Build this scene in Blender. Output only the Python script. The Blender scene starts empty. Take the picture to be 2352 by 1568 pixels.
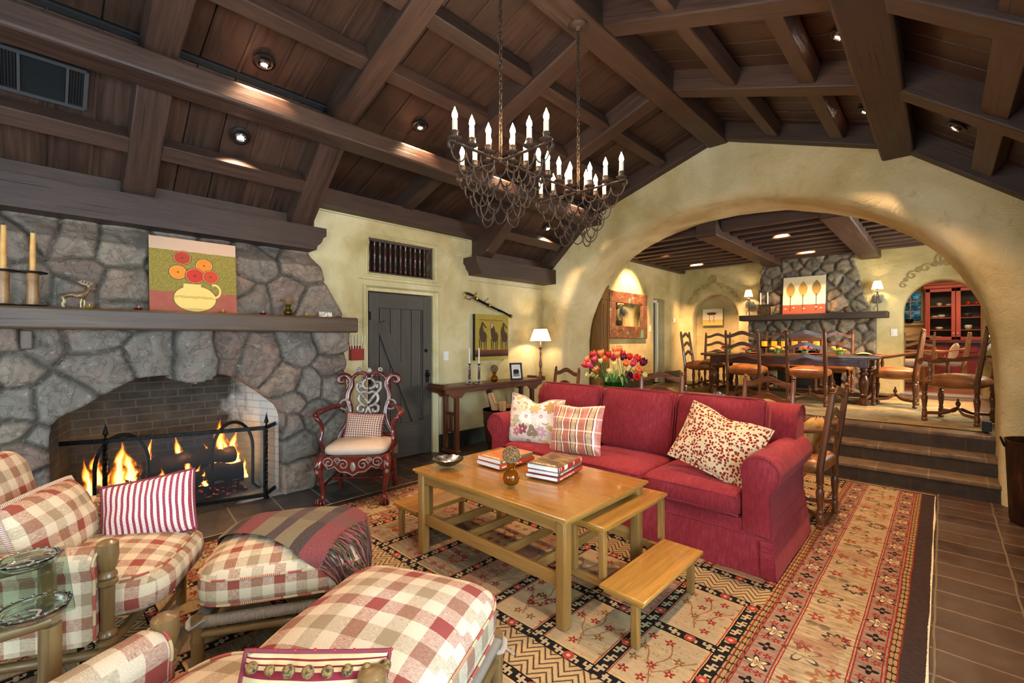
import bpy, bmesh, math, random
import numpy as np
from mathutils import Vector, Matrix, noise as mnoise

sc = bpy.context.scene
COL = sc.collection
R = math.radians
PI = math.pi
sin, cos = math.sin, math.cos
rnd = random.Random(7)


def T(x, y, z): return Matrix.Translation((x, y, z))
def RZ(a): return Matrix.Rotation(a, 4, 'Z')
def RX(a): return Matrix.Rotation(a, 4, 'X')
def RY(a): return Matrix.Rotation(a, 4, 'Y')


def frame(o, x, y):
    """matrix whose local x, y axes follow the given directions"""
    x = Vector(x).normalized(); y = Vector(y)
    z = x.cross(y).normalized(); y = z.cross(x)
    m = Matrix((x, y, z)).transposed().to_4x4()
    m.translation = Vector(o)
    return m


def cr(pts, n=8, closed=False):
    """Catmull-Rom through points"""
    P = [Vector(p) for p in pts]
    out = []
    N = len(P)
    rng = range(N) if closed else range(N - 1)
    for i in rng:
        if closed:
            a, b, c, d = P[i - 1], P[i], P[(i + 1) % N], P[(i + 2) % N]
        else:
            a = P[i - 1] if i > 0 else P[0] * 2 - P[1]
            b, c = P[i], P[i + 1]
            d = P[i + 2] if i + 2 < N else P[-1] * 2 - P[-2]
        for k in range(n):
            t = k / n
            out.append(0.5 * ((2 * b) + (c - a) * t + (2 * a - 5 * b + 4 * c - d) * t * t + (3 * b - a - 3 * c + d) * t ** 3))
    if not closed:
        out.append(P[-1].copy())
    return out


class G:
    def __init__(s, M=None):
        s.bm = bmesh.new()
        s.uv = s.bm.loops.layers.uv.new('UVMap')
        s.tg = s.bm.faces.layers.int.new('tg')
        s.fl = s.bm.faces.layers.int.new('fl')
        s.M = M or Matrix()

    def raw(s, vs, fs, mi=0, uvs=None):
        V = [s.bm.verts.new(s.M @ Vector(v)) for v in vs]
        out = []
        for k, f in enumerate(fs):
            try:
                F = s.bm.faces.new([V[i] for i in f])
            except ValueError:
                continue
            F.material_index = mi
            if uvs:
                F[s.tg] = 1
                for l, i in zip(F.loops, f):
                    l[s.uv].uv = uvs[i]
            out.append(F)
        return out

    def box(s, c, size, M=None, bev=0, mi=0, seg=2):
        """box with the grain (u) along its longest side"""
        a, b, h = [k / 2 for k in size]
        L = M or Matrix()
        c = Vector(c)
        P = [Vector((x * a, y * b, z * h)) for x in (-1, 1) for y in (-1, 1) for z in (-1, 1)]
        tmp = bmesh.new()
        vs = [tmp.verts.new(p) for p in P]
        for f in ((0, 1, 3, 2), (4, 6, 7, 5), (0, 4, 5, 1), (2, 3, 7, 6), (0, 2, 6, 4), (1, 5, 7, 3)):
            tmp.faces.new([vs[i] for i in f])
        if bev:
            bmesh.ops.bevel(tmp, geom=list(tmp.edges), offset=min(bev, 0.45 * min(size)), segments=seg, affect='EDGES', profile=0.5)
        tmp.normal_update()
        ax = max(range(3), key=lambda i: size[i])
        ou, ov = rnd.random() * 9, rnd.random() * 9
        M2 = s.M @ T(*c) @ L
        mp = {}
        for v in tmp.verts:
            mp[v] = s.bm.verts.new(M2 @ v.co)
        for f in tmp.faces:
            F = s.bm.faces.new([mp[v] for v in f.verts])
            F.material_index = mi
            F[s.tg] = 1
            n = [abs(k) for k in f.normal]
            if max(n) > .9995: F[s.fl] = 1
            d = max(range(3), key=lambda i: n[i])
            rest = [i for i in range(3) if i != d]
            ui = ax if ax in rest else max(rest, key=lambda i: size[i])
            vi = [i for i in rest if i != ui][0]
            for l, v in zip(F.loops, f.verts):
                l[s.uv].uv = (v.co[ui] + ou, v.co[vi] + ov + d * .37)
        tmp.free()
        return s

    def beam(s, p, q, w, h, up=(0, 0, 1), bev=0.008, mi=0, drop=0):
        """box from p to q; w across, h along up"""
        p, q = Vector(p), Vector(q)
        d = q - p
        x = d.normalized()
        z = Vector(up); z = (z - x * z.dot(x)).normalized()
        y = z.cross(x)
        m = Matrix((x, y, z)).transposed().to_4x4()
        c = (p + q) / 2 - z * drop
        return s.box(c, (d.length, w, h), M=m, bev=bev, mi=mi)

    def tube(s, pts, r, seg=8, closed=False, caps=True, mi=0, flat=None):
        P = [Vector(p) for p in pts]
        n = len(P)
        if n < 2: return s
        rs = r if isinstance(r, (list, tuple)) else [r] * n
        tang = []
        for i in range(n):
            a = P[i - 1] if (i > 0 or closed) else P[0]
            b = P[(i + 1) % n] if (i < n - 1 or closed) else P[-1]
            t = b - a
            tang.append(t.normalized() if t.length > 1e-9 else Vector((0, 0, 1)))
        ref = Vector((0, 0, 1)) if abs(tang[0].z) < .9 else Vector((1, 0, 0))
        nrm = (ref - tang[0] * ref.dot(tang[0])).normalized()
        vs, uv = [], []
        L = 0
        ou = rnd.random() * 5
        for i in range(n):
            if i:
                L += (P[i] - P[i - 1]).length
                nn = nrm - tang[i] * nrm.dot(tang[i])
                if nn.length > 1e-6: nrm = nn.normalized()
            bn = tang[i].cross(nrm)
            for k in range(seg):
                a = 2 * PI * k / seg
                fx, fy = (flat if flat else (1, 1))
                vs.append(P[i] + (nrm * cos(a) * fx + bn * sin(a) * fy) * rs[i])
                uv.append((L + ou, a * max(rs[i], .004)))
        fs = []
        m = n if closed else n - 1
        for i in range(m):
            j = (i + 1) % n
            for k in range(seg):
                l = (k + 1) % seg
                fs.append((i * seg + k, j * seg + k, j * seg + l, i * seg + l))
        if caps and not closed:
            fs.append(tuple(reversed(range(seg))))
            fs.append(tuple(range((n - 1) * seg, n * seg)))
        s.raw(vs, fs, mi, uv)
        return s

    def lathe(s, prof, c=(0, 0, 0), seg=16, M=None, mi=0, squash=(1, 1), flute=0):
        L = T(*c) @ (M or Matrix())
        n = len(prof)
        vs, uv = [], []
        Ln = 0
        for i, (r, z) in enumerate(prof):
            if i: Ln += math.hypot(r - prof[i - 1][0], z - prof[i - 1][1])
            for k in range(seg):
                a = 2 * PI * k / seg
                rr = r * (1 + flute * cos(8 * a))
                vs.append(L @ Vector((rr * cos(a) * squash[0], rr * sin(a) * squash[1], z)))
                uv.append((Ln, a * max(r, .01)))
        fs = []
        for i in range(n - 1):
            for k in range(seg):
                l = (k + 1) % seg
                fs.append((i * seg + k, i * seg + l, (i + 1) * seg + l, (i + 1) * seg + k))
        if prof[0][0] > 1e-5: fs.append(tuple(reversed(range(seg))))
        if prof[-1][0] > 1e-5: fs.append(tuple(range((n - 1) * seg, n * seg)))
        s.raw(vs, fs, mi, uv)
        return s

    def prism(s, poly, d0, d1, M=None, mi=0):
        """2-D polygon (x, z local) pushed along local y from d0 to d1"""
        L = M or Matrix()
        n = len(poly)
        vs = [L @ Vector((p[0], d0, p[1])) for p in poly] + [L @ Vector((p[0], d1, p[1])) for p in poly]
        fs = [tuple(range(n)), tuple(reversed(range(n, 2 * n)))]
        for i in range(n):
            j = (i + 1) % n
            fs.append((i, n + i, n + j, j))
        s.raw(vs, fs, mi)
        return s

    def ball(s, c, r, seg=12, rings=8, mi=0, M=None):
        r = r if isinstance(r, (tuple, list)) else (r, r, r)
        L = T(*c) @ (M or Matrix())
        vs = [L @ Vector((0, 0, -r[2]))]
        for i in range(1, rings):
            t = PI * i / rings
            for k in range(seg):
                a = 2 * PI * k / seg
                vs.append(L @ Vector((r[0] * sin(t) * cos(a), r[1] * sin(t) * sin(a), -r[2] * cos(t))))
        vs.append(L @ Vector((0, 0, r[2])))
        fs = []
        for k in range(seg):
            l = (k + 1) % seg
            fs.append((0, 1 + l, 1 + k))
            b = 1 + (rings - 2) * seg
            fs.append((b + k, b + l, len(vs) - 1))
        for i in range(rings - 2):
            for k in range(seg):
                l = (k + 1) % seg
                a = 1 + i * seg
                fs.append((a + k, a + l, a + seg + l, a + seg + k))
        s.raw(vs, fs, mi)
        return s

    def grid(s, fn, nu, nv, mi=0, wu=False, wv=False, uvf=None):
        vs, uv = [], []
        for i in range(nu + (0 if wu else 1)):
            for j in range(nv + (0 if wv else 1)):
                p = fn(i / nu, j / nv)
                vs.append(p)
                if uvf: uv.append(uvf(i / nu, j / nv))
        J = nv + (0 if wv else 1)
        I = nu + (0 if wu else 1)
        fs = []
        for i in range(nu):
            for j in range(nv):
                a, b = i % I, (i + 1) % I
                c, d = j % J, (j + 1) % J
                fs.append((a * J + c, b * J + c, b * J + d, a * J + d))
        s.raw(vs, fs, mi, uv if uvf else None)
        return s

    def cushion(s, c, size, M=None, n=14, e=4.0, bulge=.0, mi=0, squar=5.0, crown=None):
        """rounded box: superellipse plan, domed faces"""
        a, b, h = [k / 2 for k in size]
        L = T(*c) @ (M or Matrix())
        seg, rings = n * 4, n
        vs = []

        def sp(v, p): return math.copysign(abs(v) ** p, v)
        for i in range(rings + 1):
            t = -PI / 2 + PI * i / rings
            ct, st = sp(cos(t), 2 / e), sp(sin(t), 2 / e)
            for k in range(seg):
                p = 2 * PI * k / seg
                x, y = sp(cos(p), 2 / squar), sp(sin(p), 2 / squar)
                # spread the samples over the flat faces
                X, Y = a * ct * x, b * ct * y
                q = max(0, 1 - (abs(X) / a) ** 2.2) * max(0, 1 - (abs(Y) / b) ** 2.2)
                Z = h * st * (1 + bulge * q)
                vs.append(L @ Vector((X, Y, Z)))
        fs = []
        for i in range(rings):
            for k in range(seg):
                l = (k + 1) % seg
                fs.append((i * seg + k, i * seg + l, (i + 1) * seg + l, (i + 1) * seg + k))
        fs += [tuple(reversed(range(seg))), tuple(range(rings * seg, (rings + 1) * seg))]
        s.raw(vs, fs, mi)
        return s

    def pillow(s, w, h, t, M=None, n=20, mi=0, pinch=.12, dent=0, wr=.006, puff=.5):
        """knife-edge scatter cushion in local xz plane, thick along y; u,v in metres"""
        L = M or Matrix()
        sd = rnd.random() * 50

        def pt(u, v, sgn):
            x, z = u * 2 - 1, v * 2 - 1
            k = max(0, (1 - x * x)) ** puff * max(0, (1 - z * z)) ** puff
            X = x * w / 2 * (1 - pinch * (1 - z * z) * .5)
            Z = z * h / 2 * (1 - pinch * (1 - x * x) * .5)
            Z -= dent * math.exp(-(x / .35) ** 2) * max(0, z) ** 1.5
            q = mnoise.noise(Vector((x * 2.2 + sd, z * 2.2, sgn))) * wr * 2
            return L @ Vector((X, sgn * (t / 2 * k) + q * (1 if k > .02 else 0), Z))
        for sgn in (-1, 1):
            s.grid(lambda u, v: pt(u, v, sgn), n, n, mi=mi, uvf=lambda u, v: ((u - .5) * w, (v - .5) * h))
        return s

    def rim(s, w, h, M=None, pinch=.12, dent=0, n=60):
        """points round the edge of the pillow above"""
        L = M or Matrix()
        out = []
        q = n // 4
        for k in range(n):
            sde, f = divmod(k, q)
            f = f / q * 2 - 1
            x, z = [(f, -1), (1, f), (-f, 1), (-1, -f)][sde % 4]
            X = x * w / 2 * (1 - pinch * (1 - z * z) * .5)
            Z = z * h / 2 * (1 - pinch * (1 - x * x) * .5)
            Z -= dent * math.exp(-(x / .35) ** 2) * max(0, z) ** 1.5
            out.append(L @ Vector((X, 0, Z)))
        return out

    def rough(s, amp, scale=3.0, amp2=0, scale2=20):
        """push every vertex along its normal by noise"""
        s.bm.normal_update()
        for v in s.bm.verts:
            d = mnoise.fractal(v.co * scale, 1.0, 2.0, 3) * amp
            if amp2: d += mnoise.noise(v.co * scale2) * amp2
            v.co += v.normal * d
        return s

    def build(s, name, mats, parent=None, smooth=35, weld=False, loc=None, rot=None):
        bm = s.bm
        if weld: bmesh.ops.remove_doubles(bm, verts=bm.verts, dist=1e-5)
        bmesh.ops.recalc_face_normals(bm, faces=bm.faces)
        bm.normal_update()
        for f in bm.faces:
            if f[s.tg]: continue
            n = [abs(k) for k in f.normal]
            d = max(range(3), key=lambda i: n[i])
            ui, vi = [(1, 2), (0, 2), (0, 1)][d]
            for l in f.loops:
                l[s.uv].uv = (l.vert.co[ui], l.vert.co[vi])
        flats = [f[s.fl] for f in bm.faces]
        me = bpy.data.meshes.new(name)
        bm.to_mesh(me)
        bm.free()
        for m in (mats if isinstance(mats, (list, tuple)) else [mats]): me.materials.append(m)
        if smooth:
            me.shade_smooth()
            if smooth < 180: me.set_sharp_from_angle(angle=R(smooth))
            if any(flats): me.polygons.foreach_set('use_smooth', [not k for k in flats])
        for a_ in ('tg', 'fl'):
            if a_ in me.attributes: me.attributes.remove(me.attributes[a_])
        o = bpy.data.objects.new(name, me)
        COL.objects.link(o)
        if parent: o.parent = parent
        if loc: o.location = loc
        if rot is not None: o.rotation_euler = rot if isinstance(rot, (tuple, list)) else (0, 0, rot)
        return o


def thing(name, label, cat, loc=(0, 0, 0), rz=0, group=None):
    o = bpy.data.objects.new(name, None)
    o.empty_display_size = .1
    COL.objects.link(o)
    o.location = loc
    o.rotation_euler = (0, 0, rz)
    o['label'] = label
    o['category'] = cat
    if group: o['group'] = group
    return o


def tag(o, label, cat, group=None, kind=None):
    o['label'] = label
    o['category'] = cat
    if group: o['group'] = group
    if kind: o['kind'] = kind
    return o


def struct(o, label=None, cat=None):
    o['kind'] = 'structure'
    if label: o['label'] = label
    if cat: o['category'] = cat
    return o


def dup(root, loc, rz=None, label=None, group=None):
    """copy of a thing, its parts and its sub-parts"""
    def cp(o, par):
        c = o.copy()
        COL.objects.link(c)
        if par:
            c.parent = par
            c.matrix_parent_inverse = o.matrix_parent_inverse.copy()
        for ch in [x for x in ALL if x.parent == o]: cp(ch, c)
        return c
    ALL = [x for x in COL.objects if x.parent]
    r = cp(root, None)
    r.location = loc
    if rz is not None:
        r.rotation_euler = (rz if isinstance(rz, (tuple, list)) else (0, 0, rz))
    if label: r['label'] = label
    if group: r['group'] = group
    return r

# ---------------------------------------------------------------- materials
def hexc(h):
    h = h.lstrip('#')
    o = []
    for i in (0, 2, 4):
        v = int(h[i:i + 2], 16) / 255
        o.append(v / 12.92 if v <= .04045 else ((v + .055) / 1.055) ** 2.4)
    return tuple(o) + (1,)


class V:
    def __init__(s, c, k): s.c, s.k = c, k
    def _b(s, op, o, r=False):
        return s.c.m(op, o, s) if r else s.c.m(op, s, o)
    def __add__(s, o): return s._b('ADD', o)
    __radd__ = __add__
    def __sub__(s, o): return s._b('SUBTRACT', o)
    def __rsub__(s, o): return s._b('SUBTRACT', o, True)
    def __mul__(s, o): return s._b('MULTIPLY', o)
    __rmul__ = __mul__
    def __truediv__(s, o): return s._b('DIVIDE', o)
    def __gt__(s, o): return s._b('GREATER_THAN', o)
    def __lt__(s, o): return s._b('LESS_THAN', o)
    __ge__ = __gt__
    __le__ = __lt__
    def __mod__(s, o): return s._b('FLOORED_MODULO', o)
    def __pow__(s, o): return s._b('POWER', o)
    def abs(s): return s.c.m('ABSOLUTE', s)
    def floor(s): return s.c.m('FLOOR', s)
    def sin(s): return s.c.m('SINE', s)
    def cos(s): return s.c.m('COSINE', s)
    def min(s, o): return s._b('MINIMUM', o)
    def max(s, o): return s._b('MAXIMUM', o)


class NC:
    def __init__(s, mt):
        s.mt = mt
        s.nt = mt.node_tree
        s.tc = s.nt.nodes.new('ShaderNodeTexCoord')

    def put(s, sock, v):
        if isinstance(v, V): s.nt.links.new(v.k, sock)
        elif isinstance(v, str): sock.default_value = hexc(v)
        elif isinstance(v, (int, float)) and hasattr(sock.default_value, '__len__'):
            sock.default_value = [v] * len(sock.default_value)
        else: sock.default_value = v

    def n(s, t, **kw):
        nd = s.nt.nodes.new('ShaderNode' + t)
        for k, v in kw.items(): setattr(nd, k, v)
        return nd

    def m(s, op, a, b=None, c=None):
        nd = s.n('Math', operation=op)
        s.put(nd.inputs[0], a)
        if b is not None: s.put(nd.inputs[1], b)
        if c is not None: s.put(nd.inputs[2], c)
        return V(s, nd.outputs[0])

    @property
    def uv(s): return V(s, s.tc.outputs['UV'])
    @property
    def obj(s): return V(s, s.tc.outputs['Object'])

    def geo(s): return V(s, s.n('NewGeometry').outputs['Position'])

    def sep(s, v):
        nd = s.n('SeparateXYZ')
        s.put(nd.inputs[0], v)
        return [V(s, nd.outputs[i]) for i in range(3)]

    def comb(s, x=0, y=0, z=0):
        nd = s.n('CombineXYZ')
        for i, k in enumerate((x, y, z)): s.put(nd.inputs[i], k)
        return V(s, nd.outputs[0])

    def scale(s, v, sc_, rot=(0, 0, 0), loc=(0, 0, 0)):
        nd = s.n('Mapping')
        s.put(nd.inputs['Vector'], v)
        nd.inputs['Scale'].default_value = sc_ if isinstance(sc_, tuple) else (sc_,) * 3
        nd.inputs['Rotation'].default_value = rot
        nd.inputs['Location'].default_value = loc
        return V(s, nd.outputs[0])

    def noise(s, v, scale=5, detail=3, rough=.5, dist=0, col=False):
        nd = s.n('TexNoise')
        s.put(nd.inputs['Vector'], v)
        for k, x in (('Scale', scale), ('Detail', detail), ('Roughness', rough), ('Distortion', dist)): s.put(nd.inputs[k], x)
        return V(s, nd.outputs['Color' if col else 'Fac'])

    def vor(s, v, scale=5, feature='F1', out='Distance', rnd_=1.0, metric='EUCLIDEAN'):
        nd = s.n('TexVoronoi', feature=feature)
        if feature != 'DISTANCE_TO_EDGE': nd.distance = metric
        s.put(nd.inputs['Vector'], v)
        s.put(nd.inputs['Scale'], scale)
        nd.inputs['Randomness'].default_value = rnd_
        return V(s, nd.outputs[out])

    def white(s, v, dim='3D'):
        nd = s.n('TexWhiteNoise', noise_dimensions=dim)
        s.put(nd.inputs['W' if dim == '1D' else 'Vector'], v)
        return V(s, nd.outputs['Value'])

    def ss(s, x, a, b, lo=0, hi=1):
        nd = s.n('MapRange', interpolation_type='SMOOTHSTEP')
        for i, k in enumerate((x, a, b, lo, hi)): s.put(nd.inputs[i], k)
        return V(s, nd.outputs[0])

    def mix(s, f, a, b, mode='MIX'):
        nd = s.n('Mix', data_type='RGBA', blend_type=mode)
        s.put(nd.inputs[0], f)
        s.put(nd.inputs[6], a)
        s.put(nd.inputs[7], b)
        return V(s, nd.outputs[2])

    def ramp(s, f, stops):
        nd = s.n('ValToRGB')
        s.put(nd.inputs[0], f)
        e = nd.color_ramp.elements
        while len(e) < len(stops): e.new(.5)
        for i, (p, c_) in enumerate(stops):
            e[i].position = p
            e[i].color = hexc(c_) if isinstance(c_, str) else (c_, c_, c_, 1)
        return V(s, nd.outputs[0])

    def attr(s, name, out='Color'):
        nd = s.n('Attribute', attribute_name=name)
        return V(s, nd.outputs[out])

    def orand(s): return V(s, s.n('ObjectInfo').outputs['Random'])

    def bump(s, h, strength=.5, dist=.01, normal=None):
        nd = s.n('Bump')
        nd.inputs['Strength'].default_value = strength
        nd.inputs['Distance'].default_value = dist
        s.put(nd.inputs['Height'], h)
        if normal: s.put(nd.inputs['Normal'], normal)
        return V(s, nd.outputs[0])


MC = {}


def mat(name, fn=None, **kw):
    if name in MC: return MC[name]
    m = bpy.data.materials.new(name)
    m.use_nodes = True
    nt = m.node_tree
    b = nt.nodes['Principled BSDF']
    c = NC(m)
    d = dict(rough=.6)
    d.update(kw)
    if fn: d.update(fn(c))
    keys = dict(color='Base Color', rough='Roughness', metal='Metallic', normal='Normal', trans='Transmission Weight', ior='IOR',
                coat='Coat Weight', coatr='Coat Roughness', sheen='Sheen Weight', sheenr='Sheen Roughness', sheenc='Sheen Tint', spec='Specular IOR Level', alpha='Alpha',
                emc='Emission Color', em='Emission Strength', sss='Subsurface Weight')
    for k, v in d.items():
        if k in keys: c.put(b.inputs[keys[k]], v)
    MC[name] = m
    return m


def flat(name, col, rough=.6, **kw): return mat(name, None, color=col, rough=rough, **kw)


def wood(name, dark, light, rough=.55, gs=1.0, bump=.25, coat=0, crack=0, knots=True, spec=.5):
    def f(c):
        u = c.uv
        g1 = c.noise(c.scale(u, (2.0 * gs, 34 * gs, 1)), 1, 5, .6, .6)
        g2 = c.noise(c.scale(u, (.9 * gs, 5 * gs, 1)), 1, 3, .5, 1.5)
        g3 = c.noise(c.scale(u, (8, 160, 1)), 1, 2, .5)
        big = c.noise(c.obj, 1.3, 2)
        t = g1 * .5 + g2 * .35 + big * .3 - .08
        col = c.ramp(t, [(.28, dark), (.72, light)])
        vr = c.noise(c.scale(u, (.12, .5, 1)), 1, 0)
        col = c.mix(c.ss(vr, .35, .7) * .45, col, dark)
        col = c.mix(c.ss(g3, .55, .8) * .35, col, dark)
        h = g1 * .6 + g3 * .4
        if crack:
            ck = c.noise(c.scale(u, (1.2, 60, 1)), 1, 3, .5, .3)
            k = c.ss(ck, .63, .70)
            col = c.mix(k * crack, col, '#120c08')
            h = h - k * .8
        return dict(color=col, normal=c.bump(h, bump, .004), rough=c.ss(g1, .2, .8, rough - .08, rough + .1))
    return mat(name, f, coat=coat, spec=spec)


def plaster(name, base, dark, light, bump=.5):
    def f(c):
        p = c.geo()
        a = c.noise(p, 1.1, 4, .6, .4)
        b = c.noise(p, 6, 5, .6, .8)
        d = c.noise(p, 40, 3, .6)
        col = c.ramp(a, [(.3, dark), (.5, base), (.72, light)])
        col = c.mix(c.ss(b, .56, .75) * .35, col, dark)
        col = c.mix(c.ss(c.noise(p, 14, 6, .75, 1.2), .63, .72) * .3, col, '#8a7448')
        rid = (c.noise(p, 3.5, 4, .55, 1.6) - .5).abs()
        h = b * .7 + d * .12 + c.ss(rid, 0, .05) * .10
        return dict(color=col, normal=c.bump(h, bump, .03), rough=.82)
    return mat(name, f, spec=.25)


def plaid_fn(period=.16, red='#a4544a', tan='#b39c78', cream='#e6d8ba', blend='#c98f80', diag=0):
    """buffalo check of red / tan bands crossing on cream"""
    def f(c):
        x, y, z = c.sep(c.uv)
        w = c.noise(c.uv, 9, 2) * .006
        px = ((x + w) / period + .13) % 1.0
        py = ((y + w) / period + .27) % 1.0
        # along each axis: red, cream, tan, cream
        def cls(p):
            r = p < .25
            t = (p > .5) * (p < .75)
            return r, t
        rx, tx = cls(px)
        ry, ty = cls(py)
        any_x = rx + tx
        thr = c.noise(c.scale(c.uv, (60, 900, 1)), 1, 2, .6)
        thr2 = c.noise(c.scale(c.uv, (900, 60, 1)), 1, 2, .6)
        fx = c.ss(thr2, .35, .65)
        col_x = c.mix(rx, c.mix(tx, cream, tan), red)
        col_y = c.mix(ry, c.mix(ty, cream, tan), red)
        mixf = c.ss(thr, .40, .60) * .55 + .22
        col = c.mix(mixf, col_x, col_y)
        n = c.noise(c.uv, 260, 2, .6)
        col = c.mix(.18, col, c.ramp(n, [(.3, '#6a5a4a'), (.7, '#fff6e6')]), 'OVERLAY')
        return dict(color=col, normal=c.bump(thr + thr2 + n, .35, .002), rough=.9)
    return f


def fabric(c, col, s1=700, amt=.3):
    a = c.noise(c.scale(c.uv, (s1, s1 * .12, 1)), 1, 2)
    b = c.noise(c.scale(c.uv, (s1 * .12, s1, 1)), 1, 2)
    return dict(color=col, normal=c.bump(a + b, amt, .002), rough=.9, spec=.2)


def glassm(name, col='#ffffff', rough=.02, ior=1.45):
    def f(c):
        return {}
    m = mat(name, f, color=col, rough=rough, trans=1.0, ior=ior)
    return m


def thin_glass(name, tint='#ffffff', ior=1.25):
    m = bpy.data.materials.new(name); m.use_nodes = True
    nt = m.node_tree; nt.nodes.clear()
    o = nt.nodes.new('ShaderNodeOutputMaterial'); t = nt.nodes.new('ShaderNodeBsdfTransparent'); g = nt.nodes.new('ShaderNodeBsdfGlossy'); x = nt.nodes.new('ShaderNodeMixShader'); lw = nt.nodes.new('ShaderNodeLayerWeight'); f = nt.nodes.new('ShaderNodeMath')
    t.inputs[0].default_value = hexc(tint); g.inputs[1].default_value = .02; lw.inputs[0].default_value = .5; f.operation = 'POWER'; f.inputs[1].default_value = 4.5 if ior > 1.3 else 8; nt.links.new(lw.outputs['Facing'], f.inputs[0])
    nt.links.new(f.outputs[0], x.inputs[0]); nt.links.new(t.outputs[0], x.inputs[1]); nt.links.new(g.outputs[0], x.inputs[2]); nt.links.new(x.outputs[0], o.inputs[0])
    MC[name] = m
    return m


def emit(name, col, strength):
    m = mat(name, None, color='#000000', emc=col, em=strength)
    return m


def metal(name, col, rough=.4, bump=.15, metal_=1.0, sc_=40):
    def f(c):
        n = c.noise(c.obj, sc_, 4, .6)
        return dict(normal=c.bump(n, bump, .003), rough=c.ss(n, .3, .7, rough - .08, rough + .12), color=c.mix(c.ss(n, .35, .75) * .5, col, '#1a1410'))
    return mat(name, f, metal=metal_)


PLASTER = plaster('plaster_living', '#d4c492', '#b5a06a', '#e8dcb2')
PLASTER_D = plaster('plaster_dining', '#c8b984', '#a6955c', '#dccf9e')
W_CEIL = wood('ceiling_boards_wood', '#1f130c', '#5a3e2e', rough=.5, crack=.45)
W_BEAM = wood('beam_wood', '#281a13', '#5a3f30', rough=.55, crack=.7, bump=.5)
W_MANTEL = wood('mantel_wood', '#382718', '#67503a', rough=.5, crack=.4)
W_DOOR = wood('door_wood', '#2e2922', '#5a5246', rough=.5, bump=.2)
W_OAK = wood('golden_oak', '#7c5420', '#bd8a3e', rough=.22, bump=.06, coat=.35, crack=.12)
W_OAKLEG = wood('oak_leg', '#6b4a20', '#a67c40', rough=.35, bump=.15, crack=.2)
W_DARK = wood('dark_oak', '#2c160c', '#6a3a22', rough=.32, bump=.1, coat=.3)
W_CHAIR = wood('chair_oak', '#472815', '#96603a', rough=.3, bump=.1, coat=.3)
W_CONS = wood('console_wood', '#3a1d10', '#7a4526', rough=.35, bump=.1)
W_ARM = wood('armoire_wood', '#5c3a14', '#a87838', rough=.4, bump=.15)
W_RED = wood('red_painted_wood', '#7e2f28', '#b85a4a', rough=.5, bump=.2)
W_BAMB = wood('bamboo', '#4e3b1e', '#8c6e42', rough=.35, gs=.6, coat=.2)
IRON = metal('black_iron', '#2b2a29', .5)
IRON_B = metal('brown_iron', '#5a4638', .55, metal_=.6)
STEEL = metal('silver_metal', '#c8ccd0', .22, bump=.05)
BRASS = metal('brass', '#b08a48', .3, bump=.05)
BLACKM = flat('black_cavity', '#070605', .8)
WHITEP = flat('white_plastic', '#e8e6de', .4)
LEATHER = mat('brown_leather', lambda c: dict(color=c.ramp(c.noise(c.obj, 7, 4), [(.3, '#7c4620'), (.7, '#b47840')]), normal=c.bump(c.vor(c.obj, 160), .15, .002)), rough=.34)

# ---------------------------------------------------------------- setting
DZ = .51            # dining level
YA = 5.86           # arch wall, living face
YB = 10.6           # dining back wall
XL, XR = -4.83, .79


def f_tile(c):
    x, y, z = c.sep(c.geo())
    wob = (c.noise(c.geo(), 3, 2) - .5) * .02
    X = (x + .03 + wob) / .345
    Y = (y + .1 + wob) / .235
    fx, fy = (X % 1.0 - .5).abs(), (Y % 1.0 - .5).abs()
    e = c.m('MAXIMUM', (fx - .5) * .345, (fy - .5) * .235) + .5
    grout = c.ss(e, .492, .4965)
    t = c.white(c.comb(X.floor(), Y.floor(), 0))
    n = c.noise(c.geo(), 6, 5, .6, .4)
    col = c.mix(t, '#35251c', '#4e392a')
    col = c.mix(c.ss(n, .35, .7) * .6, col, '#463a2a')
    col = c.mix(grout, col, '#6a5d48')
    return dict(color=col, rough=c.ss(n, .3, .7, .28, .55), normal=c.bump(n * .5 - grout * 1.2 + c.noise(c.geo(), 40, 2) * .2, .4, .006))


TILE = mat('dark_clay_tile', f_tile)
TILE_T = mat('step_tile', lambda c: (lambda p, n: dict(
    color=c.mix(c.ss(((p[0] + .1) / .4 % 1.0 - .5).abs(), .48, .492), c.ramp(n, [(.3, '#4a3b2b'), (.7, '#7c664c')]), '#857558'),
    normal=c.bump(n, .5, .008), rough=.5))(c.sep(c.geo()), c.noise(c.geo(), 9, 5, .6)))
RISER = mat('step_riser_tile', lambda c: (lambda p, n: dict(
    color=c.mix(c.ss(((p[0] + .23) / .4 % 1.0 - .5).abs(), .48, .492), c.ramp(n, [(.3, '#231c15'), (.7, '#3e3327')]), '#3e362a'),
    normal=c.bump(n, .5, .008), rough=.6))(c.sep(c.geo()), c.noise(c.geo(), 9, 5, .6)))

g = G(); g.box((-2.0, 1.35, -.05), (5.8, 9.2, .1)); struct(g.build('floor', TILE, smooth=0))

# left wall: plaster with door and grille openings
def holed(g, plane, b, holes, th, axis='x', mi=0, sub=.35):
    """wall slab in plane axis=plane; b=(a0,a1,z0,z1); holes same; thickness th (signed)"""
    A = sorted({b[0], b[1], *[h[0] for h in holes], *[h[1] for h in holes]})
    Z = sorted({b[2], b[3], *[h[2] for h in holes], *[h[3] for h in holes]})
    for i in range(len(A) - 1):
        for j in range(len(Z) - 1):
            a, a2, z, z2 = A[i], A[i + 1], Z[j], Z[j + 1]
            m, n = (a + a2) / 2, (z + z2) / 2
            if any(h[0] < m < h[1] and h[2] < n < h[3] for h in holes): continue
            if axis == 'x': g.box((plane + th / 2, m, n), (abs(th), a2 - a, z2 - z))
            else: g.box((m, plane + th / 2, n), (a2 - a, abs(th), z2 - z))


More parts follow.
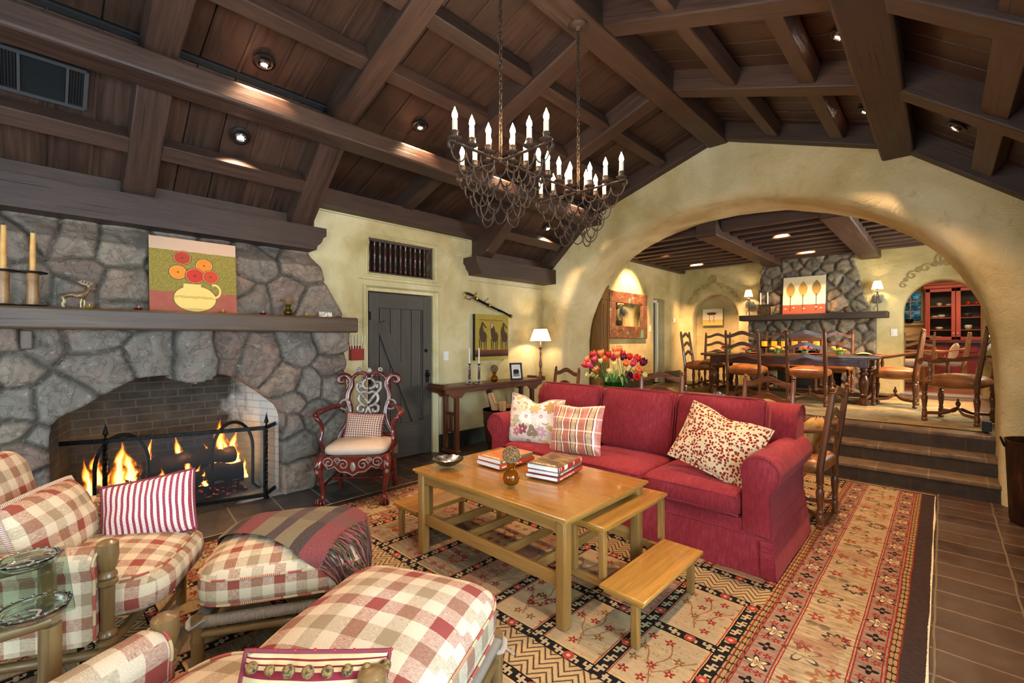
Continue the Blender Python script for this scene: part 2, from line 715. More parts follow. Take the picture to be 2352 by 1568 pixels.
DOOR = (2.68, 3.61, 0, 2.04)
VENT = (2.69, 3.63, 2.25, 2.66)
g = G()
holed(g, XL, (-3.3, YA + .05, 0, 3.1), [DOOR, VENT, (-.1, 1.8, 0, 1.5)], -.22)
# soft raised plaster margins round door and grille
for (a, b, z, z2), bot in ((DOOR, 0), (VENT, 1)):
    ring = [(a - .05, z), (a - .05, z2 + .05), (b + .05, z2 + .05), (b + .05, z)]
    if bot: ring = [(a - .03, z - .03), (a - .03, z2 + .03), (b + .03, z2 + .03), (b + .03, z - .03)]
    pts = [Vector((XL - .005, p[0], p[1])) for p in ring]
    g.tube(pts if not bot else pts + [pts[0]], .05 if not bot else .02, 10, flat=(1, .5) if not bot else None)
struct(g.build('wall_left', PLASTER, smooth=40))
# faint painted line round the left wall
g = G()
LN = flat('painted_line', '#8f8f7c', .8)
for p, q in (((XL + .004, 1.98, 2.855), (XL + .004, 4.2, 2.855)), ((XL + .004, 2.56, 2.17), (XL + .004, 3.73, 2.17)), ((XL + .004, 3.73, 0.25), (XL + .004, 3.73, 2.17)), ((XL + .004, 4.2, 2.30), (XL + .004, 5.84, 2.30))):
    g.beam(p, q, .008, .006)
struct(g.build('trim_1', LN, smooth=0))

# baseboards painted dark green-grey
BASE = mat('dark_green_skirting_paint', lambda c: dict(color=c.ramp(c.noise(c.geo(), 8, 4), [(.3, '#1d241e'), (.7, '#333b32')]), rough=.5))
g = G(); holed(g, XL + .012, (3.68, 5.86, 0, .215), [], -.012); struct(g.build('baseboard_left', BASE, smooth=0))

# other living room walls
g = G()
holed(g, XR, (-3.3, YA + .05, 0, 2.75), [(-2.6, -.6, .7, 2.15), (.1, 1.9, .7, 2.15)], .25)
struct(g.build('wall_right', PLASTER, smooth=0))
g = G()
holed(g, -3.2, (XL - .2, XR + .25, 0, 4.15), [(-3.6, -.6, .3, 2.3)], -.25, axis='y')  # opening for an unseen window, added for soft overall fill
struct(g.build('wall_back', PLASTER, smooth=0))
PANE = thin_glass('window_pane', '#f4f8f6', 1.15)
WFR = wood('window_frame_wood', '#33241a', '#5a4030')
for k, (ax, pl, a, b, z, z2, nv) in enumerate((('x', .83, 7.6, 9.4, 1.4, 2.6, 4), ('x', XR + .12, -2.6, -.6, .7, 2.15, 4), ('x', XR + .12, .1, 1.9, .7, 2.15, 4), ('y', -3.32, -3.6, -.6, .3, 2.3, 5))):  # first (dining) and last (back wall) are unseen windows added for fill
    g = G()
    def bar(p, q, w=.05):
        if ax == 'x': g.beam((pl, *p), (pl, *q), w, w, up=(1, 0, 0), bev=0)
        else: g.beam((p[0], pl, p[1]), (q[0], pl, q[1]), w, w, up=(0, 1, 0), bev=0)
    for p, q in (((a, z), (b, z)), ((a, z2), (b, z2)), ((a, z), (a, z2)), ((b, z), (b, z2))): bar(p, q, .08)
    for i in range(1, nv): bar((a + (b - a) * i / nv, z), (a + (b - a) * i / nv, z2), .03)
    for i in range(1, 3): bar((a, z + (z2 - z) * i / 3), (b, z + (z2 - z) * i / 3), .03)
    w = struct(g.build('window_%d' % (k + 1), WFR, smooth=0))

# -------------------------------------------------- arch wall
HALF = [(2.43, -.1), (2.435, .7), (2.42, 1.2), (2.39, 1.55), (2.29, 1.9), (2.10, 2.28), (1.84, 2.57), (1.5, 2.81), (1.2, 2.94), (.9, 3.045), (.45, 3.14), (0, 3.17)]
CX = -2.055
ARC = cr([(-d, 0, z) for d, z in HALF] + [(d, 0, z) for d, z in HALF[-2::-1]], 5)
ARC = [(p.x + CX, p.z) for p in ARC]
GAB = [(XL - .05, -.1), (XL - .05, 2.62), (-3.72, 3.50), (-2.02, 4.1), (-.32, 3.50), (XR + .05, 2.62), (XR + .05, -.1)]
BACKP = [(-4.53, -.1), (-4.53, 3.25), (.75, 3.25), (.75, -.1)]


def hit(poly, o, d):
    best = None
    for i in range(len(poly) - 1):
        (x1, y1), (x2, y2) = poly[i], poly[i + 1]
        ex, ey = x2 - x1, y2 - y1
        den = d[0] * ey - d[1] * ex
        if abs(den) < 1e-9: continue
        t = ((x1 - o[0]) * ey - (y1 - o[1]) * ex) / den
        u = ((x1 - o[0]) * d[1] - (y1 - o[1]) * d[0]) / den
        if t > 0 and -1e-6 <= u <= 1 + 1e-6 and (best is None or t < best): best = t
    return (o[0] + d[0] * best, o[1] + d[1] * best) if best else None


def arch_sheet(g, arc, front, back, y0, y1, rad, o=(CX, 1.1), nr=14, corner=6):
    """wall with a round-edged arched opening: front face, bullnose, soffit, bullnose, back face"""
    rows = []
    for k, (ax, az) in enumerate(arc):
        if az < o[1]:
            d = (-1 if ax < o[0] else 1, 0); oo = (o[0], az)
        else:
            d = (ax - o[0], az - o[1]); oo = o
        L = math.hypot(*d); d = (d[0] / L, d[1] / L)
        F = hit(front, oo, d) or (ax, az)
        B_ = hit(back, oo, d) or (ax + d[0] * .02, az + d[1] * .02)
        row = []
        for P_, y, sgn in ((F, y0, 1), (B_, y1, -1)):
            seg = []
            dist = math.hypot(P_[0] - ax, P_[1] - az)
            r = min(rad, dist * .9)
            for i in range(nr + 1):
                t = i / nr
                L2 = dist + (r - dist) * t
                seg.append((ax + d[0] * L2, y, az + d[1] * L2))
            for i in range(1, corner + 1):
                a = PI / 2 * i / corner
                seg.append((ax + d[0] * (r - r * sin(a)), y + sgn * (r - r * cos(a)), az + d[1] * (r - r * sin(a))))
            row.append(seg)
        mid = [tuple(row[0][-1][j] + (row[1][-1][j] - row[0][-1][j]) * i / 5 for j in range(3)) for i in range(1, 5)]
        rows.append(row[0] + mid + row[1][::-1])
    m = len(rows[0])
    vs = [p for r_ in rows for p in r_]
    fs = [(i * m + j, (i + 1) * m + j, (i + 1) * m + j + 1, i * m + j + 1) for i in range(len(rows) - 1) for j in range(m - 1)]
    g.raw(vs, fs)


g = G()
arc = []
for i in range(len(ARC) - 1):
    for t in (0, .5): arc.append((ARC[i][0] + (ARC[i + 1][0] - ARC[i][0]) * t, ARC[i][1] + (ARC[i + 1][1] - ARC[i][1]) * t))
arc.append(ARC[-1])
arch_sheet(g, arc, GAB, BACKP, YA, YA + .88, .13)
g.rough(.012, 1.6, .004, 9)
struct(g.build('wall_arch', PLASTER, smooth=60))
# -------------------------------------------------- steps
g = G()
for k in range(3):
    y = 5.95 + .285 * k
    z = .17 * (k + 1)
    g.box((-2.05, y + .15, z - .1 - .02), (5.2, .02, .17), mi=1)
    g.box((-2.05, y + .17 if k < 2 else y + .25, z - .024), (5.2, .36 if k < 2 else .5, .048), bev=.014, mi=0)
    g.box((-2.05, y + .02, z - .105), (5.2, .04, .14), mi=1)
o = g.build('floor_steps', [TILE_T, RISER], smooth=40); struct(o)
# -------------------------------------------------- dining floor, walls, ceiling
g = G(); g.box((-1.9, 8.95, DZ - .06), (5.4, 4.0, .115)); struct(g.build('floor_dining', TILE, smooth=0))
DLD = (9.23, 9.76, DZ, 2.36)
g = G()
holed(g, -4.53, (YA + .86, YB + .35, 0, 3.3), [DLD], -.25)
g.rough(0, 1)
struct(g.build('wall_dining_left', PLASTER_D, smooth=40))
g = G()
holed(g, .75, (YA + .86, YB + .35, 0, 3.3), [(7.6, 9.4, 1.4, 2.6)], .15)  # opening for an unseen window, added to brighten the dining room
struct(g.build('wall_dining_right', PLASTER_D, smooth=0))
# passage seen through the narrow doorway
CREAM = flat('cream_paint', '#efe6c8', .6)
g = G()
g.box((-5.6, 9.5, DZ - .02), (2.1, 1.2, .04)); g.box((-6.6, 9.5, 1.8), (.05, 1.4, 2.8)); g.box((-5.65, 10.1, 1.8), (1.9, .05, 2.8)); g.box((-5.65, 8.9, 1.8), (1.9, .05, 2.8)); g.box((-5.65, 9.5, 2.95), (1.9, 1.3, .05))
struct(g.build('wall_passage', CREAM, smooth=0))
g = G()
g.box((-4.70, 9.72, 1.43), (.06, .07, 1.84), bev=.008); g.box((-4.70, 9.5, 2.33), (.06, .5, .06), bev=.008); g.box((-4.75, 9.55, 1.41), (.04, .16, 1.8), bev=.004)
struct(g.build('door_2', flat('white_painted_door', '#f1ead6', .4), smooth=0))
g = G(); holed(g, -4.515, (6.8, 9.2, DZ, DZ + .24), [], -.02); holed(g, -4.515, (9.8, 10.6, DZ, DZ + .24), [], -.02)
struct(g.build('baseboard_dining', BASE, smooth=0))

# back wall of the dining room: niche (left) and arched doorway (right)
def arch_pts(x0, x1, z0, zt, zs, n=14):
    cx, hw = (x0 + x1) / 2, (x1 - x0) / 2
    pts = [(x0, z0), (x0, (z0 + zs) / 2)] + [(cx - hw * cos(PI * i / n), zs + (zt - zs) * sin(PI * i / n)) for i in range(n + 1)] + [(x1, (z0 + zs) / 2), (x1, z0)]
    return pts


g = G()
NI = arch_pts(-4.24, -3.24, .2, 2.49, 1.95, 20)
DA = arch_pts(-.50, .47, .2, 2.49, 1.95, 20)
fr1 = [(-4.53, .2), (-4.53, 3.3), (-2.3, 3.3), (-2.3, .2)]
fr2 = [(-1.9, .2), (-1.9, 3.3), (.78, 3.3), (.78, .2)]
arch_sheet(g, NI, fr1, fr1, YB, YB + .3, .06, o=(-3.74, 1.9), nr=8)
arch_sheet(g, DA, fr2, fr2, YB, YB + .32, .06, o=(-.015, 1.9), nr=8)
g.box((-2.1, YB + .1, 1.75), (.9, .15, 3.1))
g.box((-3.74, YB + .3, 1.4), (1.3, .04, 2.6))
g.rough(.006, 2, .003, 9)
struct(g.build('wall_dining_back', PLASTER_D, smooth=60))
g = G()
g.box((-1.9, 8.9, 3.26), (5.6, 4.6, .06))
struct(g.build('ceiling_dining', W_CEIL, smooth=0))
k = 2
y = 6.95
while y < 10.5:
    g = G(); g.box((-1.9, y, 3.14), (5.3, .13, .19), bev=.012); struct(g.build('trim_%d' % k, W_BEAM, smooth=0)); k += 1
    y += .36
for x in (-2.48, -.96):
    g = G(); g.box((x, 8.65, 3.07), (.3, 3.95, .24), bev=.02); g.rough(.008, 5); struct(g.build('trim_%d' % k, W_BEAM, smooth=50)); k += 1
g = G(); g.box((-4.46, 8.65, 3.10), (.13, 3.9, .15), bev=.012); struct(g.build('trim_%d' % k, W_BEAM, smooth=0)); k += 1

# -------------------------------------------------- kitchen beyond
KW = flat('kitchen_wall_paint', '#d9cf9a', .7)
g = G(); g.box((0, 13.3, DZ - .05), (4.4, 4.9, .1)); struct(g.build('floor_kitchen', mat('kitchen_tile', lambda c: dict(color=c.ramp(c.noise(c.geo(), 3, 3), [(.3, '#8a4a36'), (.7, '#a8624a')]), rough=.35)), smooth=0))
g = G(); g.box((0, 10.8, DZ + .008), (1.1, .42, .03), bev=.008); struct(g.build('trim_60', flat('grey_stone_threshold', '#8d8c84', .5), smooth=0))
g = G(); holed(g, 15.55, (-1.8, 2.2, 0, 3.2), [(-.80, -.40, 1.93, 2.70)], .2, axis='y'); struct(g.build('wall_kitchen_back', KW, smooth=0))
g = G(); g.box((-1.75, 13.3, 1.7), (.1, 4.6, 3)); struct(g.build('wall_kitchen_left', KW, smooth=0))
g = G(); g.box((2.2, 13.3, 1.7), (.1, 4.6, 3)); struct(g.build('wall_kitchen_right', KW, smooth=0))
g = G(); g.box((.2, 13.3, 3.15), (4.2, 4.8, .1)); struct(g.build('ceiling_kitchen', flat('dark_kitchen_ceiling', '#3a3226', .7), smooth=0))
g = G()
for p in ((-.82, 2.315, .04, .8), (-.38, 2.315, .04, .8), (-.6, 2.315, .02, .77)): g.box((p[0], 15.53, p[1]), (p[2], .05, p[3]))
for z in (1.93, 2.19, 2.45, 2.70): g.box((-.6, 15.53, z), (.44, .05, .025))
g.box((-.6, 15.5, 1.87), (.6, .12, .05))
struct(g.build('window_5', flat('grey_white_window_paint', '#cfcbbf', .5), smooth=0))
g = G(); g.box((-.7, 15.53, .98), (1.9, .03, .94)); struct(g.build('trim_61', wood('wainscot_wood', '#3a2418', '#5e4030'), smooth=0))

# -------------------------------------------------- roof
PRF = [(-4.83, 2.44), (-3.82, 3.33), (-2.02, 3.93), (-.32, 3.33), (.79, 2.43)]


def slope_norm(a, b):
    dx, dz = b[0] - a[0], b[1] - a[1]
    L = math.hypot(dx, dz)
    return (-dz / L, dx / L)


def planks(g, a, b, y0, y1, off=.18):
    n = slope_norm(a, b)
    A = (a[0] + n[0] * (off + .02), a[1] + n[1] * (off + .02)); B = (b[0] + n[0] * (off + .02), b[1] + n[1] * (off + .02))
    y = y0
    while y < y1 - .01:
        w = .245
        e = min(y + w, y1)
        g.beam((A[0], (y + e) / 2, A[1]), (B[0], (y + e) / 2, B[1]), e - y - .008, .03, up=(n[0], 0, n[1]), bev=.003)
        g.beam((A[0] + n[0] * .02, e, A[1] + n[1] * .02), (B[0] + n[0] * .02, e, B[1] + n[1] * .02), .05, .02, up=(n[0], 0, n[1]), bev=0)
        if rnd.random() < .5: g.beam((A[0] - n[0] * .018, e, A[1] - n[1] * .018), (B[0] - n[0] * .018, e, B[1] - n[1] * .018), .022, .012, up=(n[0], 0, n[1]), bev=.002)
        y = e


def ext(a, b, t): return (a[0] + (b[0] - a[0]) * t, a[1] + (b[1] - a[1]) * t)


RAF = [-3.1, -1.93, -.67, .59, 1.85, 3.12, 4.38]
g = G()
bays = [(-3.3, -1.93), (-1.93, -.67), (-.67, .59), (.59, 1.85), (1.85, 3.12), (3.12, 4.38), (4.38, 5.9)]
WALLZ = (-4.95, 3.33 - .333 * (4.95 - 3.82))
for (a, b) in bays:
    planks(g, PRF[1], PRF[2], a, b)
    planks(g, PRF[2], PRF[3], a, b)
    planks(g, PRF[3], PRF[4], a, b)
    if 1.8 < a < 4.3: planks(g, WALLZ, PRF[1], a, b)
    else: planks(g, ext(PRF[1], PRF[0], 1.08), PRF[1], a, b)
# cheeks between the two slopes at each end of the door bay
for y in (1.93, 4.30):
    g.prism([(-4.95, 2.35), (-4.95, 3.1), (-3.8, 3.58), (-3.8, 3.3)], y - .02, y + .02)
struct(g.build('ceiling', W_CEIL, smooth=0))
# weather skin so no daylight leaks between the boards
g = G()
for i in range(4):
    n = slope_norm(PRF[i], PRF[i + 1])
    A, B = ext(PRF[i + 1], PRF[i], 1.12), ext(PRF[i], PRF[i + 1], 1.02)
    if i in (1, 2): A, B = ext(PRF[i + 1], PRF[i], 1.03), ext(PRF[i], PRF[i + 1], 1.03)
    if i == 3: A, B = ext(PRF[4], PRF[3], 1.02), ext(PRF[3], PRF[4], 1.15)
    ys = [(-3.5, 6.3)] if i != 0 else [(-3.5, 1.9), (4.33, 6.3)]
    for y0, y1 in ys:
        g.beam((A[0] + n[0] * .24, (y0 + y1) / 2, A[1] + n[1] * .24), (B[0] + n[0] * .24, (y0 + y1) / 2, B[1] + n[1] * .24), y1 - y0, .03, up=(n[0], 0, n[1]), bev=0)
n = slope_norm(WALLZ, PRF[1])
g.beam((-5.15, 3.11, 2.887 + .27), (-3.82, 3.11, 3.33 + .27), 2.5, .03, up=(n[0], 0, n[1]), bev=0)
struct(g.build('ceiling_skin', flat('roof_felt', '#1a1410', .9), smooth=0))


def T_(name_k, g, m=None): return struct(g.build('trim_%d' % name_k, m or W_BEAM, smooth=40))


k = 70
def rafter(a, b, y, w=.19, d=.2, t0=0, t1=1):
    global k
    n = slope_norm(a, b) if a[0] < b[0] else slope_norm(b, a)
    A, B = ext(a, b, t0), ext(a, b, t1)
    g = G()
    o = d / 2
    g.beam((A[0] + n[0] * o, y, A[1] + n[1] * o), (B[0] + n[0] * o, y, B[1] + n[1] * o), w, d, up=(n[0], 0, n[1]), bev=.012)
    g.rough(.003, 8)
    T_(k, g); k += 1


for y in RAF:
    rafter(PRF[1], PRF[2], y)
    rafter(PRF[3], PRF[2], y)
    rafter(PRF[3], PRF[4], y)
    if y > 3 and y < 3.5: rafter((-4.85, 3.33 - .333 * 1.03), PRF[1], y, w=.15)
    else: rafter(PRF[0], PRF[1], y, w=.2)
for i, (a, b) in enumerate(((PRF[1], PRF[2]), (PRF[3], PRF[2]), (PRF[0], PRF[1]), (PRF[3], PRF[4]))):
    rafter(a, b, 5.80, w=.13, d=.2)
# purlins and ridge along the room
for x, z, w, h in ((-3.82, 3.24, .25, .155), (-.32, 3.31, .25, .24), (-2.02, 3.93, .24, .3)):
    g = G(); g.beam((x, -3.2, z + h / 2 - .06), (x, 5.86, z + h / 2 - .06), w, h, bev=.02); g.rough(.004, 6); T_(k, g); k += 1
# small purlins between the rafters
def small(x, z, y0, y1, a, b, w=.12, d=.13):
    global k
    n = slope_norm(a, b)
    g = G(); g.beam((x + n[0] * (d / 2 + .03), y0, z + n[1] * (d / 2 + .03)), (x + n[0] * (d / 2 + .03), y1, z + n[1] * (d / 2 + .03)), w, d, up=(n[0], 0, n[1]), bev=.01)
    g.rough(.003, 8)
    T_(k, g); k += 1


Rr = RAF + [5.75]
for i in range(1, len(Rr) - 1):
    y0, y1 = Rr[i] + .09, Rr[i + 1] - .09
    for x in (-3.2, -2.65): small(x, 3.33 + .333 * (x + 3.82), y0, y1, PRF[1], PRF[2])
    for x in (-1.39, -.80): small(x, 3.93 - .353 * (x + 2.02), y0, y1, PRF[2], PRF[3])
    small(.22, 3.33 - .811 * (.22 + .32), y0, y1, PRF[3], PRF[4], w=.16)
    if not (1.8 < Rr[i] < 4.3): small(-4.31, 3.30 - .881 * .49, y0, y1, PRF[0], PRF[1], w=.13)
# wall plates with shaped ends
def plate(y0, y1, s0, s1):
    global k
    g = G()
    pr = [(y0, 2.60), (y1, 2.60)]
    def end(y, s):
        if not s: return [(y, 2.60), (y, 2.37)]
        return [(y, 2.60), (y, 2.52), (y - s * .03, 2.50), (y - s * .05, 2.45), (y - s * .09, 2.41), (y - s * .10, 2.37)]
    poly = end(y0, s0)[::-1] + end(y1, s1) if True else pr
    M = frame((XL, 0, 0), (0, 1, 0), (-1, 0, 0))
    # local x->world Y, local z->world Z
    M = Matrix(((0, 1, 0, XL), (1, 0, 0, 0), (0, 0, 1, 0), (0, 0, 0, 1)))
    g.prism([(p[0], p[1]) for p in poly], 0, .27, M=M)
    g.rough(.003, 8)
    T_(k, g); k += 1


g = G(); g.box((-4.78, -.58, 2.62), (.08, 5.2, .22)); g.box((-4.78, 5.07, 2.62), (.08, 1.56, .22)); T_(k, g); k += 1
plate(-3.2, 2.07, 0, 1)
plate(4.12, 5.86, -1, 0)
g = G(); g.box((XR - .1, 1.3, 2.5), (.2, 9.1, .22), bev=.01); T_(k, g); k += 1
g = G(); g.box((-4.76, 3.11, 2.97), (.16, 2.4, .19), bev=.01); T_(k, g); k += 1

# ---------------------------------------------------------------- pixel -> place helpers (2352 x 1568 photograph)
_A = math.atan(989 / (16 / 36 * 2352)); _F = 16 / 36 * 2352
def _ray(x, y):
    u, v = (x - 1176) / _F, (780 - y) / _F
    return Vector((-sin(_A) + u * cos(_A), cos(_A) + u * sin(_A), v))
def onX(x, y, X): r = _ray(x, y); return Vector((0, 0, 1.47)) + r * (X / r.x)
def onY(x, y, Y): r = _ray(x, y); return Vector((0, 0, 1.47)) + r * (Y / r.y)
def onZ(x, y, Z): r = _ray(x, y); return Vector((0, 0, 1.47)) + r * ((Z - 1.47) / r.z)


# ---------------------------------------------------------------- rubble stone faces as one relief
def stonework(name, seeds, box, inside, place, res=.014, outline=None, relief=.045, tint=None, bump_special=None, mortar=.02, seed=3, mat_=None, mort='#4e473c'):
    """relief grid in (a,z); place(a,z,h)->xyz. seeds [(a,z,weight)]"""
    a0, a1, z0, z1 = box
    na, nz = int((a1 - a0) / res) + 1, int((z1 - z0) / res) + 1
    A = np.linspace(a0, a1, na); Z = np.linspace(z0, z1, nz)
    aa, zz = np.meshgrid(A, Z, indexing='ij')
    aa, zz = aa.ravel(), zz.ravel()
    S = np.array([(s[0], s[1]) for s in seeds]); W = np.array([s[2] if len(s) > 2 else 0 for s in seeds])
    wn = np.array([(mnoise.noise(Vector((x * 5, z * 5, seed))), mnoise.noise(Vector((x * 5, z * 5, seed + 9)))) for x, z in zip(aa, zz)])
    xa, xz = aa + wn[:, 0] * .035, zz + wn[:, 1] * .035
    D = (xa[:, None] - S[None, :, 0]) ** 2 + (xz[:, None] - S[None, :, 1]) ** 2 - W[None, :]
    o = np.argsort(D, axis=1)[:, :2]
    i1, i2 = o[:, 0], o[:, 1]
    r = np.arange(len(aa))
    sep = np.hypot(S[i1, 0] - S[i2, 0], S[i1, 1] - S[i2, 1]) + 1e-6
    e = (D[r, i2] - D[r, i1]) / (2 * sep)
    t = np.clip((e - .004) / mortar, 0, 1)
    t = t * t * (3 - 2 * t)
    t2 = np.clip(e / .16, 0, 1) ** .6
    rs = np.random.RandomState(seed)
    off = rs.rand(len(S)) * .02
    tilt = (rs.rand(len(S), 2) - .5) * .12
    fb = np.array([mnoise.fractal(Vector((x * 6, z * 6, seed + 2)), 1.0, 2.1, 5) for x, z in zip(aa, zz)])
    rg = np.array([abs(mnoise.noise(Vector((x * 11, z * 15, seed + 7)))) for x, z in zip(aa, zz)])
    h = t * (relief * .55 + relief * .6 * t2 + off[i1] + (aa - S[i1, 0]) * tilt[i1, 0] + (zz - S[i1, 1]) * tilt[i1, 1]) + fb * .018 * (t * .9 + .15) - rg * .03 * t
    if bump_special:
        for k, v in bump_special.items(): h = h + np.where(i1 == k, t * v, 0)
    keep = np.array([inside(x, z) for x, z in zip(aa, zz)])
    K = keep.reshape(na, nz)
    idx = -np.ones(na * nz, int)
    P = np.array([place(x, z, k) for x, z, k in zip(aa, zz, h)])
    faces = []
    for i in range(na - 1):
        for j in range(nz - 1):
            if K[i, j] and K[i + 1, j] and K[i, j + 1] and K[i + 1, j + 1]:
                faces.append((i * nz + j, (i + 1) * nz + j, (i + 1) * nz + j + 1, i * nz + j + 1))
    F = np.array(faces)
    used = np.unique(F)
    idx[used] = np.arange(len(used))
    F = idx[F]
    me = bpy.data.meshes.new(name)
    V_ = P[used].tolist()
    Fl = F.tolist()
    # thickness: push the free border straight back
    from collections import Counter
    ec = Counter()
    for f in Fl:
        for k in range(4): ec[frozenset((f[k], f[(k + 1) % 4]))] += 1
    bd = [tuple(x) for x in ec if ec[x] == 1]
    bmap = {}
    src = used
    if outline:
        for x in bd:
            for v in x:
                q = src[v]
                na_, nz_ = outline(aa[q], zz[q])
                V_[v] = list(place(na_, nz_, h[q]))
    for x in bd:
        for v in x:
            if v not in bmap:
                q = src[v]
                bmap[v] = len(V_)
                if outline: aq, zq = outline(aa[q], zz[q])
                else: aq, zq = aa[q], zz[q]
                V_.append(list(place(aq, zq, -.22)))
    for a_, b_ in bd: Fl.append([a_, b_, bmap[b_], bmap[a_]])
    me.from_pydata(V_, [], Fl)
    base = [hexc(c) for c in (tint or ['#84786a', '#8f7e6c', '#786e62', '#947c68', '#787064', '#8a7a6a', '#806a5c'])]
    cols = np.ones((len(V_), 4))
    pick = rs.randint(0, len(base), len(S))
    cb = np.array(base)[pick][i1]
    mt = np.array(hexc(mort))
    cc = cb * t[:, None] + mt[None, :] * (1 - t[:, None])
    cc[:, 3] = 1
    cols[:len(used)] = cc[used]
    for v, w_ in bmap.items(): cols[w_] = cols[v]
    ca = me.color_attributes.new('Col', 'FLOAT_COLOR', 'POINT')
    ca.data.foreach_set('color', cols.ravel())
    me.materials.append(mat_ or STONE)
    bm = bmesh.new(); bm.from_mesh(me); bmesh.ops.recalc_face_normals(bm, faces=bm.faces); bm.to_mesh(me); bm.free()
    me.shade_smooth()
    o = bpy.data.objects.new(name, me)
    COL.objects.link(o)
    return o


def f_stone(c):
    p = c.geo()
    a = c.noise(p, 5, 6, .65, .6)
    b = c.noise(p, 28, 5, .7)
    col = c.attr('Col')
    col = c.mix(c.ss(a, .35, .65) * .55, col, '#5f554a')
    col = c.mix(c.ss(b, .55, .75) * .5, col, '#c2b6a0')
    col = c.mix(c.ss(c.noise(p, 2.2, 4, .6), .52, .7) * .4, col, '#9a7866')
    crk = (c.noise(p, 7, 5, .6, 1.0) - .5).abs()
    return dict(color=col, rough=.85, normal=c.bump(a * .8 + b * .5 + c.ss(crk, 0, .02) * .3, .8, .02))


STONE = mat('rubble_stone', f_stone, spec=.3)

# ---- living room fireplace ----
SX = -4.56
_s4 = .4464
lo = [(40, 740), (210, 730, .01), (470, 715, .01), (60, 870, .01), (330, 1030, .03), (510, 880, .03), (780, 805, .012), (1010, 805, .012), (1175, 800), (1335, 830, .012), (1470, 930, .01),
      (1560, 770, .005), (1690, 730, .012), (1700, 840), (1720, 960, .004), (1590, 960, .003), (1625, 1110, .012), (1560, 1250, .012), (1720, 1200, .012), (1560, 1400, .01), (1700, 1380, .008), (1520, 1160), (1500, 1050, .0),
      (60, 1060, .012), (60, 1200, .004), (190, 1230, .0), (110, 1330, .01), (-90, 800), (-120, 950), (-100, 1150), (-150, 1330), (-300, 800), (-300, 1000), (-300, 1250), (250, 1450), (1420, 1130)]
up = [(60, 200, .012), (200, 140, .006), (410, 190, .012), (620, 230, .02), (420, 380, .008), (640, 450, .02), (130, 430, .02), (350, 470, .012), (640, 540), (950, 350, .03), (1240, 450), (1320, 310, .025), (1000, 120, .01), (1545, 320, .015),
      (1300, 520, .012), (1490, 490, .012), (1620, 560, .008), (1110, 190), (1420, 190), (-120, 200), (-140, 400), (-330, 300), (-330, 500)]
seeds = []
for L_, X_ in ((lo, SX), (up, SX)):
    for q in L_:
        p = onX(q[0] * _s4, 460 + q[1] * _s4, X_)
        seeds.append((p.y, p.z, (q[2] if len(q) > 2 else 0) * .5))
OPEN = cr([(0, .092, -.05), (0, .092, .5), (0, .10, .87), (0, .26, .985), (0, .38, 1.065), (0, .555, 1.165), (0, .773, 1.185), (0, .95, 1.19), (0, 1.125, 1.17), (0, 1.242, 1.14), (0, 1.382, 1.055), (0, 1.548, .92), (0, 1.64, .80), (0, 1.65, .45), (0, 1.65, -.05)], 4)
OPEN = [(p.y, p.z) for p in OPEN]
EDGE = cr([(0, 2.27, -.05), (0, 2.27, .7), (0, 2.26, 1.3), (0, 2.27, 1.62), (0, 2.24, 1.76), (0, 2.13, 1.93), (0, 2.03, 2.17), (0, 1.97, 2.32), (0, 1.96, 2.42), (0, 1.97, 2.5)], 4)
EDGE = [(p.y, p.z) for p in EDGE]


def inpoly(x, y, P):
    c = False
    for i in range(len(P)):
        (x1, y1), (x2, y2) = P[i - 1], P[i]
        if (y1 > y) != (y2 > y) and x < (x2 - x1) * (y - y1) / (y2 - y1) + x1: c = not c
    return c


def edge_at(z):
    for (a, b), (c_, d) in zip(EDGE, EDGE[1:]):
        if b <= z <= d: return a + (c_ - a) * (z - b) / (d - b + 1e-9)
    return 2.0


def near(x, y, P, lim=.03):
    best = (lim * lim, (x, y))
    for (x1, y1), (x2, y2) in zip(P, P[1:]):
        dx, dy = x2 - x1, y2 - y1
        t = max(0, min(1, ((x - x1) * dx + (y - y1) * dy) / (dx * dx + dy * dy + 1e-12)))
        px, py = x1 + dx * t, y1 + dy * t
        d = (x - px) ** 2 + (y - py) ** 2
        if d < best[0]: best = (d, (px, py))
    return best[1]


KEYY = (.77, 1.10)
def ins(a, z):
    if a > edge_at(z): return False
    return not inpoly(a, z, OPEN) or (KEYY[0] < a < KEYY[1] and z > 1.105 + abs(a - .93) * .25)


def outl(a, z):
    p = near(a, z, OPEN)
    return near(p[0], p[1], EDGE)


CHIMNEY = thing('stone_fireplace', 'large rubble stone fireplace with arched opening, keystone and burning fire', 'fireplace', (SX, .9, 0))
def child(o, par):
    o.parent = par
    o.matrix_parent_inverse = par.matrix_basis.inverted() if par.parent is None else Matrix()
    return o


def Wd(par):
    """matrix taking world points into the local space of a top-level thing"""
    return (T(*par.location) @ par.rotation_euler.to_matrix().to_4x4()).inverted()


def kid(g, name, mats, par, smooth=35, world=True):
    if world:
        g.bm.transform(Wd(par))
    return g.build(name, mats, par, smooth=smooth)


st = stonework('stone_breast', seeds, (-1.25, 2.31, 0, 2.44), ins, lambda a, z, h: (SX + h - .02 - (0.05 if z > 1.62 else 0) - max(0, min(1, (z - 2.2) / .15)) * .16, a, z), outline=outl, bump_special={7: .09, 12: .05, 8: -.02}, relief=.048, mortar=.018)
st.matrix_basis = T(-SX, -.9, 0); st.parent = CHIMNEY
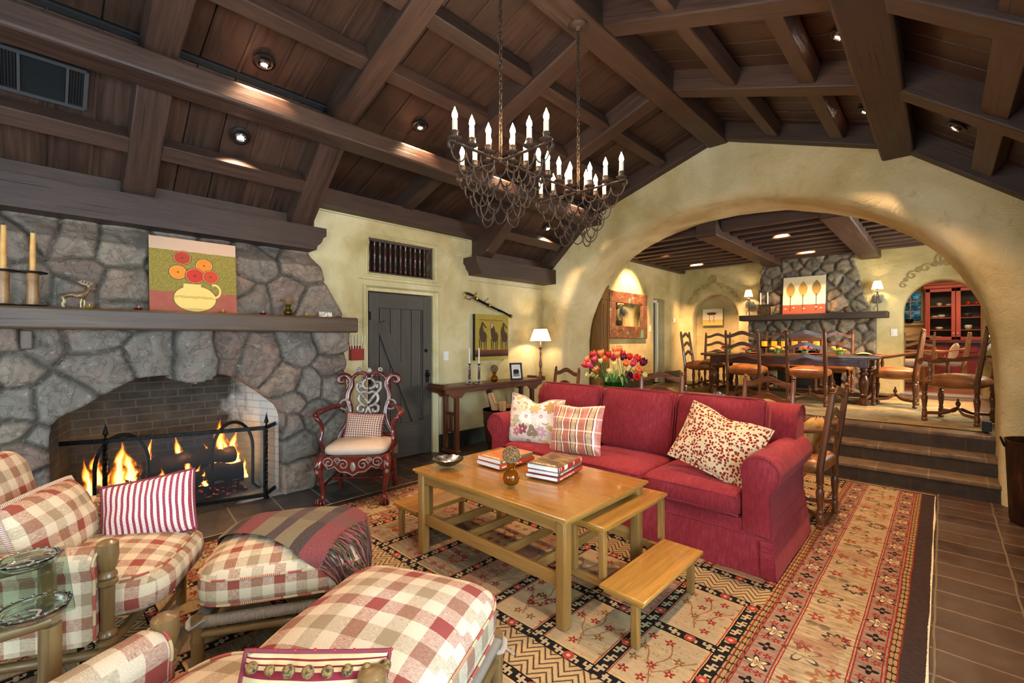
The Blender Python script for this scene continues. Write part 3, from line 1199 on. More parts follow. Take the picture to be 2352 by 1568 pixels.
# firebox
def f_brick(c):
    x, y, z = c.sep(c.geo())
    nd = c.n('TexBrick')
    c.put(nd.inputs['Vector'], c.comb(y + x * .7, z, 0))
    nd.inputs['Scale'].default_value = 1
    nd.inputs['Brick Width'].default_value = .21
    nd.inputs['Row Height'].default_value = .072
    nd.inputs['Mortar Size'].default_value = .006
    f = V(c, nd.outputs['Fac'])
    n = c.noise(c.geo(), 5, 5, .6)
    soot = c.ss(y + (n - .5) * .5 + z * -.15, 1.18, 1.42)
    col = c.mix(soot, c.ramp(n, [(.35, '#26241f'), (.7, '#4a463c')]), '#b9bdb6')
    col = c.mix(f * .6, col, c.mix(soot, '#57544a', '#8e928c'))
    return dict(color=col, rough=.9, normal=c.bump(n * .4 - f, .6, .01))


FBRICK = mat('sooty_firebrick', f_brick)
g = G()
bx = -5.38
def quad(g, a, b, c_, d, mi=0): g.raw([a, b, c_, d], [(0, 1, 2, 3)], mi)
H_ = 1.3
quad(g, (bx, .22, 0), (bx, 1.44, 0), (bx + .15, 1.44, H_), (bx + .15, .22, H_))
quad(g, (bx, 1.44, 0), (SX - .05, 1.67, 0), (SX - .05, 1.67, H_), (bx + .15, 1.44, H_))
quad(g, (bx, .22, 0), (bx + .15, .22, H_), (SX - .05, .07, H_), (SX - .05, .07, 0))
quad(g, (bx, .1, 0.01), (bx, 1.7, 0.01), (SX + .02, 1.7, 0.01), (SX + .02, .1, 0.01))
quad(g, (bx, .1, H_), (SX + .02, .1, H_), (SX + .02, 1.7, H_), (bx, 1.7, H_))
kid(g, 'firebox', FBRICK, CHIMNEY, smooth=0)
MANT = thing('mantel_beam', 'thick hewn dark timber mantel shelf across the large stone fireplace', 'mantel', (-4.5, .5, 1.55))
g = G()
g.box((-4.47, .52, 1.617), (.27, 3.56, .148), bev=.018, seg=3)
g.rough(.004, 7)
kid(g, 'shelf_beam', W_MANTEL, MANT)
g = G()
for y in (-.02, ): g.box((-4.53, y, 1.47), (.12, .06, .13), bev=.01)
kid(g, 'bracket', W_MANTEL, MANT)
g = G()
SLATE = mat('hearth_slate', lambda c: (lambda p, n: dict(color=c.mix(c.ss(((p[1] + p[0] * .1) / .36 % 1.0 - .5).abs(), .475, .49), c.ramp(n, [(.3, '#26282a'), (.7, '#4b4a48')]), '#7e7a70'), rough=.45, normal=c.bump(n, .4, .008)))(c.sep(c.geo()), c.noise(c.geo(), 5, 5, .6)))
g.box((-4.27, .6, .004), (.62, 3.4, .008)); struct(g.build('floor_hearth', SLATE, smooth=0))

# fire, logs, grate, andirons
BARK = wood('charred_log', '#0d0a08', '#2e231b', rough=.9, bump=.6)
for k, (y0, y1, x, z, r) in enumerate(((.40, 1.25, -5.12, .22, .085), (.62, 1.42, -4.98, .21, .08), (.75, 1.36, -5.06, .36, .075), (.35, .85, -5.0, .20, .055))):
    g = G()
    g.tube([(x + .02 * sin(i * 1.7 + k), y0 + (y1 - y0) * i / 8, z + .012 * cos(i * 2.1)) for i in range(9)], [r * (1 + .07 * sin(i * 2.3 + k)) for i in range(9)], 14)
    g.rough(.012, 14)
    tag(g.build('log', BARK, smooth=60), ['long charred log lying low at the back of the fire', 'long charred log lying low at the front of the fire', 'thick charred log on top of the burning pile', 'short charred log at the left end of the fire'][k], 'log', 'charred logs burning in the fireplace')
gr = thing('fire_grate', 'black iron grate under the burning logs in the fireplace', 'grate', (-5.05, .9, 0.01))
g = G()
for y in np.linspace(.42, 1.4, 9): g.tube([(-5.22, y, .30), (-5.2, y, .13), (-4.9, y, .12), (-4.87, y, .2)], .009, 6)
for x in (-5.15, -4.93): g.tube([(x, .4, .115), (x, 1.42, .115)], .011, 6)
for x in (-5.15, -4.93):
    for y in (.45, 1.37): g.tube([(x, y, .012), (x, y, .115)], .012, 6)
kid(g, 'bars', IRON, gr)
for k, y in enumerate((.52, 1.33)):
    a = thing('andiron', ['iron hoop andiron at the left of the fire behind the screen', 'iron hoop andiron at the right of the fire behind the screen'][k], 'andiron', (-4.93, y, 0.012))
    g = G(); g.tube([(0, -.17 * cos(PI * i / 14), .40 + .27 * sin(PI * i / 14)) for i in range(15)], .016, 8)
    g.tube([(0, -.17, .40), (0, -.17, .05), (.05, -.22, 0)], .014, 8); g.tube([(0, .17, .40), (0, .17, .05), (.05, .22, 0)], .014, 8)
    g.build('hoop', IRON, a)
# flames: tapering leaf-shaped tongues with soft edges
def f_flame(c):
    x, y, z = c.sep(c.uv)      # u across -1..1, v up 0..1
    n = c.noise(c.comb(x * 1.5, y * 2.2 - 0, c.orand() * 9), 2.2, 3, .6, .8)
    core = c.ss(1 - x.abs() - y * .35 + (n - .5) * .9, .25, .95)
    fade = c.ss(y + (n - .5) * .5, 1.0, .45)
    a = core * fade
    col = c.ramp(a, [(0, '#b52a04'), (.3, '#f0660c'), (.65, '#ffa529'), (1, '#ffe08a')])
    return dict(em=a * 6.0, emc=col, alpha=c.ss(a, .05, .8) * .85, color='#000000', rough=1)


FLAME = mat('flame', f_flame, spec=0)
g = G()
fl = [(.50, .62, .10, -5.0), (.42, .42, .09, -4.95), (.58, .50, .12, -5.05), (.68, .30, .09, -4.96), (.80, .34, .08, -4.93), (.92, .58, .08, -5.1), (.98, .44, .07, -4.98), (1.06, .30, .07, -4.94), (.88, .26, .07, -4.92), (1.18, .40, .08, -5.1), (1.30, .72, .15, -5.08), (1.22, .62, .11, -5.02), (1.38, .58, .1, -5.05), (.35, .52, .1, -5.05), (1.44, .30, .05, -4.93), (.75, .62, .05, -5.12), (.30, .58, .09, -4.98), (1.10, .22, .05, -4.9)]
for (y, ht, wd, x) in fl:
    z0 = .13 if x > -5 else .22
    ht *= .88
    sh = rnd.uniform(-.06, .06)
    n, m = 14, 6
    for q in range(2):
        an = q * PI / 2 + rnd.uniform(-.4, .4)
        def fn(u, v):
            w_ = wd * 1.55 * (sin(PI * min(1, v * 1.15 + .12)) ** .8 * (1 - v) ** .4 + .02)
            s_ = (u * 2 - 1) * w_
            wob = .035 * sin(v * 7 + y * 20) * v
            return (x + s_ * sin(an) * .5, y + s_ * cos(an) + wob + sh * v, z0 + v * ht)
        g.grid(fn, m, n, uvf=lambda u, v: (u * 2 - 1, v))
fire = g.build('fire', FLAME, smooth=180)
tag(fire, 'orange flames of the log fire burning behind the mesh screen', 'fire', kind='stuff')
EMB = mat('embers', lambda c: (lambda n: dict(color='#14100d', rough=.9, em=c.ss(n, .55, .75) * 2.0, emc='#ff4a10', normal=c.bump(n, 1, .02)))(c.noise(c.geo(), 22, 4)))
g = G(); g.grid(lambda u, v: (-5.22 + .36 * u, .38 + 1.06 * v, .03 + .06 * sin(PI * u) * sin(PI * v) + .02 * mnoise.noise(Vector((u * 9, v * 22, 1)))), 12, 36)
tag(g.build('ember_bed', EMB, smooth=180), 'bed of glowing embers and ash under the fire grate', 'embers', kind='stuff')

# folding screen
def f_mesh(c):
    x, y, z = c.sep(c.uv)
    p = .011
    a = (((x + y) / p) % 1.0 - .5).abs() > .36
    b = (((x - y) / p) % 1.0 - .5).abs() > .36
    return dict(alpha=a.max(b), color='#2f3133', rough=.5, metal=.3)


MESHM = mat('fire_screen_wire', f_mesh)
SCR = thing('fire_screen', 'three-panel black iron fire screen with twisted posts in front of the fire', 'fire screen', (-4.7, .95, 0.01))
P3 = [(-5.03, .11), (-4.9, .41), (-4.56, 1.49), (-4.80, 1.70)]
for i in range(3):
    (xa, ya), (xb, yb) = P3[i], P3[i + 1]
    z0, z1 = .035, .655
    L_ = math.hypot(xb - xa, yb - ya)
    g = G()
    for p, q in (((xa, ya, z0), (xb, yb, z0)), ((xa, ya, z1), (xb, yb, z1)), ((xa, ya, z0), (xa, ya, z1)), ((xb, yb, z0), (xb, yb, z1))):
        g.beam(p, q, .02, .035 if p[2] == q[2] else .03, up=(0, 0, 1) if p[2] == q[2] else ((xb - xa), (yb - ya), 0), bev=.003)
    nn = 10 if i == 1 else 4
    for k in range(1, nn):
        t = k / nn
        for z in (z0, z1): g.ball((xa + (xb - xa) * t + .012, ya + (yb - ya) * t - .004, z), .006, 6, 4)
    if i == 1:
        t = .955
    pf = kid(g, 'panel_frame', IRON, SCR)
    g = G()
    g.raw([(xa, ya, z0), (xb, yb, z0), (xb, yb, z1), (xa, ya, z1)], [(0, 1, 2, 3)], 0, [(0, z0), (L_, z0), (L_, z1), (0, z1)])
    g.bm.transform(Wd(SCR)); g.build('wire_mesh', MESHM, pf, smooth=0)
for i in (1, 2):
    x, y = P3[i]; x += .035
    g = G()
    g.lathe([(.022, .0), (.022, .02), (.012, .03), (.012, .06), (.016, .07)], (x, y, .01), 10)
    for h_ in range(2):
        g.tube([(x + .007 * cos(t * .9 + h_ * PI), y + .007 * sin(t * .9 + h_ * PI), .07 + t * .011) for t in range(54)], .008, 6)
    g.lathe([(.009, 0), (.016, .01), (.009, .02), (.007, .035), (.02, .05), (.012, .085), (.004, .12), (.001, .135)], (x, y, .665), 8)
    kid(g, 'twisted_post', IRON, SCR)

# ---- things on the mantel (top 1.69) ----
MZ = 1.692
TW = mat('cork_brown_wax', lambda c: dict(color=c.ramp(c.noise(c.obj, 9, 5, .6), [(.3, '#6a4320'), (.7, '#b98a52')]), rough=.4))
WAX = mat('ochre_wax', lambda c: dict(color=c.ramp(c.noise(c.obj, 14, 3), [(.3, '#c98a3c'), (.7, '#e6b468')]), rough=.5, sss=.1))
for k, (y, top) in enumerate(((-.125, .53), (.008, .50))):
    t = thing('candlestick', ['tall bobbin candlestick at the far left of the mantel', 'tall bobbin candlestick on the mantel, nearest the deer figurine'][k], 'candlestick', (-4.48, y, MZ), 0, 'bobbin candlesticks on the mantel')
    g = G(); g.lathe([(.075, 0), (.078, .006), (.06, .014), (.02, .016)], seg=20); g.build('base_plate', IRON, t)
    g = G(); g.lathe([(.028, .014), (.030, .03), (.028, .12), (.030, .21), (.028, .226)], seg=16); g.build('bobbin', TW, t)
    g = G(); g.lathe([(.02, .226), (.072, .228), (.075, .236), (.06, .24), (.02, .24)], seg=20); g.build('drip_plate', IRON, t)
    c_ = thing('candle', ['tall ochre taper candle in the far left bobbin candlestick', 'tall ochre taper candle in the bobbin candlestick by the deer'][k], 'candle', (-4.48, y, MZ + .24), 0, 'ochre tapers on the mantel')
    g = G(); g.tube([(0, 0, 0), (0, 0, .12), (.002, .002, top - .24)], [.016, .0155, .013], 12); g.build('wax', WAX, c_)
    g = G(); g.tube([(.002, .002, top - .24), (.004, .003, top - .225)], .0015, 5); g.build('wick', BLACKM, c_)
# deer figurine
DEER = mat('deer_bronze', lambda c: (lambda z, n: dict(color=c.mix(c.ss(z + (n - .5) * .03, .045, .075), '#c8b27a', c.ramp(n, [(.3, '#4a3524'), (.7, '#8a6a46')])), rough=.4, metal=.2))(c.sep(c.obj)[2], c.noise(c.obj, 60, 3)))
dr = thing('deer_figurine', 'small brown stag figurine with branching antlers standing on the mantel', 'figurine', (-4.46, .22, MZ), R(90))
def skin(name, joints, edges, root, mats, par, sub=2, rad=None):
    me = bpy.data.meshes.new(name)
    me.from_pydata([j[:3] for j in joints], edges, [])
    o = bpy.data.objects.new(name, me); COL.objects.link(o)
    m = o.modifiers.new('s', 'SKIN')
    sv = me.skin_vertices[0].data if me.skin_vertices else None
    if sv is None:
        bm = bmesh.new(); bm.from_mesh(me); bm.verts.layers.skin.verify(); bm.to_mesh(me); bm.free()
        sv = me.skin_vertices[0].data
    for i, j in enumerate(joints):
        r = j[3]
        sv[i].radius = r if isinstance(r, tuple) else (r, r)
        sv[i].use_root = i == root
    o.modifiers.new('d', 'SUBSURF').levels = sub
    o.modifiers['d'].render_levels = sub
    dg = bpy.context.evaluated_depsgraph_get()
    ev = o.evaluated_get(dg)
    nm = bpy.data.meshes.new_from_object(ev)
    nm.name = name
    nm.materials.clear(); nm.materials.append(mats)
    nm.shade_smooth()
    bpy.data.objects.remove(o)
    o = bpy.data.objects.new(name, nm); COL.objects.link(o)
    o.parent = par
    return o


# local x = forward (towards +Y in the room)
J = [(-.062, 0, .098, (.018, .02)), (-.03, 0, .098, .018), (.01, 0, .095, (.018, .02)), (.04, 0, .098, (.019, .022)), (.058, 0, .118, .013), (.066, 0, .140, .010), (.074, 0, .152, .010), (.098, 0, .147, .006), (.104, 0, .146, .004),
     (-.060, .010, .075, .011), (-.052, .012, .052, .006), (-.064, .012, .030, .004), (-.058, .012, .002, .004), (-.070, -.010, .075, .011), (-.060, -.012, .052, .006), (-.072, -.012, .030, .004), (-.066, -.012, .002, .004),
     (.042, .011, .07, .008), (.044, .012, .038, .005), (.040, .012, .002, .004), (.030, -.011, .07, .008), (.022, -.012, .040, .005), (.024, -.012, .002, .004), (-.082, 0, .09, .004)]
Ed = [(0, 1), (1, 2), (2, 3), (3, 4), (4, 5), (5, 6), (6, 7), (7, 8), (0, 9), (9, 10), (10, 11), (11, 12), (0, 13), (13, 14), (14, 15), (15, 16), (3, 17), (17, 18), (18, 19), (3, 20), (20, 21), (21, 22), (0, 23)]
skin('body', J, Ed, 2, DEER, dr, 2)
g = G()
for s in (-1, 1):
    main = cr([(.070, s * .006, .158), (.055, s * .018, .172), (.030, s * .026, .178), (.012, s * .026, .194)], 5)
    g.tube(main, [.003 - .0001 * i for i in range(len(main))], 6)
    for a, b in ((3, (.078, s * .022, .185)), (7, (.062, s * .028, .192)), (10, (.042, s * .03, .196)), (13, (.026, s * .03, .200))):
        g.tube(cr([main[a], (main[a] + Vector(b)) / 2 + Vector((.003, 0, -.002)), b], 4), .0022, 5)
    g.tube([(.066, s * .008, .156), (.058, s * .02, .160)], [.005, .002], 6)
g.build('antlers', mat('antler_horn', None, color='#b59a6a', rough=.4), dr)

# flower canvas leaning on the stone
def canvas(name, lab, w, h, t, fnc, loc, rz, tilt, edge='#1a1512'):
    o = thing(name, lab, 'painting', loc, rz)
    g = G()
    M = RX(-tilt)
    g.raw([M @ Vector((-w / 2, 0, 0)), M @ Vector((w / 2, 0, 0)), M @ Vector((w / 2, 0, h)), M @ Vector((-w / 2, 0, h))], [(0, 1, 2, 3)], 0, [(0, 0), (w, 0), (w, h), (0, h)])
    c_ = g.build('painted_canvas', mat(name + '_paint', fnc, rough=.8), o, smooth=0)
    g = G(); g.box((0, t / 2 + .001, h / 2), (w, t, h)); g.bm.transform(M)
    g.build('stretcher', flat('canvas_edge' + edge, edge, .8), o, smooth=0)
    return o


def disc(c, x, y, cx, cy, rx, ry, wob=0, n=None):
    dx, dy = (x - cx) / rx, (y - cy) / ry
    d = c.m('SQRT', dx * dx + dy * dy)
    if wob: d = d + (n - .5) * wob
    return d


def p_flowers(c):
    x, y, z = c.sep(c.uv)
    n = c.noise(c.uv, 14, 4, .6); n2 = c.noise(c.uv, 60, 4, .7)
    col = c.mix(c.ss(n2, .35, .7), '#77691c', '#93843a')
    col = c.mix(y + (n - .5) * .02 < .165, col, c.mix(n, '#8e3c28', '#a9604a'))
    col = c.mix(y + (n - .5) * .015 > .50, col, '#bf9f82')
    # jug
    jug = disc(c, x, y, .30, .115, .145, .105, .05, n)
    col = c.mix(jug < 1.06, col, '#6e5a20'); col = c.mix(jug < 1.0, col, c.mix(c.ss((y * 62 + (n - .5) * 2).sin(), .7, .95) * .6, '#e2c06a', '#b08c3c'))
    col = c.mix(((x - .28).abs() < .06) * (y > .17) * (y < .235), col, '#e2c06a')
    hd = disc(c, x, y, .435, .185, .05, .062)
    col = c.mix((hd < 1.0) * (hd > .72) * (x > .42), col, '#e2c06a')
    for fx, fy, r, a in ((.185, .455, .055, '#a8391c'), (.335, .405, .056, '#e2881c'), (.155, .335, .056, '#e8901e'), (.27, .315, .062, '#c52f1c'), (.38, .315, .055, '#c0441c')):
        d = disc(c, x, y, fx + .03, fy - .01, r, r * .92, .18, n)
        col = c.mix(d < 1.14, col, '#3a2a18'); col = c.mix(d < 1.05, col, '#e8b070'); col = c.mix(d < 1.0, col, c.mix(n2 * .5, a, '#8a1c10')); col = c.mix(d < .13, col, '#3a3430')
    return dict(color=col, normal=c.bump(n2, .4, .003))


a_, b_ = onX(337, 715, -4.47), onX(533, 728, -4.47)
canvas('flower_painting', 'square unframed canvas of red and orange flowers in a cream jug on the mantel', .6, .6, .03, p_flowers, (-4.455, .93, MZ), R(90), R(4.5))
# little candle dishes, vase with twig ball, brass plaque
RG = mat('red_glass', None, color='#8a0f14', rough=.08, trans=.4)
YG = mat('yellow_glass', None, color='#b8901c', rough=.08, trans=.4)
CW = flat('white_candle_wax', '#e9dfca', .5, sss=.1)
for k, (px, m, nm) in enumerate(((205, YG, 'small amber glass tealight dish in front of the stag figurine'), (318, RG, 'small red glass tealight dish left of the flower canvas'), (512, YG, 'small amber glass tealight dish in front of the flower canvas'), (604, RG, 'small red glass tealight dish between canvas and twig ball vase'), (704, YG, 'small amber glass tealight dish right of the twig ball vase'))):
    p = onX(px, 715, -4.39)
    t = thing('tealight', nm, 'tealight', (-4.39, p.y, MZ), 0, 'tealight dishes along the mantel')
    g = G(); g.lathe([(.010, 0), (.018, .003), (.03, .014), (.031, .016), (.027, .013), (.015, .006), (0, .005)], seg=16); g.build('dish', m, t)
    g = G(); g.lathe([(.0001, .005), (.015, .006), (.015, .016), (.0001, .016)], seg=12); g.build('wax', CW, t)
    g = G(); g.tube([(0, 0, .016), (.002, .003, .032)], .0018, 5); g.build('wick', CW, t)


def twigball(g, c, r, n=26, th=.0022, seed=1):
    q = random.Random(seed)
    for i in range(n):
        ax = Vector((q.gauss(0, 1), q.gauss(0, 1), q.gauss(0, 1))).normalized()
        b = ax.orthogonal().normalized(); d = ax.cross(b)
        off = q.uniform(-.35, .35) * r
        rr = math.sqrt(max(0, r * r - off * off)) * q.uniform(.93, 1.0)
        ph = q.uniform(0, 6)
        pts = [Vector(c) + ax * (off + .08 * r * sin(3 * a + ph)) + (b * cos(a) + d * sin(a)) * rr for a in [2 * PI * k / 18 for k in range(18)]]
        g.tube(pts, th * q.uniform(.7, 1.3), 5, closed=True)


TWIG = wood('twig', '#4a3620', '#9a7c50', rough=.7)
AMBER = mat('amber_glass', None, color='#c88a10', rough=.03, trans=.92, ior=1.4)
GREENA = mat('olive_glass', None, color='#8a7a10', rough=.03, trans=.9, ior=1.4)


def ball_vase(lab, loc, s, glass, lab2, blab=None):
    t = thing('bulb_vase', lab, 'vase', loc)
    g = G(); g.lathe([(.026, 0), (.045, .012), (.056, .045), (.048, .078), (.026, .098), (.022, .108), (.030, .125), (.036, .150), (.033, .150), (.027, .126), (.019, .108), (.023, .098), (.044, .076), (.051, .045), (.041, .016), (.0001, .008)], seg=24)
    g.bm.transform(Matrix.Scale(s, 4)); g.build('glass_body', glass, t, smooth=60)
    b = thing('twig_ball', lab2, 'ball', (loc[0], loc[1], loc[2] + .193 * s))
    g = G(); twigball(g, (0, 0, 0), .057 * s, 30, .0024 * s, seed=int(loc[1] * 100) % 97); g.build('woven_twigs', TWIG, b, smooth=180)
    return t


ball_vase('small olive glass bulb vase on the mantel right of the canvas', (-4.45, 1.655, MZ), .72, GREENA, 'woven twig ball resting in the olive vase on the mantel')
pl = thing('tile_plaque', 'small rectangular painted tile leaning at the right end of the mantel', 'plaque', (-4.47, 2.02, MZ), R(90))
g = G(); g.box((0, 0, .028), (.13, .012, .056), M=RX(R(-8)), bev=.002)
g.build('tile', mat('plaque_paint', lambda c: (lambda n: dict(color=c.ramp(n, [(.35, '#e8e2cc'), (.5, '#c8b878'), (.58, '#8a98b8'), (.65, '#b86a3a'), (.7, '#efe9d8')])))(c.noise(c.obj, 45, 2)), rough=.3), pl)

# ---------------------------------------------------------------- rug
RX0, RX1, RY0, RY1 = -3.96, -.045, -.35, 5.84


def blob(c, x, y, cx, cy, r):  # rounded petal mask helper
    return disc(c, x, y, cx, cy, r, r)


def flower(c, x, y, px, py, r, k=6, petal=.35):
    """rosettes repeated with period (px,py): returns radius-like distance and local coords"""
    lx = (x / px) % 1.0 - .5
    ly = (y / py) % 1.0 - .5
    lx, ly = lx * px, ly * py
    d = c.m('SQRT', lx * lx + ly * ly)
    a = c.m('ARCTAN2', ly, lx)
    return d / (1 + (a * k).cos() * petal) / r, d / r, lx, ly


def f_rug(c):
    x, y, z = c.sep(c.geo())
    wob = (c.noise(c.geo(), 2.5, 2) - .5) * .02
    fine = (c.noise(c.geo(), 60, 2) - .5) * .006
    X = (x - (RX0 + RX1) / 2 + wob * .6).abs()
    E_ = (RX1 - RX0) / 2 - X + fine           # distance from the side edge
    Y = y + wob + fine
    n = c.noise(c.scale(c.geo(), (1, 6, 1)), 9, 4, .65)
    n2 = c.noise(c.scale(c.geo(), (30, 130, 1)), 1, 3, .6)
    tan = c.mix(c.ss(n, .3, .7), '#85724f', '#b39f7a')
    pink = c.mix(c.ss(n, .3, .7), '#765c4a', '#967a62')
    dk = '#1c1714'
    red = '#822a20'
    # --- wide side border
    b = c.mix(E_ > .252, pink, tan)
    b = c.mix(E_ > .502, b, pink)
    guard = (E_ < .135) + (E_ > .625)
    b = c.mix(guard, b, '#94794c')
    f1, d1, lx, ly = flower(c, E_ - .193 + .05, Y, .12 * 100, .30, .038, 4, .45)
    f1 = f1
    def ros(cx, per, r, ph, k=4, pet=.45):
        l = ((Y + ph) / per) % 1.0 - .5
        ly_ = l * per
        lx_ = E_ - cx
        d = c.m('SQRT', lx_ * lx_ + ly_ * ly_)
        a = c.m('ARCTAN2', ly_, lx_)
        return d / (1 + (a * k).cos() * pet) / r, d / r
    for cx, ph in ((.193, 0), (.565, .14)):
        r1, q1 = ros(cx, .30, .026, ph)
        b = c.mix((r1 < 1) * (q1 > .35), b, dk)
        for off, o2 in ((.075, .02), (.075, -.025), (.225, .022), (.225, -.022)):
            r2, q2 = ros(cx + o2, .30, .016, ph + off, 5, .4)
            b = c.mix((r2 < 1) * (q2 > .3), b, red)
        r3, q3 = ros(cx, .30, .040, ph + .15, 5, .5)
        b = c.mix((r3 < 1) * (r3 > .72), b, '#2c2620'); b = c.mix((r3 < .72) * (r3 > .4), b, '#c9ae80')
    for cx, per, r, ph, k, pet, col, inner in ((.33, .62, .052, .1, 8, .2, '#2a211c', .68), (.43, .62, .058, .32, 5, .5, '#3a3128', .8), (.33, .62, .05, .45, 6, .35, '#8a5a34', .5), (.44, .31, .03, .1, 5, .4, red, .3), (.30, .31, .022, .22, 5, .4, red, .3), (.38, 1.24, .09, .52, 3, .5, '#8c6248', .0), (.42, .62, .03, .02, 2, .8, dk, 0)):
        r4, q4 = ros(cx, per, r, ph, k, pet)
        b = c.mix((r4 < 1) * (r4 > inner) * (.9 if inner else .55), b, col)
    lf = c.vor(c.scale(c.geo(), (16, 22, 1), rot=(0, 0, .4)), 1, 'F1', 'Distance')
    b = c.mix((lf < .24) * (lf > .12) * (E_ > .252) * (E_ < .502) * .5, b, '#7a5c2a')
    sq = ((Y * 52).sin() * (E_ * 190).sin())
    b = c.mix(guard * ((sq - .1).abs() < .22), b, '#2c2620')
    for t in (.098, .135, .148, .246, .258, .496, .508, .622, .634, .664):
        b = c.mix((E_ - t).abs() < .0028, b, red)
    b = c.mix(E_ < .095, b, c.mix(c.ss(n2, .3, .7), '#2a211e', '#4a3c36'))
    b = c.mix(E_ < .008, b, '#d9cdb0')
    # --- compartment field
    PX_, PY_ = .358, 1.27
    u = ((E_ - .675) / PX_) % 1.0 * PX_
    v = ((Y - 1.68) / PY_) % 1.0 * PY_
    iu = ((E_ - .675) / PX_).floor()
    iv = ((Y - 1.68) / PY_).floor()
    mv = (v < .06) + (v > .505) * (v < .57) + (v > 1.01) * (v < 1.07)
    zig = v > 1.07
    mh = (u < .06) * (zig < .5)
    mv = mv.min(1)
    row = (v > .54) * 1.0
    rid = c.white(c.comb(iu + (x > -2) * 17, iv * 3 + row, 2))
    field = c.mix(rid, '#9b8562', '#a8926e')
    field = c.mix((rid > .35) * (rid < .6), field, '#846450')
    field = c.mix((rid > .78), field, '#776a56')
    field = c.mix(c.ss(n, .4, .75) * .4, field, '#bfa679')
    # florals in the panels
    fv = (v - .285 - row * .505)
    fu = u - .21
    d = c.m('SQRT', fu * fu + fv * fv)
    a = c.m('ARCTAN2', fv, fu)
    r5 = d / (1 + (a * 8).cos() * .25)
    field = c.mix((r5 < .05) * (r5 > .034) * (rid > .5), field, red)
    br = (fu * 1.1 + (fv * 26).sin() * .02).abs()
    stem = (br < .004) + ((fu.abs() - (fv + .1).abs() * .6 + (fv * 50).sin() * .006).abs() < .004) * (fv > -.12)
    field = c.mix(stem.min(1) * (d < .16) * .8, field, '#7c4a28')
    fl2, dd2, _, _ = flower(c, fu + .02, fv, .085, .1, .019, 5, .4)
    sel = c.white(c.comb(((fu + .02) / .085).floor(), (fv / .1).floor(), rid))
    field = c.mix((fl2 < 1) * (dd2 > .3) * (sel > .45), field, c.mix(sel > .75, red, '#7a5426'))
    lf2 = c.vor(c.scale(c.geo(), (40, 26, 1), rot=(0, 0, .7)), 1)
    field = c.mix((lf2 < .22) * (rid < .4) * .6, field, '#8a6a30')
    pe = (u - .21).abs() > .139
    pe2 = (fv.abs() > .212)
    field = c.mix((pe + pe2).min(1) * .9, field, '#b09562')
    pl = ((u - .21).abs() - .143).abs() < .003
    field = c.mix(pl, field, '#8a3a28')
    # zig-zag rows
    zz = ((x / .11) % 1.0 - .5).abs() * 2
    zl = ((v * 24 + zz * 1.6) % 1.0 - .5).abs()
    zc = c.mix((zl < .10) + (zl > .16) * (zl < .2), '#ab9064', '#2c2018')
    # meander bands: dark with cream key hooks
    mm = c.mix(mh, c.comb(x * 1.0, v, 0), c.comb(Y, u, 0))
    m1, m2, _m = c.sep(mm)
    q = (m1 / .085) % 1.0
    w_ = c.mix(mh, v, u)
    vv = c.m('ADD', mh * u, (1 - mh) * ((v < .06) * v + (v > .5) * (v < .6) * (v - .508) + (v > 1.0) * (v - 1.01)))
    t = vv / .06
    hook = ((q - .5).abs() < .1) * ((t - .5).abs() < .36) + ((t - .5).abs() < .09) * ((q - .5).abs() < .34) + ((q - .2).abs() < .07) * (t > .45) * (t < .85) + ((q - .8).abs() < .07) * (t < .55) * (t > .15)
    mc = c.mix(hook.min(1) * .95, dk, '#a8946f')
    ros5 = (m1 / .36) % 1.0 - .5
    dm = c.m('SQRT', ros5 * ros5 * .1296 + (vv - .03) * (vv - .03))
    mc = c.mix(dm < .027, mc, c.mix(dm < .010, '#963f2e', '#c08a70'))
    f = c.mix(zig, field, zc)
    f = c.mix(mv, f, mc)
    f = c.mix(mh * (zig < .5), f, mc)
    col = c.mix(E_ > .675, b, f)
    col = c.mix((y > RY1 - .012), col, '#cfc2a2')
    col = c.mix((y > RY1 - .04) * (y < RY1 - .012), col, '#2a201b')
    col = c.mix(c.ss(n2, .25, .75) * .35, col, '#5a3c22', 'SOFT_LIGHT')
    return dict(color=col, rough=.95, normal=c.bump(n2, .5, .004), spec=.1)


RUG = mat('garden_rug_weave', f_rug)
g = G()
nx, ny = 40, 64
g.grid(lambda u, v: (RX0 + (RX1 - RX0) * u + (.008 * mnoise.noise(Vector((v * 12, 3, 1))) if u in (0, 1) else 0), RY0 + (RY1 - RY0) * v, .009 + .0015 * mnoise.noise(Vector((u * 8, v * 12, 0)))), nx, ny)
g.grid(lambda u, v: (RX1 + .001, RY0 + (RY1 - RY0) * u, .009 * v), 30, 1)
tag(g.build('garden_rug', RUG, smooth=180), 'large tan and red patterned rug with garden compartments and dark brown edge', 'rug')

# ---------------------------------------------------------------- sofa
def f_chenille(c):
    n = c.noise(c.scale(c.uv, (60, 14, 1)), 1, 4, .7)
    n2 = c.noise(c.uv, 420, 2)
    b = c.noise(c.obj, 2.6, 4, .6, .5)
    col = c.ramp(n * .6 + b * .45, [(.3, '#66181e'), (.55, '#80262c'), (.8, '#9c4046')])
    return dict(color=col, normal=c.bump(n * .6 + n2 * .5, .5, .004), rough=.85, sheen=.25, sheenr=.4, sheenc='#d08080', spec=.2)


CHEN = mat('red_chenille', f_chenille)
sofa = thing('sofa', 'long red chenille three-seat sofa with rolled arms and skirt on the rug', 'sofa', (-1.985, 3.55, 0.01))
g = G()
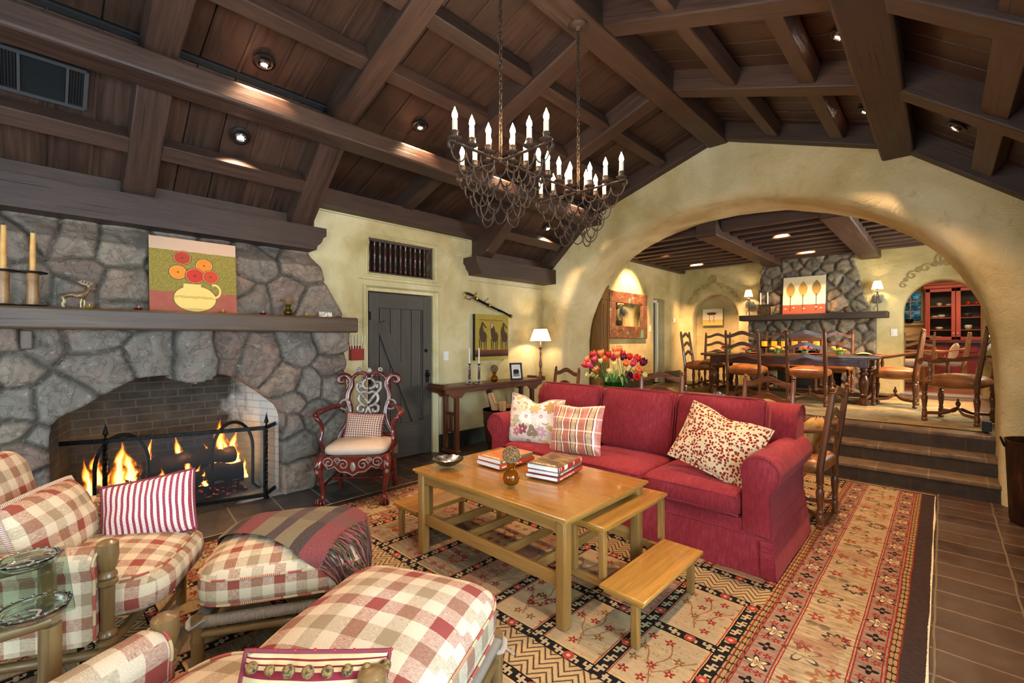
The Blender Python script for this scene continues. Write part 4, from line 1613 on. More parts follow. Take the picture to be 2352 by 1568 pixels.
# skirted base: slightly flared
vs = []
pr = [(0.0, .05, .02), (.18, .028, .0), (.315, .0, 0), (.335, -.02, 0)]
P0 = (-3.215, 3.105, -.755, 4.04)
def ringp(dx, z, n=30):
    x0, y0, x1, y1 = P0[0] - dx, P0[1] - dx, P0[2] + dx, P0[3] + dx
    out = []
    for k in range(n): out.append((x0 + (x1 - x0) * k / n, y0, z))
    for k in range(10): out.append((x1, y0 + (y1 - y0) * k / 10, z))
    for k in range(n): out.append((x1 - (x1 - x0) * k / n, y1, z))
    for k in range(10): out.append((x0, y1 - (y1 - y0) * k / 10, z))
    return out
R_ = []
for z, dx in ((0.012, .03), (.10, .02), (.20, .008), (.245, .0), (.25, .006), (.256, .0), (.33, -.004), (.34, -.03)):
    q = ringp(dx, z)
    m_ = len(q)
    q = [(x + .006 * mnoise.noise(Vector((x * 3, y * 3, 0))) * (1 - z * 3), y + (.010 * mnoise.noise(Vector((x * 6, y * 6, 1))) * max(0, 1 - z * 4)), zz) for x, y, zz in q]
    R_.append(q)
vs = [p for q in R_ for p in q]
fs = [(i * m_ + k, i * m_ + (k + 1) % m_, (i + 1) * m_ + (k + 1) % m_, (i + 1) * m_ + k) for i in range(len(R_) - 1) for k in range(m_)]
fs.append(tuple(range((len(R_) - 1) * m_, len(R_) * m_)))
g.raw(vs, fs)
# kick pleats
for x in (-3.20, -.775): g.box((x, 3.075, .125), (.075, .012, .225), bev=.004)
kid(g, 'skirted_base', CHEN, sofa)
for s, cx in ((-1, -3.13), (1, -.84)):
    g = G()
    pts = []
    # cross-section in x,z: panel topped by a roll
    prof = [(-s * .055, .25), (-s * .06, .45), (-s * .065, .56)]
    for k in range(15):
        a = PI * (1.13 - 1.42 * k / 14)
        pts.append((s * (.02 + .118 * -cos(a)) * 1.0, .645 + .112 * sin(a)))
    cs = [(s * -.085, .02 + .25), (s * -.085, .50)] + [(s * (.02 - .115 * cos(t)), .645 + .112 * sin(t)) for t in [-.35 + (PI + .95) * k / 18 for k in range(19)]] + [(s * .072, .52), (s * .078, .25)]
    n_ = len(cs)
    vs, fs = [], []
    ys = [3.095, 3.10, 3.12, 3.3, 3.5, 3.7, 3.9, 4.02]
    for i, y in enumerate(ys):
        k_ = .93 if i == 0 else (.985 if i == 1 else 1)
        for (x, z) in cs: vs.append((cx + x * k_, y, .5 + (z - .5) * (k_ if z > .5 else 1) + .004 * mnoise.noise(Vector((x * 9, y * 7, z * 4)))))
    for i in range(len(ys) - 1):
        for k in range(n_): fs.append((i * n_ + k, i * n_ + (k + 1) % n_, (i + 1) * n_ + (k + 1) % n_, (i + 1) * n_ + k))
    fs.append(tuple(range(n_))); fs.append(tuple(reversed(range((len(ys) - 1) * n_, len(ys) * n_))))
    g.raw(vs, fs)
    # welt round the front scroll and gathered pleats
    g.tube([(cx + x * .95, 3.093, .5 + (z - .5) * .95) for x, z in cs[2:-2]], .0045, 6)
    kid(g, 'arm', CHEN, sofa, smooth=50)
g = G()
bk = [(3.80, .3), (3.80, .84), (3.83, .93), (3.90, .975), (3.99, .985), (4.06, .955), (4.085, .90), (4.06, .85), (4.05, .3)]
M = Matrix(((0, 1, 0, 0), (1, 0, 0, 0), (0, 0, 1, 0), (0, 0, 0, 1)))
g.prism(bk, -3.2, -.77, M=M)
for x in (-.768, -3.202): g.tube([(x, y, z) for y, z in bk[1:8]], .006, 6)
kid(g, 'back_frame', CHEN, sofa, smooth=50)
edges = [-3.045, -2.335, -1.615, -.925]
for i in range(3):
    x0, x1 = edges[i], edges[i + 1]
    g = G(); g.cushion(((x0 + x1) / 2, 3.42, .415), (x1 - x0 - .005, .72, .17), n=12, e=6, bulge=.22, squar=9)
    g.rough(.006, 4)
    zt = .49
    for zz in (.355, .47):
        q = [(x0 + .015, 3.075), ((x0 + x1) / 2, 3.062), (x1 - .015, 3.075)]
        g.tube([(x, y, zz + .01 * (1 - abs(2 * k / 2 - 1))) for k, (x, y) in enumerate(q)], .005, 6)
    kid(g, 'seat_cushion', CHEN, sofa, smooth=60)
    g = G()
    M = T((x0 + x1) / 2, 3.72, .755) @ RX(R(-10))
    g.cushion((0, 0, 0), (x1 - x0 - .002, .56, .20), M=M @ RX(R(90)), n=12, e=3.6, bulge=.25, squar=9)
    g.rough(.012, 3.5)
    g.tube([M @ Vector(((x1 - x0) / 2 * sx * .97, -.068, .265 * sz)) for sx, sz in ((-1, -.9), (-1, .96), (-.9, 1.01), (.9, 1.01), (1, .96), (1, -.9))], .0055, 6)
    kid(g, 'back_cushion', CHEN, sofa, smooth=60)

# ---- sofa pillows ----
def f_floral(c):
    x, y, z = c.sep(c.uv)
    n = c.noise(c.uv, 30, 3)
    col = c.mix(n, '#cfc6b8', '#d8ccb4')
    lv = c.vor(c.scale(c.uv, (14, 22, 1), rot=(0, 0, .6)), 1, 'F1', 'Distance')
    lc = c.vor(c.scale(c.uv, (14, 22, 1), rot=(0, 0, .6)), 1, 'F1', 'Color')
    col = c.mix((lv < .48) * (c.sep(lc)[0] > .3), col, c.mix(c.sep(lc)[1], '#9a8a6c', '#c8ab74'))
    for fx, fy, r, k, a, ctr in ((-.06, .03, .085, 6, '#e6e0d4', '#a04030'), (.10, .05, .08, 5, '#ddd0c6', '#b05058'), (-.13, .12, .05, 5, '#e8cfa4', '#b88850'), (.02, .14, .05, 7, '#d8a868', '#9a6a30'), (-.08, -.10, .045, 6, '#8e4a56', '#d8c8b0'), (.12, -.10, .045, 8, '#c89aa0', '#e0c8c0'), (-.14, -.13, .038, 6, '#b87078', '#d8b8b0'), (.03, -.11, .05, 3, '#8a7a62', '#8a7a62'), (.17, .15, .05, 7, '#b98a4e', '#8a5a2a'), (-.17, -.02, .04, 5, '#b8a888', '#998868')):
        dx, dy = x - fx, y - fy
        d = c.m('SQRT', dx * dx + dy * dy); an = c.m('ARCTAN2', dy, dx)
        rr = d / (1 + (an * k + fx * 30).cos() * .22) / r
        col = c.mix((rr < 1.06), col, c.mix(.5, a, '#5a4a3a')); col = c.mix((rr < 1.0), col, c.mix(c.ss((an * k * 3).sin(), .6, 1) * .3, a, '#8a7a6a'))
        col = c.mix(d < r * .2, col, ctr); col = c.mix(d < r * .11, col, '#efe4c8')
    r = fabric(c, col)
    return r


def f_stripe(c):
    x, y, z = c.sep(c.uv)
    p = ((x + .02) / .155) % 1.0
    col = c.mix(p < .45, '#b56a52', '#b59a6c')
    for a, b, k in ((.0, .05, '#efe0c0'), (.05, .13, '#7a2c34'), (.13, .17, '#b59a6c'), (.40, .46, '#7a2c34'), (.46, .55, '#efe0c0')):
        col = c.mix((p > a) * (p < b), col, k)
    q = ((y + .02) / .11) % 1.0
    col = c.mix((q < .12) * .45, col, '#f0e4c8')
    col = c.mix((q > .45) * (q < .7) * .25, col, '#8a5a40')
    return dict(color=col, rough=.35, sheen=.3, normal=c.bump(c.noise(c.scale(c.uv, (9, 3, 1)), 1, 3, .6, 1.5), .4, .02))


def f_leopard(c):
    v = c.vor(c.uv, 50, 'F1', 'Distance', .75)
    w = c.noise(c.uv, 90, 2)
    s_ = c.noise(c.uv, 20, 2)
    spot = c.ss(v + (w - .5) * .25, .52, .43)
    col = c.mix(spot, '#c9b48a', c.mix(s_, '#6e1614', '#8c2c20'))
    return fabric(c, col, 500)


ROPE = mat('rope_trim', lambda c: dict(color=c.mix((((c.sep(c.uv)[0] * 110) + c.sep(c.uv)[1] * 90) % 1.0) > .5, '#e6d6bc', '#7a4a4a'), rough=.8, normal=c.bump((((c.sep(c.uv)[0] * 110) + c.sep(c.uv)[1] * 90) % 1.0 - .5).abs(), .6, .004)))
def scatter(name, lab, loc, rot, w, h, t, m, trim=None, trr=.006, **kw):
    o = thing(name, lab, 'pillow', loc)
    o.rotation_euler = rot
    g = G(); g.pillow(w, h, t, **kw); g.build('cover', m, o, smooth=180)
    if trim:
        g = G(); g.tube(g.rim(w * 1.005, h * 1.005, pinch=kw.get('pinch', .12), dent=kw.get('dent', 0), n=80), trr, 7, closed=True)
        g.build('trim', trim, o, smooth=180)
    return o


FLOR = mat('floral_print', f_floral); STRP = mat('striped_silk', f_stripe); LEO = mat('leopard_print', f_leopard)
scatter('throw_pillow', 'cream floral print pillow with rope trim on the left of the red sofa', (-2.83, 3.30, .70), (R(-14), R(4), R(14)), .56, .46, .17, FLOR, ROPE, dent=.06)
scatter('throw_pillow', 'square tan and rust striped silk pillow beside the floral pillow', (-2.31, 3.25, .69), (R(-16), R(-3), R(4)), .52, .44, .17, STRP, dent=.01, wr=.012)
scatter('throw_pillow', 'cream leopard print pillow with dark red spots leaning on the right back cushion', (-1.16, 3.35, .735), (R(-26), R(14), R(-8)), .58, .45, .16, LEO, LEO, .008, dent=.03)

# ---------------------------------------------------------------- coffee table with slide-out benches
ct = thing('coffee_table', 'large golden oak coffee table with slide-out stepped benches at both ends', 'coffee table', (-1.99, 2.23, .01))
X0, X1, Y0, Y1, ZT = -2.645, -1.34, 1.80, 2.665, .587
g = G()
g.box(((X0 + X1) / 2, (Y0 + Y1) / 2, ZT - .009), (X1 - X0, Y1 - Y0, .018), bev=.005)
g.box(((X0 + X1) / 2, (Y0 + Y1) / 2, ZT - .024), (X1 - X0 - .022, Y1 - Y0 - .022, .014), bev=.005)
for y in (Y0 + .29, Y0 + .58): g.box(((X0 + X1) / 2, y, ZT + .0002), (X1 - X0 - .01, .0015, .0008))
kid(g, 'tabletop', W_OAK, ct)
g = G()
ap = [(X0 + .06, .46), (X0 + .06, .557), (X1 - .06, .557), (X1 - .06, .46)]
def bracket(a, b, z0, z1, s=.055):
    """apron outline with curved corner brackets"""
    out = [(a, z1), (a, z0 - s)]
    out += [(a + s * (1 - cos(t)) * 1.0, z0 - s + s * sin(t)) for t in [PI / 2 * k / 5 for k in range(1, 6)]]
    out += [(b - s * (1 - cos(t)), z0 - s + s * sin(t)) for t in [PI / 2 * k / 5 for k in range(5, 0, -1)]]
    return out + [(b, z0 - s), (b, z1)]
for y in (Y0 + .035, Y1 - .06): g.prism(bracket(X0 + .07, X1 - .07, .495, .558), y, y + .025)
Mx = Matrix(((0, 1, 0, 0), (1, 0, 0, 0), (0, 0, 1, 0), (0, 0, 0, 1)))
for x in (X0 + .035, X1 - .06): g.prism(bracket(Y0 + .07, Y1 - .07, .53, .558, .03), x, x + .025, M=Mx)
kid(g, 'apron', W_OAKLEG, ct)
for x in (X0 + .055, X1 - .055):
    for y in (Y0 + .055, Y1 - .055):
        g = G(); g.box((x, y, .284), (.062, .062, .548), bev=.011); kid(g, 'leg', W_OAKLEG, ct)
for y in (Y0 + .055, Y1 - .055):
    g = G(); g.box(((X0 + X1) / 2, y, .245), (X1 - X0 - .17, .022, .07), bev=.003); kid(g, 'stretcher', W_OAKLEG, ct)
for x in (-2.42, -2.18, -1.86, -1.62):
    g = G(); g.box((x, (Y0 + Y1) / 2, .235), (.025, Y1 - Y0 - .13, .05), bev=.003); kid(g, 'slide_rail', W_OAKLEG, ct)
for s, mx in ((1, -1.34), (-1, -2.645)):
    bx0 = mx + s * -.155
    # upper bench board
    a, b = sorted((mx - s * .155, mx + s * .085))
    ya, yb = 2.015, 2.75
    if s < 0: a, b, ya, yb = -2.72, -2.5, 1.95, 2.6
    g = G(); g.box(((a + b) / 2, (ya + yb) / 2, .497), (b - a, yb - ya, .022), bev=.006)
    g.box(((a + b) / 2, (ya + yb) / 2, .478), (b - a - .03, yb - ya - .03, .02), bev=.004)
    kid(g, 'upper_bench_board', W_OAK, ct)
    lx = (b - .03) if s > 0 else (a + .03)
    for y in (ya + .03, yb - .03):
        g = G(); g.box((lx, y, .345), (.036, .036, .25), bev=.006); kid(g, 'leg', W_OAKLEG, ct)
        if s > 0:
            g = G(); g.box((a + .03, y, .345), (.036, .036, .25), bev=.006); kid(g, 'leg', W_OAKLEG, ct)
    # rails carrying it out to the low bench
    c0, c1 = ((-1.245, -1.0) if s > 0 else (-3.0, -2.70))
    y0, y1 = ((1.945, 2.665) if s > 0 else (1.87, 2.52))
    for y in ((ya + .03, yb - .03) if s > 0 else (ya + .03, yb - .03)):
        g = G()
        if s > 0: g.box(((a + c1) / 2 - .05, min(y, y1 - .03), .205), (c1 - a - .1, .034, .035), bev=.003)
        else: g.box(((b + c0) / 2 + .05, min(y, y1 - .03), .205), (b - c0 - .1, .034, .035), bev=.003)
        kid(g, 'rail', W_OAKLEG, ct)
    g = G(); g.box(((c0 + c1) / 2, (y0 + y1) / 2, .243), (c1 - c0, y1 - y0, .022), bev=.006)
    g.box(((c0 + c1) / 2, (y0 + y1) / 2, .224), (c1 - c0 - .03, y1 - y0 - .03, .02), bev=.004)
    kid(g, 'lower_bench_board', W_OAK, ct)
    lx = (c1 - .06) if s > 0 else (c0 + .07)
    for y in (y0 + .03, y1 - .04):
        g = G(); g.box((lx, y, .112), (.038, .038, .204), bev=.006); kid(g, 'leg', W_OAKLEG, ct)

# things on the table
SILV = metal('tarnished_silver', '#8c9094', .28, bump=.1)
t = thing('leaf_dish', 'dark silver dish with petal-shaped rim on the left of the coffee table', 'dish', (-2.49, 1.985, ZT + .011))
g = G()
def petal(u, v):
    a = 2 * PI * u
    pt_ = .5 + .5 * abs(cos(a * 6)) ** .7
    r = .035 + .075 * v * (.82 + .18 * pt_)
    z = .004 + .045 * v ** 1.6 * (.75 + .25 * pt_)
    return (r * cos(a), r * sin(a), z)
g.grid(petal, 96, 10, wu=True)
g.grid(lambda u, v: (petal(u, v)[0] * .97, petal(u, v)[1] * .97, petal(u, v)[2] + .004), 96, 10, wu=True)
g.lathe([(.0001, .004), (.036, .004)], seg=48); g.lathe([(.03, 0), (.037, .006)], seg=24)
g.build('bowl', SILV, t, smooth=60)
ball_vase('amber glass bulb vase on the coffee table in front of the books', (-1.885, 1.985, ZT + .011), .93, AMBER, 'large woven twig ball resting in the amber vase on the coffee table')
PAPER = mat('book_pages', lambda c: dict(color=c.mix(((c.sep(c.obj)[2] * 900) % 1.0) > .5, '#e9e6dc', '#c9c6bc'), rough=.8))


def book(lab, loc, rz, w, d, h, cover, spine, title=None, bars=None, jacket=None, grp=None):
    """spine on +x side, pages on the others; title strip of illegible lettering on the near edge"""
    o = thing('book', lab, 'book', loc, rz, grp)
    cm = mat('cover_' + cover.strip('#') + (jacket or ''), (lambda c: (lambda n, x, y: dict(
        color=(lambda base: c.mix(((y - .028).abs() < .009) * (x > .03) * (x < w - .03) * (c.noise(c.scale(c.uv, (170, 40, 1)), 1, 1) > .46), base, '#f3e2b8') if title else base)(
            c.mix(c.ss(n, .45, .6) * (.9 if jacket else 0), cover, jacket or cover)), rough=.3))(c.noise(c.scale(c.uv, (9, 16, 1)), 1, 3, .6), *c.sep(c.uv)[:2])))
    g = G()
    for z in (0, h - .003):
        g.raw([(0, 0, z + .003), (w, 0, z + .003), (w, d, z + .003), (0, d, z + .003), (0, 0, z), (w, 0, z), (w, d, z), (0, d, z)], [(0, 1, 2, 3), (7, 6, 5, 4), (0, 4, 5, 1), (1, 5, 6, 2), (2, 6, 7, 3), (3, 7, 4, 0)], 0, [(0, 0), (w, 0), (w, d), (0, d)] * 2)
    g.build('cover', cm, o, smooth=0)
    g = G(); g.box((w / 2 - .004, d / 2, h / 2), (w - .012, d - .012, h - .006)); g.build('pages', PAPER, o, smooth=0)
    g = G()
    g.grid(lambda u, v: (w - .002 + .005 * sin(PI * v), d * u, h * v), 10, 6, uvf=lambda u, v: (d * u, h * v))
    def f_sp(c):
        x, y, z = c.sep(c.uv)
        col = c.mix(0, spine, spine)
        if bars:
            for a, b in bars: col = c.mix((x > a) * (x < b), col, '#efe6d2')
        else:
            col = c.mix((x > d * .06) * (x < d * .62) * ((y - h * .5).abs() < h * .17) * (c.noise(c.scale(c.uv, (150, 60, 1)), 1, 1) > .5), col, '#f0e2cc')
        return dict(color=col, rough=.35)
    g.build('spine', mat('spine_' + spine.strip('#') + '%d' % int(h * 1e4), f_sp), o, smooth=60)
    return o


z0 = ZT + .0115
book('lower of the two books stacked by the twig ball, red spine', (-2.385, 2.155, z0), R(-1), .238, .345, .032, '#8a3a22', '#a33a20', grp=None)
book('upper of the two books stacked by the twig ball, orange picture cover', (-2.38, 2.16, z0 + .033), R(1), .228, .335, .028, '#c0683a', '#6a6040', title=1, jacket='#a8905a')
book('bottom book of the right-hand stack of three, red spine', (-1.935, 2.17, z0), R(10), .235, .345, .026, '#7a2a24', '#a3302a')
book('middle book of the right-hand stack of three, grey-brown spine', (-1.928, 2.18, z0 + .027), R(11), .225, .335, .026, '#6a2a2e', '#6e5a4e')
book('top book of the right-hand stack of three, dark picture cover and red barred spine', (-1.93, 2.178, z0 + .054), R(10), .228, .335, .033, '#5a4230', '#a02420', title=1, jacket='#9a7a4a', bars=((.004, .009), (.03, .035), (.075, .12), (.2, .204), (.214, .218), (.31, .315), (.325, .33)))

# ---------------------------------------------------------------- bamboo armchairs and ottomans in buffalo check
PLAID = mat('buffalo_check', plaid_fn(.19, '#85402f', '#8f7d60', '#c6b99c'))
PLAID2 = mat('buffalo_check_large', plaid_fn(.26, '#823a31', '#8c7d62', '#c2b79e'))
WELT = mat('welt_cord', lambda c: dict(color=c.mix(((c.sep(c.uv)[0] / .12) % 1.0) > .5, '#9a4a3a', '#b8a078'), rough=.85))
RATTAN = mat('rattan_wrap', lambda c: (lambda s_: dict(color=c.mix(s_, '#6e6050', '#a39480'), rough=.6, normal=c.bump(s_, .8, .004)))(((c.sep(c.uv)[0] * 170) % 1.0 - .5).abs() * 2))


def bamboo(g, p, q, r, nodes=3):
    p, q = Vector(p), Vector(q)
    n = 8 * nodes
    pts, rs = [], []
    for k in range(n + 1):
        t = k / n
        pts.append(p + (q - p) * t)
        f = (t * nodes) % 1.0
        rs.append(r * (1.14 if (f < .01 or f > .99) and 0 < k < n else (1.02 if abs(f - .5) > .4 else 1)))
    g.tube(pts, rs, 12)


def turned(g, x, y, z0, z1, r=.03):
    L = z1 - z0
    prof = [(0, 1.1), (.02, 1.3), (.10, 1.35), (.17, 1.1), (.19, .85), (.21, 1.15), (.225, 1.2), (.24, .9), (.25, 1.25), (.27, 1.25), (.285, .9), (.30, .9), (.55, .8), (.57, 1.15), (.585, 1.2), (.60, .85), (.61, 1.2), (.63, 1.25), (.65, .95), (.75, 1.0), (.8, .95), (1, .9)]
    g.lathe([(.0001, z1)] + [(r * f * (.75 if t == 0 else 1), z1 - t * L - (.0 if t else .004)) for t, f in prof], (x, y, 0), 14)


def armchair(name, lab, loc, rz, m, dz=0, w=.36):
    t = thing(name, lab, 'armchair', loc, rz, None)
    for s in (-1, 1):
        g = G(); turned(g, s * w, .32, 0.0, .655 - dz, .028); g.build('front_post', W_BAMB, t)
        g = G(); bamboo(g, (s * w, -.38, 0), (s * w, -.42, .5), .026, 2); g.build('back_leg', W_BAMB, t)
        g = G()
        L = .66
        prof = [(s * -.055, .26), (s * -.06, .47), (s * -.066, .57 - dz)] + [(s * .066 * -cos(a), .57 - dz + .062 * sin(a)) for a in [PI * k / 10 for k in range(11)]] + [(s * .05, .54 - dz), (s * .045, .26)]
        vs, fs = [], []
        ys = [-.40, -.2, 0, .2, .27, .296]
        n_ = len(prof)
        for i, y in enumerate(ys):
            k_ = .9 if i == len(ys) - 1 else 1
            for x, z in prof: vs.append((s * w + x * k_, y, .45 + (z - .45) * k_))
        for i in range(len(ys) - 1):
            for k in range(n_): fs.append((i * n_ + k, i * n_ + (k + 1) % n_, (i + 1) * n_ + (k + 1) % n_, (i + 1) * n_ + k))
        fs += [tuple(range(n_)), tuple(reversed(range((len(ys) - 1) * n_, len(ys) * n_)))]
        g.raw(vs, fs)
        arm = g.build('upholstered_arm', m, t, smooth=50)
        g = G(); g.tube([(s * w + x * .93, .298, .45 + (z - .45) * .93) for x, z in prof], .005, 6, closed=True); g.build('welt', WELT, arm)
    g = G()
    for y in (.32, -.38): bamboo(g, (-w, y, .22), (w, y, .22), .02, 3)
    for s in (-1, 1): bamboo(g, (s * w, -.38, .2), (s * w, .32, .2), .018, 3)
    for y in (.32,): bamboo(g, (-w, y, .08), (w, y, .08), .014, 3)
    g.build('bamboo_rail', W_BAMB, t)
    g = G(); g.cushion((0, .06, .375), (.64, .86, .20), n=14, e=3.6, bulge=.35, squar=5); g.rough(.006, 5); sc_ = g.build('seat_cushion', m, t, smooth=180)
    g = G(); g.tube([(.293 * math.copysign(abs(cos(a)) ** .4, cos(a)), .06 + .392 * math.copysign(abs(sin(a)) ** .4, sin(a)), .452) for a in [2 * PI * k / 48 for k in range(48)]], .0055, 6, closed=True); g.build('welt', WELT, sc_)
    g = G(); M = T(0, -.345, .60) @ RX(R(12))
    g.cushion((0, 0, 0), (.72, .66, .17), M=M @ RX(R(90)), n=14, e=4, bulge=.25, squar=5); g.rough(.006, 5); g.build('backrest', m, t, smooth=180)
    return t


# direction a chair faces -> rotation of local +y
def face(dx, dy): return math.atan2(dy, dx) - PI / 2


armchair('bamboo_armchair', 'checked bamboo-post armchair facing the fire at the far left', (-2.92, .115, .01), face(.5, .866), PLAID)
armchair('bamboo_armchair', 'checked bamboo-post armchair nearest the camera at the bottom left', (-1.27, .155, .01), face(-.427, .905), PLAID2, .04, .375)


def ottoman(lab, loc, rz, w, d, top, m, bulge):
    t = thing('ottoman', lab, 'ottoman', loc, rz)
    g = G(); g.cushion((0, 0, top - .135), (w, d, .25), n=18, e=3.4, bulge=bulge, squar=6); g.rough(.006, 4)
    c_ = g.build('cushion', m, t, smooth=180)
    g = G()
    for zz, k in ((top - .085, 1.0), (top - .20, .985)):
        g.tube([(w * .5 * k * math.copysign(abs(cos(a)) ** .36, cos(a)), d * .5 * k * math.copysign(abs(sin(a)) ** .36, sin(a)), zz) for a in [2 * PI * k2 / 56 for k2 in range(56)]], .0055, 6, closed=True)
    g.build('welt', WELT, c_)
    z = top - .27
    for sx in (-1, 1):
        for sy in (-1, 1):
            g = G(); bamboo(g, (sx * (w / 2 - .03), sy * (d / 2 - .03), 0), (sx * (w / 2 - .03), sy * (d / 2 - .03), z + .03), .026, 2); g.build('leg', W_BAMB, t)
            g = G(); x, y = sx * (w / 2 - .03), sy * (d / 2 - .03)
            g.tube([(x + .036 * cos(a), y + .036 * sin(a), .19 + .012 * sin(a * 2)) for a in [2 * PI * k / 12 for k in range(12)]], .008, 6, closed=True, flat=(.5, 1.5)); g.build('leather_tie', flat('grey_leather_strap', '#9a8e80', .6), t)
    g = G()
    for sy in (-1, 1): g.tube([(-w / 2 + .03, sy * (d / 2 - .03), z), (w / 2 - .03, sy * (d / 2 - .03), z)], .026, 12)
    for sx in (-1, 1): g.tube([(sx * (w / 2 - .03), -d / 2 + .03, z), (sx * (w / 2 - .03), d / 2 - .03, z)], .026, 12)
    g.build('wrapped_seat_rail', RATTAN, t)
    g = G()
    for sy in (-1, 1): bamboo(g, (-w / 2 + .03, sy * (d / 2 - .03), .11), (w / 2 - .03, sy * (d / 2 - .03), .11), .018, 2)
    for sx in (-1, 1): bamboo(g, (sx * (w / 2 - .03), -d / 2 + .03, .13), (sx * (w / 2 - .03), d / 2 - .03, .13), .018, 2)
    g.build('bamboo_stretcher', W_BAMB, t)
    return t


O1, R1 = (-2.537, .97, .01), face(.5, .866)
ottoman('smaller checked ottoman with a fringed throw over it, near the fireplace', O1, R1, .68, .75, .455, PLAID, .12)
ottoman('large domed checked ottoman in the centre foreground, without a throw', (-1.50, .90, .01), face(-.427, .905), .70, .72, .48, PLAID2, .3)

_o2 = [o for o in COL.objects if o.get('category') == 'ottoman'][-1]
g = G(); g.tube(cr([onZ(1128, 1475, .012), onZ(1150, 1480, .03), onZ(1168, 1492, .012), onZ(1180, 1502, .012)], 4), .012, 6, flat=(.25, 1)); kid(g, 'loose_strap', flat('grey_leather_strap', '', .6), _o2)
# throw on the smaller ottoman
def f_throw(c):
    x, y, z = c.sep(c.uv)
    w_ = (c.noise(c.uv, 12, 2) - .5) * .02
    p = ((y + w_ + .45) / .52) % 1.0
    col = c.mix((p > .22) * (p < .36), '#6e654a', '#2e2220')
    col = c.mix((p >= .36) * (p < .62), col, '#6e2a2e')
    col = c.mix((p >= .62) * (p < .86), col, '#6e654c')
    col = c.mix((p >= .86), col, '#3a2a2c')
    q = ((x + .05) / .5) % 1.0
    col = c.mix((q > .55) * (q < .8) * .45, col, '#4e3a34')
    k = c.noise(c.scale(c.uv, (420, 300, 1)), 1, 2, .6)
    col = c.mix(c.ss(k, .5, .75) * .4, col, '#c0b49a')
    return dict(color=col, rough=.95, normal=c.bump(k, .8, .004))


THROW = mat('woven_throw', f_throw)
th = thing('throw_blanket', 'fringed burgundy, olive and brown striped throw draped over the smaller ottoman', 'throw', O1, R1)
def top_z(x, y, w=.68, d=.75, top=.455):
    X, Y = abs(x) / (w / 2), abs(y) / (d / 2)
    r = max(X, Y) if max(X, Y) > 1 else (X ** 4 + Y ** 4) ** .25
    if r < 1:
        return top - .135 + .125 * (1 - min(1, r) ** 3.4) ** (1 / 3.4) * (1 + .12 * max(0, 1 - X ** 2.2) * max(0, 1 - Y ** 2.2))
    return top - .135
def surf(x, y):
    def cl(a, lim):
        s_ = math.copysign(1, a); a = abs(a)
        return (s_ * a, 0) if a <= lim else (s_ * (lim + .02 * min(1, (a - lim) * 9)), a - lim)
    X, dx = cl(x, .335); Y, dy = cl(y, .37)
    z = top_z(max(-.33, min(.33, X)) * .97, max(-.365, min(.365, Y)) * .97)
    z = z + .024 - min(.24, math.hypot(dx, dy))
    return Vector((X, Y, z + .006 * mnoise.noise(Vector((x * 7, y * 7, 2))) + .01 * mnoise.noise(Vector((x * 3, y * 3, 5)))))
def drape(u, v):
    A, B_, C_, D_ = (-.12, -.46), (.385, .17), (-.52, -.42), (-.34, .50)
    p = [A[k] * (1 - u) * (1 - v) + B_[k] * (1 - u) * v + C_[k] * u * (1 - v) + D_[k] * u * v for k in (0, 1)]
    return surf(p[0] + .012 * sin(v * 9) * (1 - u), p[1])
g = G(); g.grid(drape, 40, 60, uvf=lambda u, v: (u * .6, v * .92)); th_c = g.build('blanket', THROW, th, smooth=180)
FRC = [flat('fringe_rose', '#8a4644', .9), flat('fringe_brown', '#33241c', .9), flat('fringe_olive', '#5e5230', .9)]
g = G()
for k in range(170):
    u = k / 169
    ex, ey = .385 + (-.34 - .385) * u, .17 + (.50 - .17) * u
    L = rnd.uniform(.17, .24); a_ = rnd.uniform(-.35, .35) + .98 - u * .15
    dx, dy = cos(a_), sin(a_)
    pts = []
    for q in range(7):
        t_ = q / 6 * L
        p = surf(ex + dx * t_, ey + dy * t_)
        pts.append(p + Vector((dx * .012 * q / 6, dy * .012 * q / 6, .004 + .003 * sin(q * 2 + k))))
    g.tube(cr(pts, 2), rnd.uniform(.0024, .0036), 5, mi=rnd.choice((0, 0, 1, 1, 1, 2)))
fr = g.build('fringe', FRC, th, smooth=180); fr['kind'] = 'stuff'

# pillows on armchair A / B
def f_gstripe(c):
    x, y, z = c.sep(c.uv)
    s = ((x / .026) % 1.0) < .45
    h = ((y / .018) % 1.0) < .5
    col = c.mix(s, c.mix(h * .25, '#d8cdc4', '#b89c94'), c.mix(h * .3, '#8c3444', '#a85a60'))
    return fabric(c, col, 500)


def f_bstripe(c):
    x, y, z = c.sep(c.uv)
    p = (y / .062) % 1.0
    col = c.mix((p > .1) * (p < .38), '#c4b282', '#74222c')
    col = c.mix((p > .52) * (p < .58), col, '#74222c'); col = c.mix((p > .72) * (p < .78), col, '#74222c')
    return fabric(c, col, 500)


def f_gingham(c):
    x, y, z = c.sep(c.uv)
    a = ((x / .022) % 1.0) < .45
    b = ((y / .022) % 1.0) < .45
    col = c.mix(a * .55 + b * .45, '#cdbda2', '#742228')
    return fabric(c, col, 500)


GS = mat('narrow_striped_cotton', f_gstripe); BS = mat('wide_striped_cotton', f_bstripe); GI = mat('small_gingham', f_gingham)
POM = mat('pompom_wool', lambda c: dict(color=c.ramp(c.noise(c.obj, 120, 2), [(.35, '#2e2414'), (.6, '#8a6a38')]), rough=.95, normal=c.bump(c.noise(c.obj, 260, 2), 1, .004)))
TAS = flat('burgundy_braid', '#6e2630', .85)


